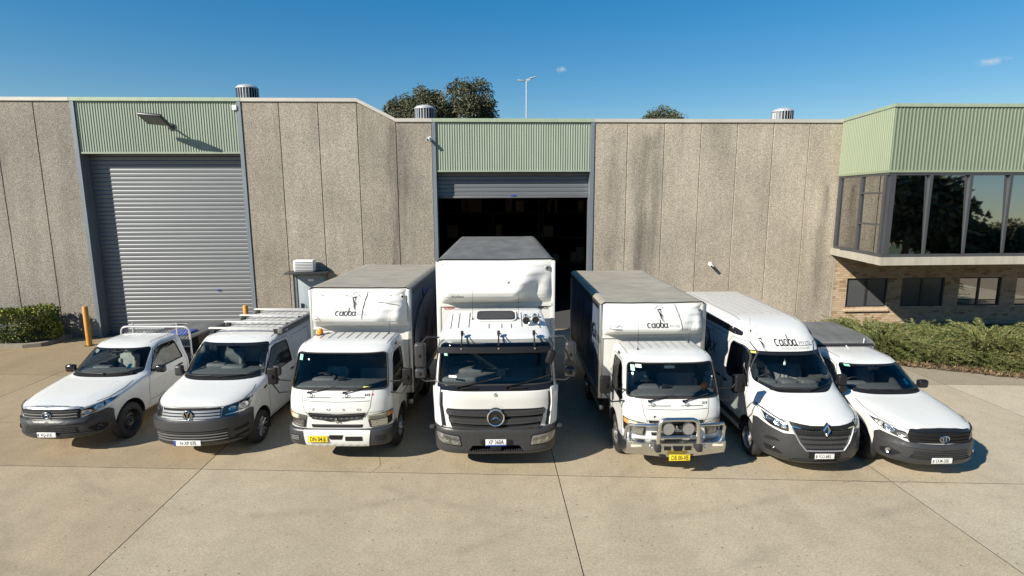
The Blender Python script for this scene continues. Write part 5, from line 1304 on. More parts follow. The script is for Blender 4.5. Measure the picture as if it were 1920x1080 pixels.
    # cabin
    m = MB(); m.rbox((0, 1.40, 1.28), (1.50, .46, .12), .05, 3)
    for x in (-.45, .0, .42): m.rbox((x, 1.46, 1.33), (.34, .26, .13), .05, 3)
    m.obj('dashboard', 'dash', root)
    steering(root, (-.42, 1.62, 1.33), .19, 40)
    for x in (-.45, .15, .55): seat(root, x, 2.2, .86, 'seat', .62, .42)
    m = MB(); m.rbox((0, 1.62, zt-.12), (.25, .03, .07), .02, 3); m.tube([(0, 1.62, zt-.09), (0, 1.57, zt)], .01, 6); rv = m.obj('rear_view_mirror', 'plastic_dark', root)
    m = MB(); m.tube([(0, 1.62, zt-.15), (0, 1.62, zt-.24)], .004, 5); m.rbox((0, 1.62, zt-.27), (.05, .02, .07), .015, 2); m.obj('hanging_charm', 'sticker_white', rv)
    wiper(root, (-.62, zb+.03), (.16, zb+.035), F); wiper(root, (.12, zb+.02), (.78, zb+.12), F)
    sticker(root, rect(-.74, -.65, zt-.05, zt-.02), F, 'sticker_yellow', -.001)
    # forehead lettering
    decal('logo_word', root, caoba((.02, 2.075), .098), F); decal_text('lettering', root, 'PTY LTD', (.46, 2.055), .055, F, 'ink', .95)
    decal_text('lettering', root, 'PROFESSIONAL INSTALLERS', (.22, 1.977), .036, F, 'ink_grey', 1.0)
    decal('logo_rule', root, stroke2([(-.22, 2.018), (.64, 2.018)], .008), F)
    decal('logo_bird', root, bird((-.48, 2.07), .30), F)
    antenna(root, B.T(-.62, 2.0)[0], B.T(-.62, 2.0)[0]+Vector((-.04, -.02, .30)))
    lines('roof_rib', root, [[(x, 2.9), (x, 5.7)] for x in (-.5, -.3, -.1, .1, .3, .5)], B.T, w=.03, matname='paint', off=.010)
    lines('roof_channel', root, [[(-.66, 2.45), (-.74, 5.7)], [(.66, 2.45), (.74, 5.7)]], B.T, w=.014)
    for sgn in (-1, 1):
        wheel(root, sgn*1.0, wx, wr_, .23, 'silver', sgn); wheel(root, sgn*1.0, wx+3.60, wr_, .23, 'silver', sgn)
        m = MB(); m.lathe([(wr_+.07, sgn*.60), (wr_+.07, sgn*.97)], (0, wx, wr_+.02), 'x', 32, a0=0, a1=R(180)); m.obj('arch_liner', 'void', root)
    m = MB(); m.box(-.85, .85, 1.0, 5.8, .2, .28); m.obj('chassis', 'void', root, smooth=False)
tall_van()
# ================================================================== box bodies
def box_body(root, w, y0, y1, z0, z1, roofm, curtain_side=None, dent=1., seed=0, deflz=None, bulge=.22, post='alloy_dull', thick=.10):
    """curtain-sided body: front wall, bulged wind deflector, roof skin, posts, rails, curtains"""
    rs = random.Random(seed); par = {}
    m = MB(); m.box(-w+.07, w-.07, y0+.02, y0+.10, z0, z1-.03); fwl = m.obj('front_wall', 'paint_box', root, smooth=False)
    # roof: shallow skin rolled over at the edges with sag and small waves
    nz = [[rs.uniform(-1, 1) for _ in range(9)] for _ in range(14)]
    def rf(u, v):
        x = -w+2*w*u; y = y0-.01+(y1-y0+.02)*v; a = abs(2*u-1)
        i, j = v*12, u*7; i0, j0 = int(i), int(j); fi, fj = i-i0, j-j0
        nn = (nz[i0][j0]*(1-fi)*(1-fj)+nz[i0+1][j0]*fi*(1-fj)+nz[i0][j0+1]*(1-fi)*fj+nz[i0+1][j0+1]*fi*fj)
        return (x, y, z1-.06*max(0, (a-.93)/.07)**2+.006*nn*(1-a**4)-.012*(1-a*a))
    m = MB(); m.grid(rf, 28, 40); rfo = m.obj('roof', roofm, root, angle=60)
    m = MB(); m.box(-w+.06, w-.06, y0+.05, y1-.05, z1-.11, z1-.075); m.obj('roof_frame', 'void', rfo, smooth=False)
    # top rails, posts, floor
    for sgn in (-1, 1):
        m = MB(); m.box(sgn*w-.05 if sgn > 0 else sgn*w, sgn*w if sgn > 0 else sgn*w+.05, y0+.12, y1, z1-.19, z1-.055); tr = m.obj('top_rail', 'steel_black', root, smooth=False)
        k = MB(); n = int((y1-y0)/.11)
        for i in range(n): k.lathe([(0, 0), (.012, 0)], (sgn*(w+.002), y0+.2+i*.11, z1-.085), 'x', 6)
        k.obj('rail_rivets', 'white_plate', tr, smooth=False)
        m = MB(); m.rbox((sgn*(w-.035), y0+.065, (z0+z1-.05)/2), (.09, .13, z1-z0-.05), .02, 2); m.obj('corner_post', post, root)
        m = MB(); m.box(sgn*w-.06 if sgn > 0 else sgn*w, sgn*w if sgn > 0 else sgn*w+.06, y1-.12, y1-.002, z0, z1-.2); m.obj('rear_post', post, root, smooth=False)
        m = MB(); m.box(sgn*w-.05 if sgn > 0 else sgn*w-.004, sgn*w+.004 if sgn > 0 else sgn*w+.05, y0+.14, y1, z0-.02, z0+.12); m.obj('rave_rail', post, root, smooth=False)
        # the curtain: gentle vertical ripple
        ph = rs.uniform(0, 6)
        m = MB(); m.grid(lambda u, v: (sgn*(w-.022+.012*math.sin(u*34+ph)*math.sin(v*2.6)+.006*math.sin(u*91+v*5)), y0+.14+(y1-y0-.26)*u, z0+.10+(z1-.2-z0-.08)*v), 90, 8)
        par[sgn] = m.obj('side_curtain', 'curtain', root, angle=70)
    m = MB(); m.box(-w+.05, w-.05, y0+.1, y1-.03, z0, z0+.1); m.obj('deck', 'void', root, smooth=False)
    m = MB(); m.box(-w+.06, w-.06, y1-.09, y1-.03, z0+.1, z1-.1); m.obj('rear_doors', 'paint_box', root, smooth=False)
    # wind deflector: blown out over the cab, tucked back under
    dz0 = deflz; W_ = w-.06
    dd = [] if w > 1.15 else [(rs.uniform(-.8, .8), rs.uniform(.15, .6), rs.uniform(.08, .2), rs.uniform(-.008, .010)) for _ in range(7)]
    def df(u, v):
        x = (2*u-1)*W_; a = abs(2*u-1)
        prof = [(0, 0), (.04, -.15), (.10, -.45), (.17, -.75), (.25, -.95), (.32, -1.), (.5, -.86), (.7, -.55), (.88, -.22), (1., -.04)]
        for (t0, d0), (t1, d1) in zip(prof, prof[1:]):
            if v <= t1:
                q = (v-t0)/(t1-t0); q = q*q*(3-2*q); d = d0+(d1-d0)*q; break
        edge = 1-max(0, (a-.80)/.20)**2.2
        if w > 1.15:
            s = min(1, max(0, (u-(.93-.25*(1-v)))/.20+.5)); d *= 1-.72*s*s*(3-2*s)
        y = y0+.01+bulge*d*max(.0, edge)
        # dents: one long crease at the far upper corner and a few soft ones
        if dent and w < 1.15:
            s = min(1, max(0, (u-(.97-.26*(1-v)**.8))/.14+.5)); y += dent*.13*s*s*(3-2*s)*min(1, max(0, (v-.06)*6))*(1-max(0, v-.9)*9)
            for cx, cv, r_, h in dd: 
                g_ = math.exp(-(((2*u-1)-cx)/r_)**2-((v-cv)/(r_*.6))**2); y += dent*h*g_
        return (x, y-.004, dz0+(z1-.045-dz0)*v)
    m = MB(); m.grid(df, 64, 44); de = m.obj('wind_deflector', 'paint_box', root, angle=70)
    bm = bmesh.new(); bm.from_mesh(de.data); bv = BVHTree.FromBMesh(bm); bm.free()
    def fn(u, v):
        h = bv.ray_cast(Vector((u, -5, v)), Vector((0, 1, 0)))
        if h[0] is None: return Vector((u, y0-.02, v)), Vector((0, -1, 0))
        n = h[1] if h[1].y < 0 else -h[1]
        return h[0], n
    m = MB(); m.box(-W_, W_, y0-.012, y0+.018, dz0-.05, dz0+.01); m.obj('deflector_rail', 'paint_box', de, smooth=False)
    for sgn in (-1, 1):
        hz = z1-.20; m = MB(); m.rbox((sgn*(w-.16), y0-.028, hz), (.10, .03, .10), .01, 2); hs = m.obj('corner_latch', 'alloy_dull', root)
        m = MB(); m.rbox((sgn*(w-.16), y0-.046, hz), (.04, .012, .05), .006); m.obj('latch_slot', 'void', hs)
    return par, fn, de
def side_fn(sgn, w, off=0):
    return lambda u, v: (Vector((sgn*(w-.004), u, v)), Vector((sgn, 0, 0)))
def chassis(root, y0, y1, ax, r, zc, dual=True, hw=.98):
    m = MB()
    for sgn in (-1, 1): m.box(sgn*.40-.04, sgn*.40+.04, y0, y1, zc-.12, zc+.08)
    for y in ax: m.lathe([(0, -hw+.1), (.07, -hw+.1), (.07, hw-.1), (0, hw-.1)], (0, y, r), 'x', 12)
    m.obj('chassis', 'steel_black', root, smooth=False)

def light_truck(loc, rz, label, sx, ztop, seed, bull=False, ptxt='', boxw=1.08, bl=4.0, sz=1.0):
    root = empty('box_truck', loc, rz, label, 'truck')
    L = [dict(z=.50, yf=.10, D=.30, n=4.2, w=.93, yr=1.62, Rr=.05), dict(z=.60, yf=.05, D=.32, w=.955), dict(z=.80, yf=.03, D=.34, n=4., w=.965), dict(z=1.04, yf=.03, D=.35), dict(z=1.10, yf=.015, D=.36, n=3.9, w=.968), dict(z=1.25, yf=.035, D=.36), dict(z=1.40, yf=.09, D=.36, n=4., w=.963), dict(z=1.46, yf=.12, D=.36),
         dict(z=1.75, yf=.26, D=.35, n=4.2, w=.945), dict(z=2.02, yf=.40, D=.33, w=.915), dict(z=2.10, yf=.47, D=.32, w=.895), dict(z=2.15, yf=.56, D=.30, n=4., w=.86, yr=1.60), dict(z=2.185, yf=.70, D=.28, w=.78, yr=1.56), dict(z=2.20, yf=.85, D=.25, w=.6, yr=1.5), dict(z=2.205, yf=1.0, D=.12, w=.2, yr=1.3, Rr=.03)]
    for l in L:
        if 'w' in l: l['w'] *= sx
        if l['z'] > 1.1: l['z'] = 1.1+(l['z']-1.1)*sz
    B = Body(L, NF=24); F, U = B.F, B.U
    def Z(z): return 1.1+(z-1.1)*sz if z > 1.1 else z
    zb, zt = Z(1.47), Z(2.06)
    ws = fillet([(-.905*sx, zb), (.905*sx, zb), (.845*sx, zt), (-.845*sx, zt)], [.05, .05, .09, .09])
    sw = fillet([(.40, Z(1.36)), (.62, Z(1.28)), (1.38, Z(1.28)), (1.34, Z(1.98)), (.78, Z(2.0)), (.66, Z(1.95))], [.04, .06, .06, .08, .06, .06])
    r_ = .385; wy = 1.10
    arch = MB()
    for sgn in (-1, 1): arch.lathe([(0, sgn*.55), (r_+.09, sgn*.55), (r_+.09, sgn*1.3), (0, sgn*1.3)], (0, wy, r_+.03), 'x', 36)
    cw = MB(); cw.prism(ws, 'y', -.2, 1.40); cs = MB(); cs.prism(sw, 'x', -1.3, 1.3); pit = MB(); pit.box(-.82*sx, .82*sx, .62, 1.45, .85, Z(1.46)+.02)
    cab = B.build(root, [arch, cw, cs, pit], name='cab')
    patch('windscreen', root, ws, F, -.006, 0, 'windscreen', .08)
    rim = [(-.905*sx, zb), (.905*sx, zb), (.845*sx, zt), (-.845*sx, zt)]; ri = fillet(rim, [.05, .05, .09, .09])
    m = MB(); m.tube([(lambda pn: pn[0]+pn[1]*.004)(F(u, v)) for u, v in dense(ri, .05, True)], .016, 6, close=True); m.obj('screen_rubber', 'rubber', root)
    for sgn in (-1, 1):
        sd = B.Sd(sgn)
        patch('side_window', root, sw, sd, -.008, 0, 'tint_glass' if not bull else 'side_glass', .12)
        lines('window_trim', root, [sw], sd, w=.022, close=True, matname='rubber')
        lines('door_gap', root, [[(.40, .62), (.40, 1.1), (.36, Z(1.36)), (.64, Z(2.0)), (.78, Z(2.05)), (1.42, Z(2.03)), (1.48, .62)]], sd, w=.010)
        m = MB(); p, n = sd(1.32, Z(1.18)); m.rbox((p.x+sgn*.012, 1.32, Z(1.18)), (.03, .15, .045), .012); m.obj('door_handle', 'plastic_dark', root)
        m = MB(); p, n = sd(1.05, Z(2.095)); m.rbox((p.x+sgn*.0, 1.05, Z(2.095)), (.04, .13, .045), .012); m.obj('roof_vent', 'steel_black', root)
    # panel breaks across the face
    lines('panel_gap', root, [[(-.66*sx, zb-.02), (-.62*sx, 1.18), (-.52*sx, .98)], [(.66*sx, zb-.02), (.62*sx, 1.18), (.52*sx, .98)], [(-.62*sx, Z(1.285)), (0, Z(1.27)), (.62*sx, Z(1.285))]], F, w=.008)
    for x0, x1 in ((-.55, -.10), (.10, .52)): patch('face_slot', root, rect(x0*sx, x1*sx, Z(1.335), Z(1.348)), F, .003, .01, 'seam', .1)
    # grille and air slot
    gr = patch('grille', root, fillet([(-.50*sx, .985), (-.14, .905), (.14, .905), (.50*sx, .985), (.54*sx, 1.075), (0, 1.045), (-.54*sx, 1.075)], .03), F, .010, .02, 'plastic_dark', .06)
    front_bars('grille_bar', gr, -.50*sx, .50*sx, [1.052], .018, F, .024, .02, 'plastic', .022)
    front_bars('grille_bar', gr, -.46*sx, .46*sx, [.985], .05, F, .020, .02, 'plastic', .030)
    k = MB()
    for i in (-4, -3, -2, -1, 1, 2, 3, 4):
        p, n = F(i*.095*sx, .968+.004*abs(i)); k.rbox(p+n*.022, (.028, .012, .012), .004, 1)
    k.obj('grille_studs', 'silver', gr, smooth=False)
    p, n = F(0, .93); emblem(gr, (0, p.y-.028, .935), 'diamonds', .052)
    lo = patch('air_slot', root, fillet([(-.46*sx, .79), (.46*sx, .79), (.48*sx, .85), (-.48*sx, .85)], .01), F, .006, .02, 'void', .08)
    front_bars('slot_bar', lo, -.45*sx, .45*sx, [.83], .018, F, .014, .01, 'plastic')
    # lamps
    hl = [(.60*sx, .79), (.80*sx, .79), (.93*sx, .80), (1.06*sx, .83), (1.10*sx, 1.06), (.86*sx, 1.045), (.56*sx, 1.02)]
    for sgn in (-1, 1):
        headlight(root, fillet(hl, .015, 3), U, [(.73*sx, .865, .10*sx, .058)], [([(.58*sx, .94), (.92*sx, .95), (.92*sx, 1.035), (.57*sx, 1.012)], 'lamp_cream'), ([(.93*sx, .955), (1.04*sx, .97), (1.06*sx, 1.04), (.935*sx, 1.035)], 'amber_lens'), ([(.64*sx, .80), (.93*sx, .81), (.93*sx, .93), (.62*sx, .925)], 'headlight_bowl')], sgn, 'plastic_dark')
    # maker's letters and badge
    if not bull:
        for ch, x in zip('FUSO', (-.42, -.14, .14, .42)): decal_text('badge_letter', root, ch, (x*sx, 1.14), .038, F, 'silver', 1.9, 0, .0025, .006)
    else: decal_text('badge_letter', root, 'F', (-.42*sx, 1.14), .036, F, 'steel_black', 1.9, 0, .002, .006)
    decal_text('badge', root, '515', (.56*sx, Z(1.385)), .034, F, 'steel_black', 1.35, .2, .002, .004)
    if not bull: patch('badge_red', root, [(.635*sx, Z(1.37)), (.665*sx, Z(1.37)), (.675*sx, Z(1.40)), (.645*sx, Z(1.40))], F, .004, 0, 'red', .1)
    # bumper
    if not bull:
        bl_ = [dict(z=.42, yf=.06, D=.22, n=4.5, w=.90, yr=.62, Rr=.03), dict(z=.46, yf=.0, D=.25, w=.95), dict(z=.60, yf=-.03, D=.27, w=.975), dict(z=.72, yf=-.02, D=.27, w=.975), dict(z=.765, yf=.02, D=.26, w=.965), dict(z=.77, yf=.06, D=.22, w=.92)]
        bb = Body(bl_, NS=8); b_o = bb.build(root, (), ('plastic', 'void'), 'bumper')
        q = fillet([(-.58, .44), (.58, .44), (.62, .745), (.40, .752), (-.40, .752), (-.62, .745)], .02)
        patch('bumper_centre', b_o, q, bb.F, .012, .02, 'paint', .07)
        patch('plate_pocket', b_o, fillet([(-.12, .585), (.10, .585), (.13, .67), (-.14, .67)], .02), bb.F, .016, .006, 'plastic_dark', .1)
        patch('intake', b_o, fillet([(.16, .56), (.48, .56), (.48, .645), (.16, .645)], .02), bb.F, .016, .006, 'void', .1)
        for sgn in (-1, 1):
            fg = patch('fog_recess', b_o, fillet(rect(min(sgn*.70, sgn*.88), max(sgn*.70, sgn*.88), .55, .65), .02), bb.F, .004, .01, 'void', .08)
            front_bars('fog_bar', fg, min(sgn*.71, sgn*.87), max(sgn*.71, sgn*.87), [.57, .60, .63], .012, bb.F, .010, .01, 'silver' if sgn < 0 else 'plastic')
        p, n = bb.F(-.33, .6); plate(b_o, (-.34, p.y-.03, .60), .372, .13, ptxt, 'yellow_plate', None, size=.085, sx=.66)
    else:
        # bright alloy bar: folded channel, hoop, side hoops, driving lamps
        k = MB(); prof = [(.44, .10), (.47, -.03), (.62, -.08), (.70, -.07), (.735, .03), (.735, .26), (.46, .26)]
        plan = [(-.93, .20), (-.88, .05), (-.60, -.02), (0, -.05), (.60, -.02), (.88, .05), (.93, .20)]
        vs = []; 
        for (px_, py_) in plan:
            for (pz, py2) in prof: vs.append((px_, py_+py2, pz-(.05 if abs(px_) < .5 and pz < .5 else 0)))
        kn = len(prof); fs = []
        for i in range(len(plan)-1):
            for j in range(kn): fs.append((i*kn+j, i*kn+(j+1) % kn, (i+1)*kn+(j+1) % kn, (i+1)*kn+j))
        fs += [tuple(range(kn)), tuple(reversed(range((len(plan)-1)*kn, len(plan)*kn)))]
        k.add(vs, fs); b_o = k.obj('bull_bar', 'alloy', root, angle=20)
        k = MB(); k.tube([(x, -.13, z) for x, z in fillet([(-.36, .62), (-.33, 1.15), (.33, 1.15), (.36, .62)], [0, .12, .12, 0], 6)], .038, 12); k.obj('hoop', 'alloy', b_o)
        k = MB(); k.tube([(-.345, -.13, .83), (.345, -.13, .83)], .03, 10); k.obj('hoop_bar', 'alloy', b_o)
        for sgn in (-1, 1):
            k = MB(); k.tube([(sgn*.335, -.12, 1.045), (sgn*.72, -.06, 1.03), (sgn*.82, .0, 1.02), (sgn*.87, .06, .95), (sgn*.88, .10, .72)], .030, 10); k.obj('side_hoop', 'alloy', b_o)
            k = MB(); k.rbox((sgn*.36, -.15, .64), (.11, .11, .14), .03, 3); k.obj('hoop_foot', 'rubber', b_o)
            lamp = MB(); lamp.lathe([(0, .10), (.07, .10), (.115, .02), (.118, -.02), (.108, -.024)], (sgn*.175, -.10, .97), 'y', 22); lp = lamp.obj('driving_lamp', 'steel_black', b_o)
            k = MB(); k.lathe([(0, 0), (.106, 0)], (sgn*.175, -.118, .97), 'y', 22); k.obj('lamp_face', 'silver', lp)
            k = MB()
            for i in range(7):
                for j in range(7):
                    u, v = (i-3)*.029+(.0145 if j % 2 else 0), (j-3)*.029
                    if u*u+v*v < .0095: k.lathe([(0, -.002), (.007, -.002)], (sgn*.175+u, -.119, .97+v), 'y', 5)
            k.obj('lamp_dots', 'ink_grey', lp, smooth=False)
            k = MB(); k.rbox((sgn*.72, -.085, .655), (.19, .03, .04), .01); k.obj('indicator', 'lamp_cream', b_o)
            for z in (.60, .64):
                k = MB(); k.box(sgn*.18-.06 if sgn > 0 else -.24, .24 if sgn > 0 else -.12, -.138, -.12, z-.012, z+.012); k.obj('bar_slot', 'void', b_o, smooth=False)
            k = MB(); k.tube([(sgn*.47+.03*math.cos(i*.7), -.12, .645+.03*math.sin(i*.7)) for i in range(9)], .006, 6, close=True); k.obj('tow_ring', 'chrome', b_o)
        k = MB(); k.prism([(-.09, .66), (.09, .66), (.07, .575), (-.07, .575)], 'y', -.142, -.12); k.obj('winch_panel', 'plastic_dark', b_o, smooth=False)
        for sgn in (-1, 1): k = MB(); k.box(.19 if sgn > 0 else -.31, .31 if sgn > 0 else -.19, -.10, -.085, .43, .46); k.obj('bar_slot', 'void', b_o, smooth=False)
        plate(b_o, (.03, -.15, .455), .372, .12, ptxt, 'yellow_plate', None, size=.08, sx=.66)
    # wipers, stickers, cabin
    for x0 in (-.52, .14):
        wiper(root, (x0*sx, zb-.05), ((x0+.50)*sx, zb+.055), F, .03)
        p, n = F(x0*sx+.06, zb-.09); m = MB(); m.tube([(p.x+.03*math.cos(i*.7), p.y-.03, p.z+.03*math.sin(i*.7)) for i in range(9)], .005, 5, close=True); m.obj('wiper_loop', 'steel_black', root)
    sticker(root, rect(-.80*sx, -.73*sx, zt-.13, zt-.035), F, 'sticker_green', -.002)
    if bull: sticker(root, rect(-.71*sx, -.60*sx, zt-.07, zt-.02), F, 'sticker_white', -.002)
    else: sticker(root, rect(.48, .60, zb+.025, zb+.055), F, 'sticker_yellow', -.002)
    m = MB(); m.rbox((0, .50, zb-.07), (1.66*sx, .52, .20), .07, 3); m.rbox((-.42*sx, .66, zb+.0), (.46, .2, .14), .05, 3); m.obj('dashboard', 'dash', root)
    steering(root, (-.42*sx, .82, zb+.04), .19, 55)
    seat(root, -.42*sx, 1.32, .92, 'seat_cover', .68); seat(root, .45*sx, 1.32, .92, 'seat', .62, .8)
    m = MB(); m.rbox((-.05, .56, zb+.07), (.14, .05, .09), .01); m.tube([(-.05, .56, zb+.03), (-.05, .56, zb-.02)], .012, 6); m.obj('dash_screen', 'plastic_dark', root)
    m = MB(); m.rbox((0, .55, zt-.10), (.20, .03, .06), .02, 3); m.tube([(0, .55, zt-.07), (0, .52, zt)], .01, 6); m.obj('rear_view_mirror', 'sticker_white' if bull else 'plastic_dark', root)
    if bull:
        m = MB(); m.lathe([(.06, -.03), (.065, .0), (.06, .03), (.03, .034), (0, .034)], (.66*sx, .40, zb+.13), 'y', 18); m.tube([(.66*sx, .42, zb+.08), (.66*sx, .42, zb-.0)], .012, 6); m.obj('orange_gauge', 'amber', root)
        m = MB(); m.tube([(.79*sx, .42, zb+.12), (.80*sx, .40, zb+.32)], .014, 6); m.tube([(.79*sx, .42, zb+.12), (.76*sx, .42, zb+.12)], .012, 6); m.obj('grab_handle', 'sticker_white', root)
    # roof: pressed ribs
    lines('roof_rib', root, [[(x*sx, .98), (x*sx, 1.5)] for x in (-.60, -.42, -.24, -.06, .12, .30, .48, .66)], B.T, w=.016, matname='seam' if not bull else 'silver', off=.004)
    lines('roof_channel', root, [[(-.80*sx, .75), (-.80*sx, 1.5)], [(.80*sx, .75), (.80*sx, 1.5)]], B.T, w=.010)
    pa = B.T(.68*sx, 1.40)[0]; antenna(root, pa, pa+Vector((.05, .0, .42)))
    if bull: pa = B.T(-.55*sx, .9)[0]; antenna(root, pa, pa+Vector((.0, .0, .52)))
    if not bull:
        pb = B.T(-.70*sx, 1.30)[0]; m = MB(); m.lathe([(0, .13), (.045, .125), (.06, .10), (.062, .02), (.065, 0)], pb, 'z', 16); bc = m.obj('beacon', 'amber', root)
        m = MB(); m.lathe([(.08, 0), (.08, .018), (.055, .022)], pb, 'z', 16); m.obj('beacon_base', 'steel_black', bc)
    # outside mirrors
    for sgn in (-1, 1):
        truck_mirror(root, sgn, (sgn*.93*sx, .34, zb+.10), (sgn*.95*sx, .30, zb-.10), sgn*(1.27 if not bull else 1.22)*1., .30, zb+.20, (.19, .09, .33))
    # wheels and frame
    for sgn in (-1, 1):
        wheel(root, sgn*.93*sx, wy, r_, .21, 'truck', sgn)
        wheel(root, sgn*(boxw-.10), wy+2.9, r_, .21, 'truck', sgn); wheel(root, sgn*(boxw-.36), wy+2.9, r_, .21, 'truck', sgn)
        m = MB(); m.lathe([(r_+.08, sgn*.53), (r_+.08, sgn*.90*sx)], (0, wy, r_+.03), 'x', 28, a0=0, a1=R(180)); m.obj('arch_liner', 'void', root)
        m = MB(); m.rbox((sgn*(boxw-.12), wy+1.55, .55), (.10, 1.3, .12), .02); m.obj('side_guard', 'alloy_dull', root)
    chassis(root, .6, 1.75+bl, (wy, wy+2.9), r_, .62, hw=.9)
    # box
    cur, fn, de = box_body(root, boxw, 1.76, 1.76+bl, .84, ztop, 'tarp', dent=.45 if not bull else .5, seed=seed, deflz=ztop-.86 if not bull else ztop-.70, bulge=.36)
    h = .88 if not bull else .74; c0 = ztop-h*.48
    if not bull:
        decal('logo_bird', de, bird((-.05, ztop-.27), .34), fn, .008); decal('logo_word', de, caoba((-.22, ztop-.50), .085, 1, .12), fn, .008); decal_text('lettering', de, 'PTY LTD', (.13, ztop-.52), .038, fn, 'ink_grey', off=.009)
        decal('split', de, stroke2(dense([(.20, ztop-.10), (.15, ztop-.35), (.13, ztop-.60)], .05), .014), fn, .009)
        decal('split', de, stroke2(dense([(.45, ztop-.29), (.58, ztop-.30), (.75, ztop-.34), (.86, ztop-.36)], .04), .010), fn, .009)
        decal('bolt_hole', de, [[(x+.013*math.cos(k*math.pi/4), ztop-.165+.013*math.sin(k*math.pi/4)) for k in range(8)] for x in (-.74, -.24, .68)], fn, .009)
        decal('faded_sticker', de, stroke2([(-.88, ztop-.58), (-.80, ztop-.55), (-.75, ztop-.60), (-.72, ztop-.66)], .010)+stroke2([(-.86, ztop-.62), (-.78, ztop-.60)], .008), fn, .009, 'ink_grey')
        # big leaf shapes on the curtain that faces the tall truck
        sf = side_fn(1, boxw+.018)
        e = fillet([(1.98, 1.05), (2.6, 1.0), (3.5, 1.35), (4.3, 2.0), (4.6, 2.55), (4.1, 2.75), (3.2, 2.68), (2.4, 2.45), (1.98, 2.05)], .5, 8)
        patch('curtain_leaf', cur[1], e, sf, .002, 0, 'curtain_grey', .3)
        sf2 = side_fn(1, boxw+.022); decal('curtain_bird', cur[1], bird((3.4, 1.95), .8, -1), sf2, .003, 'curtain_text'); decal_text('curtain_lettering', cur[1], 'caoba', (2.55, 1.75), .22, sf2, 'curtain_text', 1, 0, .004, .003, 1)
        m = MB(); m.grid(lambda u, v: (boxw+.012+.004*math.sin(u*60), 1.95+.5*u, 2.30-.28*v), 40, 2)
        pat = stroke2(arc2(2.35, 2.42, .12, .10, 0, 360, 16), .01)
        for k_ in range(1, 6): pat += stroke2(arc2(2.25, 2.35, .07*k_, .055*k_, 0, 360, 20), .012)
        decal('curtain_rings', cur[1], pat, sf2, .002, 'curtain')
        m = MB(); m.box(boxw+.002, boxw+.006, 3.2, 3.55, 2.72, 2.86); m.obj('curtain_patch', 'blue_plate', cur[1], smooth=False)
    else:
        decal('logo_bird', de, bird((.10, ztop-.21), .30, 1), fn, .008); decal('logo_word', de, caoba((.0, ztop-.42), .082), fn, .008); decal_text('lettering', de, 'PTY LTD', (.345, ztop-.44), .036, fn, 'ink_grey', off=.009)
        decal('split', de, stroke2(dense([(.42, ztop-.06), (.47, ztop-.28), (.50, ztop-.52)], .05), .012), fn, .009)
        decal('maker_sticker', de, stroke2([(-.92, ztop-.45), (-.86, ztop-.42), (-.80, ztop-.45), (-.74, ztop-.42), (-.70, ztop-.46)], .012)+stroke2([(-.93, ztop-.485), (-.70, ztop-.495)], .018), fn, .009, 'ink_grey')
        sf = side_fn(-1, boxw+.022)
        decal('curtain_word', cur[-1], caoba((3.15, ztop-.72), .30, -1), sf, .003, 'curtain_text'); decal_text('curtain_lettering', cur[-1], 'PTY LTD', (2.12, ztop-.78), .15, sf, 'curtain_text', 1, 0, .002, .003, -1)
        decal('curtain_bird', cur[-1], bird((4.75, ztop-.75), .95, -1), sf, .003, 'curtain_text'); decal_text('curtain_lettering', cur[-1], 'AJAX', (2.9, ztop-1.35), .26, sf, 'curtain_text', 1, .2, .004, .003, -1)
        decal('curtain_rule', cur[-1], stroke2([(1.95, ztop-1.0), (4.2, ztop-1.0)], .02)+stroke2([(2.2, ztop-1.6), (3.6, ztop-1.6)], .012), sf, .003, 'curtain_text')
    return root
light_truck((-2.80, 9.80, 0), R(-4), 'white light box truck with an amber beacon, between the low van and the tallest truck', 1.0, 3.14, 5, False, 'DN 04-JI', 1.07, 4.0, 1.03)
light_truck((3.30, 9.12, 0), R(-1.6), 'white light box truck with a bright bull bar and twin driving lamps', .915, 2.88, 9, True, 'DB 00-VE', 1.08, 4.9, .93)

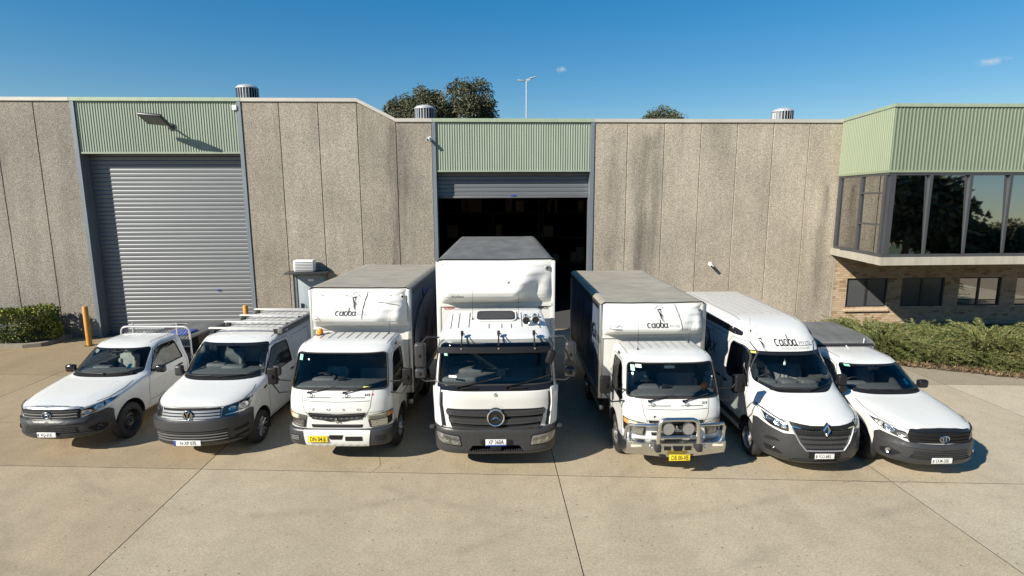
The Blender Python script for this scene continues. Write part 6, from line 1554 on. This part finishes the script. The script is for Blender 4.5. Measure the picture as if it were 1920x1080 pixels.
# ================================================================== the tall truck in the middle
def heavy_truck():
    root = empty('box_truck', (.12, 9.38, 0), R(-1.5), 'tallest white box truck in the middle with a dark sun visor and roof horns', 'truck')
    L = [dict(z=.80, yf=.08, D=.30, n=4.4, w=1.06, yr=1.66, Rr=.06), dict(z=.92, yf=.03, D=.34, w=1.09), dict(z=1.20, yf=.045, D=.36, n=4.2, w=1.105), dict(z=1.45, yf=.015, D=.36, w=1.11), dict(z=1.56, yf=.02, D=.36, w=1.11), dict(z=1.60, yf=.06, D=.36, w=1.11), dict(z=1.66, yf=.11, D=.36), dict(z=2.0, yf=.22, D=.35, n=4.4, w=1.09), dict(z=2.32, yf=.34, D=.34, w=1.055),
         dict(z=2.42, yf=.40, D=.34, w=1.04), dict(z=2.47, yf=.48, D=.33, n=4.2, w=1.02), dict(z=2.53, yf=.66, D=.30, w=.99), dict(z=2.60, yf=.90, D=.28, w=.96), dict(z=2.67, yf=1.14, D=.24, w=.93), dict(z=2.735, yf=1.37, D=.16, w=.90), dict(z=2.75, yf=1.44, D=.12, w=.84, yr=1.65), dict(z=2.755, yf=1.47, D=.08, w=.6, yr=1.62, Rr=.03)]
    B = Body(L, NF=26); F, U = B.F, B.U
    zb, zt = 1.665, 2.345
    ws = fillet([(-1.03, zb), (1.03, zb), (.985, zt), (-.985, zt)], [.06, .06, .09, .09])
    sw = fillet([(.38, 1.66), (.55, 1.52), (1.30, 1.52), (1.30, 2.34), (.72, 2.36), (.62, 2.30)], [.05, .08, .08, .1, .08, .06])
    r_ = .46; wy = 1.26
    arch = MB()
    for sgn in (-1, 1): arch.lathe([(0, sgn*.66), (r_+.11, sgn*.66), (r_+.11, sgn*1.4), (0, sgn*1.4)], (0, wy, r_+.06), 'x', 36)
    cw = MB(); cw.prism(ws, 'y', -.2, 1.50); cs = MB(); cs.prism(sw, 'x', -1.4, 1.4); pit = MB(); pit.box(-.98, .98, .72, 1.52, 1.0, 1.69)
    B.build(root, [arch, cw, cs, pit], name='cab')
    patch('windscreen', root, ws, F, -.006, 0, 'windscreen', .08)
    patch('screen_panel', root, fillet([(-1.05, 1.575), (1.05, 1.575), (1.05, zb+.012), (-1.05, zb+.012)], .03), F, .006, .012, 'black_gloss', .08)
    m = MB(); m.tube([(lambda pn: pn[0]+pn[1]*.003)(F(u, v)) for u, v in dense(ws, .05, True)], .018, 6, close=True); m.obj('screen_rubber', 'rubber', root)
    for sgn in (-1, 1):
        sd = B.Sd(sgn); patch('side_window', root, sw, sd, -.008, 0, 'side_glass', .12); lines('window_trim', root, [sw], sd, w=.024, close=True, matname='rubber')
        lines('door_gap', root, [[(.40, .85), (.40, 1.4), (.34, 1.66), (.60, 2.34), (.72, 2.42), (1.36, 2.40), (1.40, .85)]], sd, w=.011)
        # air deflector blades at the cab corners
        q = fillet([(.97, .91), (1.38, .95), (1.42, 1.56), (1.0, 1.60), (1.02, 1.30)], .03)
        patch('corner_panel', root, q if sgn > 0 else mirror2(q), U, .035, .03, 'paint', .06)
        q = [(.90, .91), (.965, .91), (1.01, 1.30), (.985, 1.58), (.955, 1.58), (.97, 1.30)]
        patch('corner_trim', root, q if sgn > 0 else mirror2(q), U, .006, .02, 'plastic_dark', .1)
    # grille: three mesh bands
    gr = patch('grille', root, fillet([(-.70, .80), (.70, .80), (.80, .92), (.89, 1.245), (-.89, 1.245), (-.80, .92)], .04), F, .004, .02, 'void', .07)
    for i, (z, hw_, bw_) in enumerate(((1.17, .86, .030), (1.035, .815, .055), (.895, .75, .085))):
        up_ = patch('grille_band', gr, [(-hw_, z-.030)]+[(-hw_+2*hw_*t/10, z-.030-bw_*(1-(t/5-1)**2)*.7) for t in range(1, 10)]+[(hw_, z-.030), (hw_+.02, z+.055)]+[(hw_-2*hw_*t/10, z+.055-bw_*(1-(t/5-1)**2)*.55) for t in range(1, 10)]+[(-hw_-.02, z+.055)], F, .045, .05, 'plastic', .08)
        k = MB()
        for j in range(54):
            x = -hw_+.10+(2*hw_-.2)*j/53; bb = bw_*(1-(x/hw_)**2)*.6
            for r2 in range(3):
                p, n = F(x+(.008 if r2 % 2 else 0), z-.002+r2*.018-bb); k.add([p+n*.047+Vector((dx, 0, dz)) for dx, dz in ((-.006, -.005), (.006, -.005), (.006, .005), (-.006, .005))], [(0, 1, 2, 3)])
        k.obj('band_mesh', 'void', up_, smooth=False)
    p, n = F(0, 1.13); emblem(gr, (.0, p.y-.085, 1.115), 'star', .145)
    p, n = F(0, 1.515); m = MB(); m.lathe([(0, -.016), (.03, -.012), (.036, .0)], (0, p.y, 1.515), 'y', 16); m.obj('badge', 'chrome', root)
    # bumper
    bl2 = [dict(z=.36, yf=.16, D=.30, n=4., w=1.0, yr=.75, Rr=.04), dict(z=.39, yf=.06, D=.34, w=1.08), dict(z=.46, yf=.01, D=.37, w=1.115), dict(z=.55, yf=.0, D=.37, w=1.12), dict(z=.72, yf=-.01, D=.38, w=1.125), dict(z=.82, yf=-.02, D=.38, w=1.125), dict(z=.88, yf=.0, D=.38, w=1.12), dict(z=.90, yf=.06, D=.36, w=1.08)]
    bb = Body(bl2, NS=8); bcut = MB(); bcut.prism(fillet([(-.50, .455), (.50, .455), (.42, .575), (-.42, .575)], .02), 'y', -.3, .16)
    b_o = bb.build(root, [bcut], ('plastic', 'void'), 'bumper')
    lines('bumper_gap', b_o, [[(-.60, .385), (-.53, .62), (-.50, .885)], [(.60, .385), (.53, .62), (.50, .885)]], bb.F, w=.009)
    lines('bumper_crease', b_o, [[(-1.08, .475), (-.6, .455), (-.5, .45)], [(1.08, .475), (.6, .455), (.5, .45)]], bb.F, w=.012, off=.003)
    k = MB()
    for i in range(22):
        x = -.46+.92*i/21; k.rbox((x, .035, .462), (.02, .06, .03), .005, 1)
    k.obj('step_teeth', 'plastic', b_o, smooth=False)
    m = MB(); m.rbox((0, .02, .525), (.20, .08, .10), .02, 2); m.obj('tow_cover', 'plastic_dark', b_o)
    hl = [(.62, .575), (.95, .59), (1.06, .63), (1.12, .72), (1.13, .79), (.98, .775), (.66, .745)]
    for sgn in (-1, 1):
        patch('lamp_surround', root, fillet([(.60, .555), (.96, .57), (1.08, .615), (1.135, .71), (1.15, .81), (.98, .795), (.64, .765)], .03, 3) if sgn > 0 else mirror2(fillet([(.60, .555), (.96, .57), (1.08, .615), (1.135, .71), (1.15, .81), (.98, .795), (.64, .765)], .03, 3)), bb.U, .002, .01, 'plastic_dark', .08)
        headlight(root, fillet(hl, .025, 3), bb.U, [(.73, .65, .075, .055), (.89, .675, .075, .055)], [([(.66, .70), (1.08, .735), (1.09, .755), (.66, .725)], 'headlight_bowl'), ([(.98, .66), (1.08, .70), (1.09, .725), (.98, .715)], 'headlight_bowl')], sgn, 'silver')
        m = MB(); m.rbox((sgn*1.16, .25, .845), (.09, .10, .055), .015, 2); m.obj('side_marker', 'plastic', b_o)
        m = MB(); m.rbox((sgn*.235, -.028, .645), (.085, .02, .085), .008); m.obj('plate_bracket', 'plastic_dark', b_o)
    p, n = bb.F(0, .645); plate(b_o, (0, p.y-.03, .645), .372, .125, 'XP 360A', 'white_plate', 'strip', size=.078, sx=.68)
    # visor with its stays
    def vis(u, v):
        x = -1.02+2.04*u; e = abs(2*u-1); return (x, .06+.20*(1-v)-.0+.14*e**3, 2.265+.20*(1-v)-.03*e**4)
    m = MB(); m.grid(lambda u, v: (vis(u, v)[0], vis(u, v)[1]+.02, vis(u, v)[2]), 24, 6); vo_ = m.obj('sun_visor', 'visor', root, angle=60)
    m = MB(); m.grid(lambda u, v: tuple(Vector(vis(u, .55+.45*v))+Vector((0, -.004, 0))), 24, 4); m.obj('visor_band', 'plastic_dark', vo_, angle=60)
    for x in (-.60, .06, .70):
        k = MB(); k.rbox((x, .42, 2.54), (.05, .06, .09), .01); k.tube([(x, .42, 2.55), (x+.0, .30, 2.46), (x, .16, 2.37)], .014, 6); k.tube([(x+.03, .42, 2.54), (x+.14, .22, 2.42)], .008, 6); k.obj('visor_stay', 'steel_black', vo_)
        k = MB(); k.lathe([(0, -.008), (.016, -.006), (.016, .0)], (x, .12, 2.335), 'y', 10); k.obj('stay_bolt', 'chrome', vo_)
    # roof: hatch, ribs, horns, aerials
    h_ = patch('roof_hatch', root, fillet(rect(-.34, .36, 1.02, 1.34), .09, 6), B.T, .045, .06, 'tint_glass', .1); h_.data.materials.clear(); h_.data.materials.append(MATS['plastic'])
    m = MB(); m.tube([B.T(u, v)[0]+Vector((0, 0, .018)) for u, v in dense(fillet(rect(-.37, .39, .99, 1.37), .1, 6), .06, True)], .018, 6, close=True); m.obj('hatch_frame', 'paint', root)
    lines('roof_rib', root, [[(x, .78), (x, 1.34)] for x in (-.84, -.70, -.50, .50, .84)]+[[(x, .74), (x, .90)] for x in (-.12, .12, .30)], B.T, w=.014, off=.004)
    for i, (x, y) in enumerate(((.58, .92), (.76, .96))):
        z = B.T(x, y)[0].z+.09; k = MB(); k.lathe([(.014, .34), (.02, .2), (.034, .08), (.06, .01), (.075, 0), (.06, .012), (0, .05)], (x, y-.14, z), 'y', 20); hn = k.obj('air_horn', 'chrome', root); k = MB(); k.lathe([(0, .006), (.066, .004)], (x, y-.14, z), 'y', 18); k.obj('horn_mouth', 'steel_black', hn)
        k = MB(); k.lathe([(0, .0), (.045, .0), (.055, .02), (.045, .05), (0, .06)], (x, y+.17, z), 'y', 16); k.tube([(x, y+.05, z), (x, y+.05, z-.11)], .014, 6); k.obj('horn_driver', 'chrome', hn)
    for x in (-.44, .44): p = B.T(x, 1.08)[0]; antenna(root, p, p+Vector((0, .02, .56)))
    # mirrors
    for sgn in (-1, 1): truck_mirror(root, sgn, (sgn*1.02, .46, 2.46), (sgn*1.08, .30, 1.70), sgn*1.36, .34, 2.16, (.20, .14, .46), True, 'plastic')
    k = MB(); k.tube([(.98, .38, 2.46), (1.02, .10, 2.42), (.99, .02, 2.30)], .016, 8); arm = k.obj('kerb_mirror_arm', 'plastic_dark', root)
    k = MB(); k.rbox((.97, .03, 2.20), (.14, .10, .26), .045, 4, rot=Matrix.Rotation(R(18), 3, 'Y').to_euler()); k.obj('kerb_mirror', 'plastic_dark', root)
    # wipers
    for x0 in (-.68, .18):
        wiper(root, (x0, 1.625), (x0+.78, zb+.13), F, .03); k = MB(); p, n = F(x0+.22, 1.61); k.rbox(p+n*.03, (.30, .03, .03), .012, 2); k.obj('wiper_shroud', 'plastic_dark', root)
    # cabin
    m = MB(); m.rbox((0, .60, 1.66), (1.96, .60, .16), .05, 3); m.rbox((.62, .62, 1.70), (.72, .5, .12), .05, 3); m.rbox((-.55, .72, 1.72), (.62, .26, .18), .06, 3); m.rbox((.10, .42, 1.76), (.17, .06, .24), .02, 2); m.obj('dashboard', 'dash', root)
    steering(root, (-.55, .98, 1.80), .22, 62); seat(root, -.55, 1.46, 1.12, 'seat', .74, .50); seat(root, .58, 1.46, 1.12, 'interior', .70, .50)
    sticker(root, rect(-.93, -.86, zt-.20, zt-.10), F, 'sticker_green', -.002); sticker(root, rect(-.84, -.70, zb+.12, zb+.155), F, 'sticker_white', -.004)
    # body
    cur, fn, de = box_body(root, 1.215, 1.90, 8.6, 1.02, 3.74, 'tarp_dark', dent=1.9, seed=21, deflz=2.80, bulge=.40, post='paint_box')
    decal_text('maker_sticker', de, 'MorGane', (-.76, 3.02), .045, fn, 'ink', 1., -.0, .001)
    for x, mt in ((-.97, 'red'), (.98, 'ink')):
        m = MB(); v, f = text2('ELITRUCK', .05, .62, 0, .002); m.add([(x+a, 1.905, 2.715+b_) for a, b_ in v], f); m.obj('maker_lettering', mt, root, smooth=False, fix=False)
    m = MB(); m.box(.88, 1.0, 1.90, 1.905, 2.755, 2.78); m.obj('maker_mark', 'red', root, smooth=False)
    m = MB(); m.rbox((-1.05, 1.87, 3.62), (.08, .02, .045), .006); m.obj('clearance_lamp', 'ink_grey', root)
    decal('small_tear', de, stroke2([(.24, 3.30), (.25, 3.27), (.27, 3.28), (.27, 3.31)], .012), fn, .009)
    for sgn in (-1, 1):
        wheel(root, sgn*1.08, wy, r_, .26, 'truck', sgn); wheel(root, sgn*1.12, wy+4.8, r_, .26, 'truck', sgn); wheel(root, sgn*.80, wy+4.8, r_, .26, 'truck', sgn)
        m = MB(); m.lathe([(r_+.10, sgn*.64), (r_+.10, sgn*1.05)], (0, wy, r_+.06), 'x', 28, a0=0, a1=R(180)); m.obj('arch_liner', 'void', root)
        m = MB(); m.rbox((sgn*.85, 3.6, .62), (.5, 1.2, .5), .06, 3); m.obj('side_tank', 'alloy_dull' if sgn < 0 else 'steel_black', root)
    chassis(root, .6, 8.5, (wy, wy+4.8), r_, .85, hw=1.0)
heavy_truck()
# ================================================================== planting
def leafmat(name, stops, rough=.6):
    m, nt, b = newmat(name)
    g_ = nd(nt, 'ShaderNodeNewGeometry')
    col = ramp(nt, g_.outputs['Random Per Island'], stops)
    nt.links.new(col, b.inputs['Base Color']); b.inputs['Roughness'].default_value = rough; b.inputs['Specular IOR Level'].default_value = .35
leafmat('leaf_gum', [(0, (.035, .042, .02)), (.45, (.075, .085, .04)), (.85, (.115, .118, .06)), (1, (.17, .14, .08))])
leafmat('leaf_shrub', [(0, (.04, .07, .014)), (.35, (.10, .15, .025)), (.7, (.20, .23, .04)), (1, (.36, .30, .06))])
leafmat('leaf_juniper', [(0, (.03, .045, .014)), (.35, (.075, .10, .028)), (.7, (.15, .17, .05)), (.9, (.25, .24, .09)), (1, (.27, .18, .10))])
leafmat('leaf_dry', [(0, (.16, .10, .055)), (.6, (.26, .18, .10)), (1, (.32, .25, .14))])
mat('bark', (.14, .10, .07), .9, var=.4, vscale=6, bump=.4, bscale=20)
def rnd_dir(rs):
    z = rs.uniform(-1, 1); a = rs.uniform(0, 2*math.pi); r = math.sqrt(1-z*z); return Vector((r*math.cos(a), r*math.sin(a), z))
def leaf(mb, p, d, L, w, rs):
    d = d.normalized(); s = d.cross(rnd_dir(rs))
    if s.length < 1e-3: s = d.orthogonal()
    s.normalize(); n = s.cross(d); k = len(mb.v)
    q = [p, p+d*L*.5+s*w*.5+n*L*.06, p+d*L, p+d*L*.5-s*w*.5+n*L*.06]
    mb.v += [tuple(v) for v in q]; mb.f.append((k, k+1, k+2, k+3)); mb.mi.append(0)
def crown_mesh(name, seed, rx, ry, rz, ncl, per, L, w, m, rcl=.55):
    rs = random.Random(seed); mb = MB()
    lobes = [(rnd_dir(rs), rs.uniform(.55, 1.0)) for _ in range(9)]
    for _ in range(ncl):
        d = rnd_dir(rs)
        if d.z < -.55: d.z = -d.z*.4
        k = .62+.38*max(max(0, d.dot(l))**3*a for l, a in lobes)
        r = k*(.45+.55*rs.random()**.45)
        c = Vector((d.x*rx*r, d.y*ry*r, d.z*rz*r)); cr = rcl*rs.uniform(.6, 1.25)
        for _ in range(per):
            e = rnd_dir(rs)*cr*rs.random()**.4; e.z *= .75
            dd = (e.normalized()*.7+rnd_dir(rs)*.8+Vector((0, 0, -.35)))
            leaf(mb, c+e, dd, L*rs.uniform(.6, 1.3), w*rs.uniform(.7, 1.2), rs)
    return mb.mesh(name, m, smooth=False, fix=False)
def trunk_mesh(name, seed, h, r, spread, nb=7):
    rs = random.Random(seed); mb = MB(); P = [Vector((0, 0, -.1))]
    for i in range(1, 7): P.append(Vector((rs.uniform(-.12, .12)*i, rs.uniform(-.12, .12)*i, h*i/6)))
    mb.tube(P, [r*(1-.11*i) for i in range(7)], 8)
    for b_ in range(nb):
        i = rs.randint(3, 6); a = rs.uniform(0, 6.28); p = P[i]; q = p+Vector((math.cos(a)*spread*.5, math.sin(a)*spread*.5, spread*.35)); s = q+Vector((math.cos(a)*spread*.35, math.sin(a)*spread*.35, spread*.4))
        mb.tube([p, q, s], [r*.42, r*.28, r*.1], 6)
    return mb.mesh(name, 'bark')
def tree(loc, label, cm, tm, zc, s=1., rz=0., group=None):
    o = empty('gum_tree', loc, rz, label, 'tree', group); o.scale = (s, s, s)
    inst('trunk', tm, o); inst('crown', cm, o, (0, 0, zc)); return o
cA = crown_mesh('crown', 31, 2.7, 2.3, 2.5, 190, 80, .20, .085, 'leaf_gum', .50); cB = crown_mesh('crown', 32, 2.0, 1.9, 2.4, 150, 80, .20, .085, 'leaf_gum', .48)
tA = trunk_mesh('trunk', 5, 8.6, .32, 2.2); tB = trunk_mesh('trunk', 6, 8.6, .28, 1.8)
tree((-4.25, 42, 0), 'taller dark gum tree behind the roof, left of its neighbour', cA, tA, 10.2, 1.04, .3)
tree((-6.3, 43, 0), 'narrow dark gum tree at the left end of the group behind the roof', cB, tB, 10.2, 1.0, 1.7)
tree((-1.25, 42.5, 0), 'dark gum tree behind the roof, nearest the lamp mast', cB, tB, 10.2, 1.10, .9)
tree((13.1, 42, 0), 'gum tree whose low rounded top just clears the roof', cA, tA, 10.05, .94, 2.2)
tree((10.75, 43, 0), 'tip of a small tree just showing over the roof edge', cB, tB, 9.35, .93, .2)
# street trees on the far side of the road behind the camera: they show only as reflections in glass
cC = crown_mesh('crown', 41, 5.2, 4.0, 4.4, 170, 46, .8, .42, 'leaf_gum', 1.1); tC = trunk_mesh('trunk', 9, 6., .4, 4., 9)
for x, y, s, r in ((-24, -30, 1., 0), (-10, -31, 1.05, 1.2), (1, -29, 1.1, 2.5), (10, -30, 1.2, 4.), (18, -28, 1.25, .6), (26, -29, 1.1, 2.), (34, -27, 1.1, 3.3), (41, -29, 1.5, 1.), (48, -27, 1.25, 5.), (56, -31, .7, .4), (62, -30, .66, 2.2), (69, -32, .62, 3.1), (77, -33, .62, 1.5), (86, -33, .62, 1.9), (45, -42, 1.5, 2.)):
    tree((x, y, 0), 'broad street tree reflected in the office windows and windscreens', cC, tC, 4.9, s, r, 'street trees seen in reflections')

mb = MB(); mb.add([(-400, -20.5, .01), (400, -20.5, .01), (400, -13, .01), (-400, -13, .01)], [(0, 1, 2, 3)])
mat('asphalt', (.05, .05, .05), .9, var=.3, vscale=3, bump=.2, bscale=80, coord='geo'); o = mb.obj('road', 'asphalt', smooth=False); o['kind'] = 'structure'
mb = MB(); mb.add([(-400, -400, -.01), (400, -400, -.01), (400, -20.5, -.01), (-400, -20.5, -.01)], [(0, 1, 2, 3)])
mat('verge_grass', (.05, .075, .02), .95, var=.5, vscale=1.5, coord='geo'); o = mb.obj('grass_verge', 'verge_grass', smooth=False); o['kind'] = 'structure'
# light mast behind the shed
pm = empty('light_mast', (3.41, 48, 0), 0, 'tall thin light mast with three lamps behind the roof', 'light mast')
mb = MB(); mb.tube([(0, 0, 0), (0, 0, 14.55)], [.08, .045], 8); mb.obj('mast', 'zinc', pm)
for dx, dz, dy in ((-.55, .0, 0), (.30, .16, .3), (.62, .22, -.1)):
    mb = MB(); mb.tube([(0, 0, 14.5), (dx*.6, dy*.6, 14.55+dz*.6)], .03, 6); mb.rbox((dx*.85, dy, 14.58+dz), (.52, .2, .09), .03, 2, rot=Matrix.Rotation(R(-14 if dx > 0 else 6), 3, 'Y').to_euler()); mb.obj('lamp', 'zinc', pm)

# planter at the left: kerb, soil and a clipped broad-leaf shrub
kb = MB(); path = [(-26, 18.95), (-15.75, 18.95), (-15.30, 19.15), (-15.15, 19.55), (-15.15, 20.42)]
inn = [(-26, 19.12), (-15.82, 19.12), (-15.45, 19.27), (-15.32, 19.60), (-15.32, 20.42)]
for (a, b_), (c, d) in zip(zip(path, path[1:]), zip(inn, inn[1:])):
    kb.add([(*a, -.02), (*b_, -.02), (*b_, .13), (*a, .13), (*c, -.02), (*d, -.02), (*d, .14), (*c, .14)], [(0, 1, 2, 3), (3, 2, 6, 7), (7, 6, 5, 4)])
ko = kb.obj('kerb', 'kerb', smooth=False); tag(ko, 'rounded concrete kerb round the planter beside the left wall', 'kerb')
mb = MB(); mb.add([(x, y, .09) for x, y in inn]+[(-26, 20.42, .09)], [(0, 1, 2, 3, 4, 5)]); o = mb.obj('planter_soil', 'soil', smooth=False); o['kind'] = 'structure'
def shrub(name, loc, label, rx, ry, h, seed, n=8200):
    rs = random.Random(seed); mb = MB(); st_ = MB()
    bl = [(rs.uniform(0, 6.28), rs.uniform(.15, 1), rs.uniform(.06, .16)) for _ in range(60)]
    for i in range(n):
        a = rs.uniform(0, 6.28); ph = math.asin(rs.uniform(.0, 1)); k = 1+.0
        for ba, be, bs in bl[:26]:
            dd = math.cos(a-ba)*math.cos(ph)*math.cos(be)+math.sin(ph)*math.sin(be); k += bs*max(0, dd-.9)*9-.012
        r = k*(.80+.24*rs.random()**.5)
        p = Vector((rx*r*math.cos(a)*math.cos(ph)**.6, ry*r*math.sin(a)*math.cos(ph)**.6, h*(.08+.92*math.sin(ph)**.8*r)))
        d = Vector((math.cos(a)*math.cos(ph), math.sin(a)*math.cos(ph), math.sin(ph)*.9+.2))+rnd_dir(rs)*.9
        leaf(mb, p, d, .10*rs.uniform(.7, 1.3), .05, rs)
    o = empty(name, loc, 0, label, 'shrub'); c = mb.obj('foliage', 'leaf_shrub', o, smooth=False, fix=False)
    for i in range(14):
        a = i*.45; st_.tube([(0, 0, -.02), (rx*.3*math.cos(a), ry*.3*math.sin(a), h*.4), (rx*.7*math.cos(a), ry*.7*math.sin(a), h*.75)], [.03, .02, .008], 5)
    st_.obj('stems', 'bark', o); k2 = MB(); k2.lathe([(0, h*.62), (rx*.55, h*.5), (rx*.72, h*.25), (rx*.7, .02)], n=18); k2.v = [(x, y*ry/rx, z) for x, y, z in k2.v]; k2.obj('shade_core', 'core_shade', o)  # dark solid core stands for the shade inside the shrub
leafmat('core_shade', [(0, (.02, .03, .01)), (1, (.02, .03, .01))])  # shrub's inner shade painted as a near-black green
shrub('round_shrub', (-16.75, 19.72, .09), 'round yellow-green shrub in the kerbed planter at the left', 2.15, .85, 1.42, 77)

# low feathery conifers in front of the brick wall: several plants grown into each other
def juniper_mesh(seed, rx, ry, h, n=330):
    rs = random.Random(seed); mb = MB()
    for i in range(n):
        a = rs.uniform(0, 6.28); u = rs.random()**.5
        base = Vector((rx*.55*u*math.cos(a), ry*.55*u*math.sin(a), rs.uniform(.02, h*.45)))
        out = Vector((math.cos(a), math.sin(a), 0)); rise = rs.uniform(.25, 1.0)*(1.15-u*.75)
        L = rs.uniform(.45, .85); P = []
        for k in range(7):
            t = k/6; P.append(base+out*(L*t*(.65+.4*u))*Vector((1, 1, 1)).x+Vector((0, 0, h*rise*.62*(t*1.5-t*t*.85)))+rnd_dir(rs)*.02)
        for k in range(1, 7):
            t = (P[k]-P[k-1]).normalized()
            for _ in range(11):
                q = P[k-1].lerp(P[k], rs.random()); leaf(mb, q, t*1.1+rnd_dir(rs)*.7+Vector((0, 0, .15)), .085*rs.uniform(.6, 1.4), .015, rs)
    return mb.mesh('foliage', 'leaf_juniper', smooth=False, fix=False)
jm = [juniper_mesh(s_, 1.0, 1.0, 1.15, 300) for s_ in (1, 2, 3)]
rs = random.Random(5); k = 0
def frontY(x): return 15.75-.56*(x-11.7) if x < 14.7 else 14.07-.30*(x-14.7)
names_r = {0: 'front', 1: 'middle', 2: 'back'}
hedge = empty('juniper_hedge', (12.0, 16.2, 0), 0, 'long feathery green juniper hedge in front of the brick office wall', 'hedge')
for row in range(3):
    x = 12.35+.35*row
    while x < 22:
        y = frontY(x)+.95+row*.95
        if y < 20:
            o = inst('juniper_plant', jm[k % 3], hedge, (x-12.0+rs.uniform(-.15, .15), y-16.2, .0), rs.uniform(0, 6.28)); s_ = rs.uniform(.72, 1.22)*(1+.08*row); o.scale = (s_, s_, s_*rs.uniform(.62, .95)*(1+.05*row)); k += 1
        x += rs.uniform(.75, 1.05)
mb = MB()
for i in range(900):
    x = rs.uniform(11.4, 21); y = frontY(x)+rs.uniform(-.25, .5)
    for _ in range(4): leaf(mb, Vector((x, y, .02)), Vector((rs.uniform(-.6, .6), rs.uniform(-.8, .3), rs.uniform(.3, 1))), .17*rs.uniform(.5, 1.2), .014, rs)
dg_ = mb.obj('dry_grass', 'leaf_dry', smooth=False, fix=False); dg_['kind'] = 'stuff'
dg_['label'] = 'dry straw-coloured grass along the foot of the hedge'; dg_['category'] = 'grass'
pts = [(x, frontY(x)-.12+.06*math.sin(x*7)) for x in [11.2+.3*i for i in range(38)]]
mb = MB(); mb.add([(x, y, .012) for x, y in pts]+[(22.3, 20.4, .012), (11.2, 20.4, .012)], [tuple(range(len(pts)+2))]); o = mb.obj('garden_bed', 'soil', smooth=False); o['kind'] = 'structure'

# small fixings joined into one part each: too small to pick apart singly
for o in bpy.data.objects:
    if o.name.split('.')[0] in ('wheel_nuts', 'rim_holes', 'grille_studs', 'grille_stud', 'band_mesh', 'lamp_dots', 'rail_rivets', 'step_teeth', 'headboard_mesh', 'louvre', 'bolt_hole', 'curtain_rings', 'foliage', 'stems'):
        o['kind'] = 'stuff'
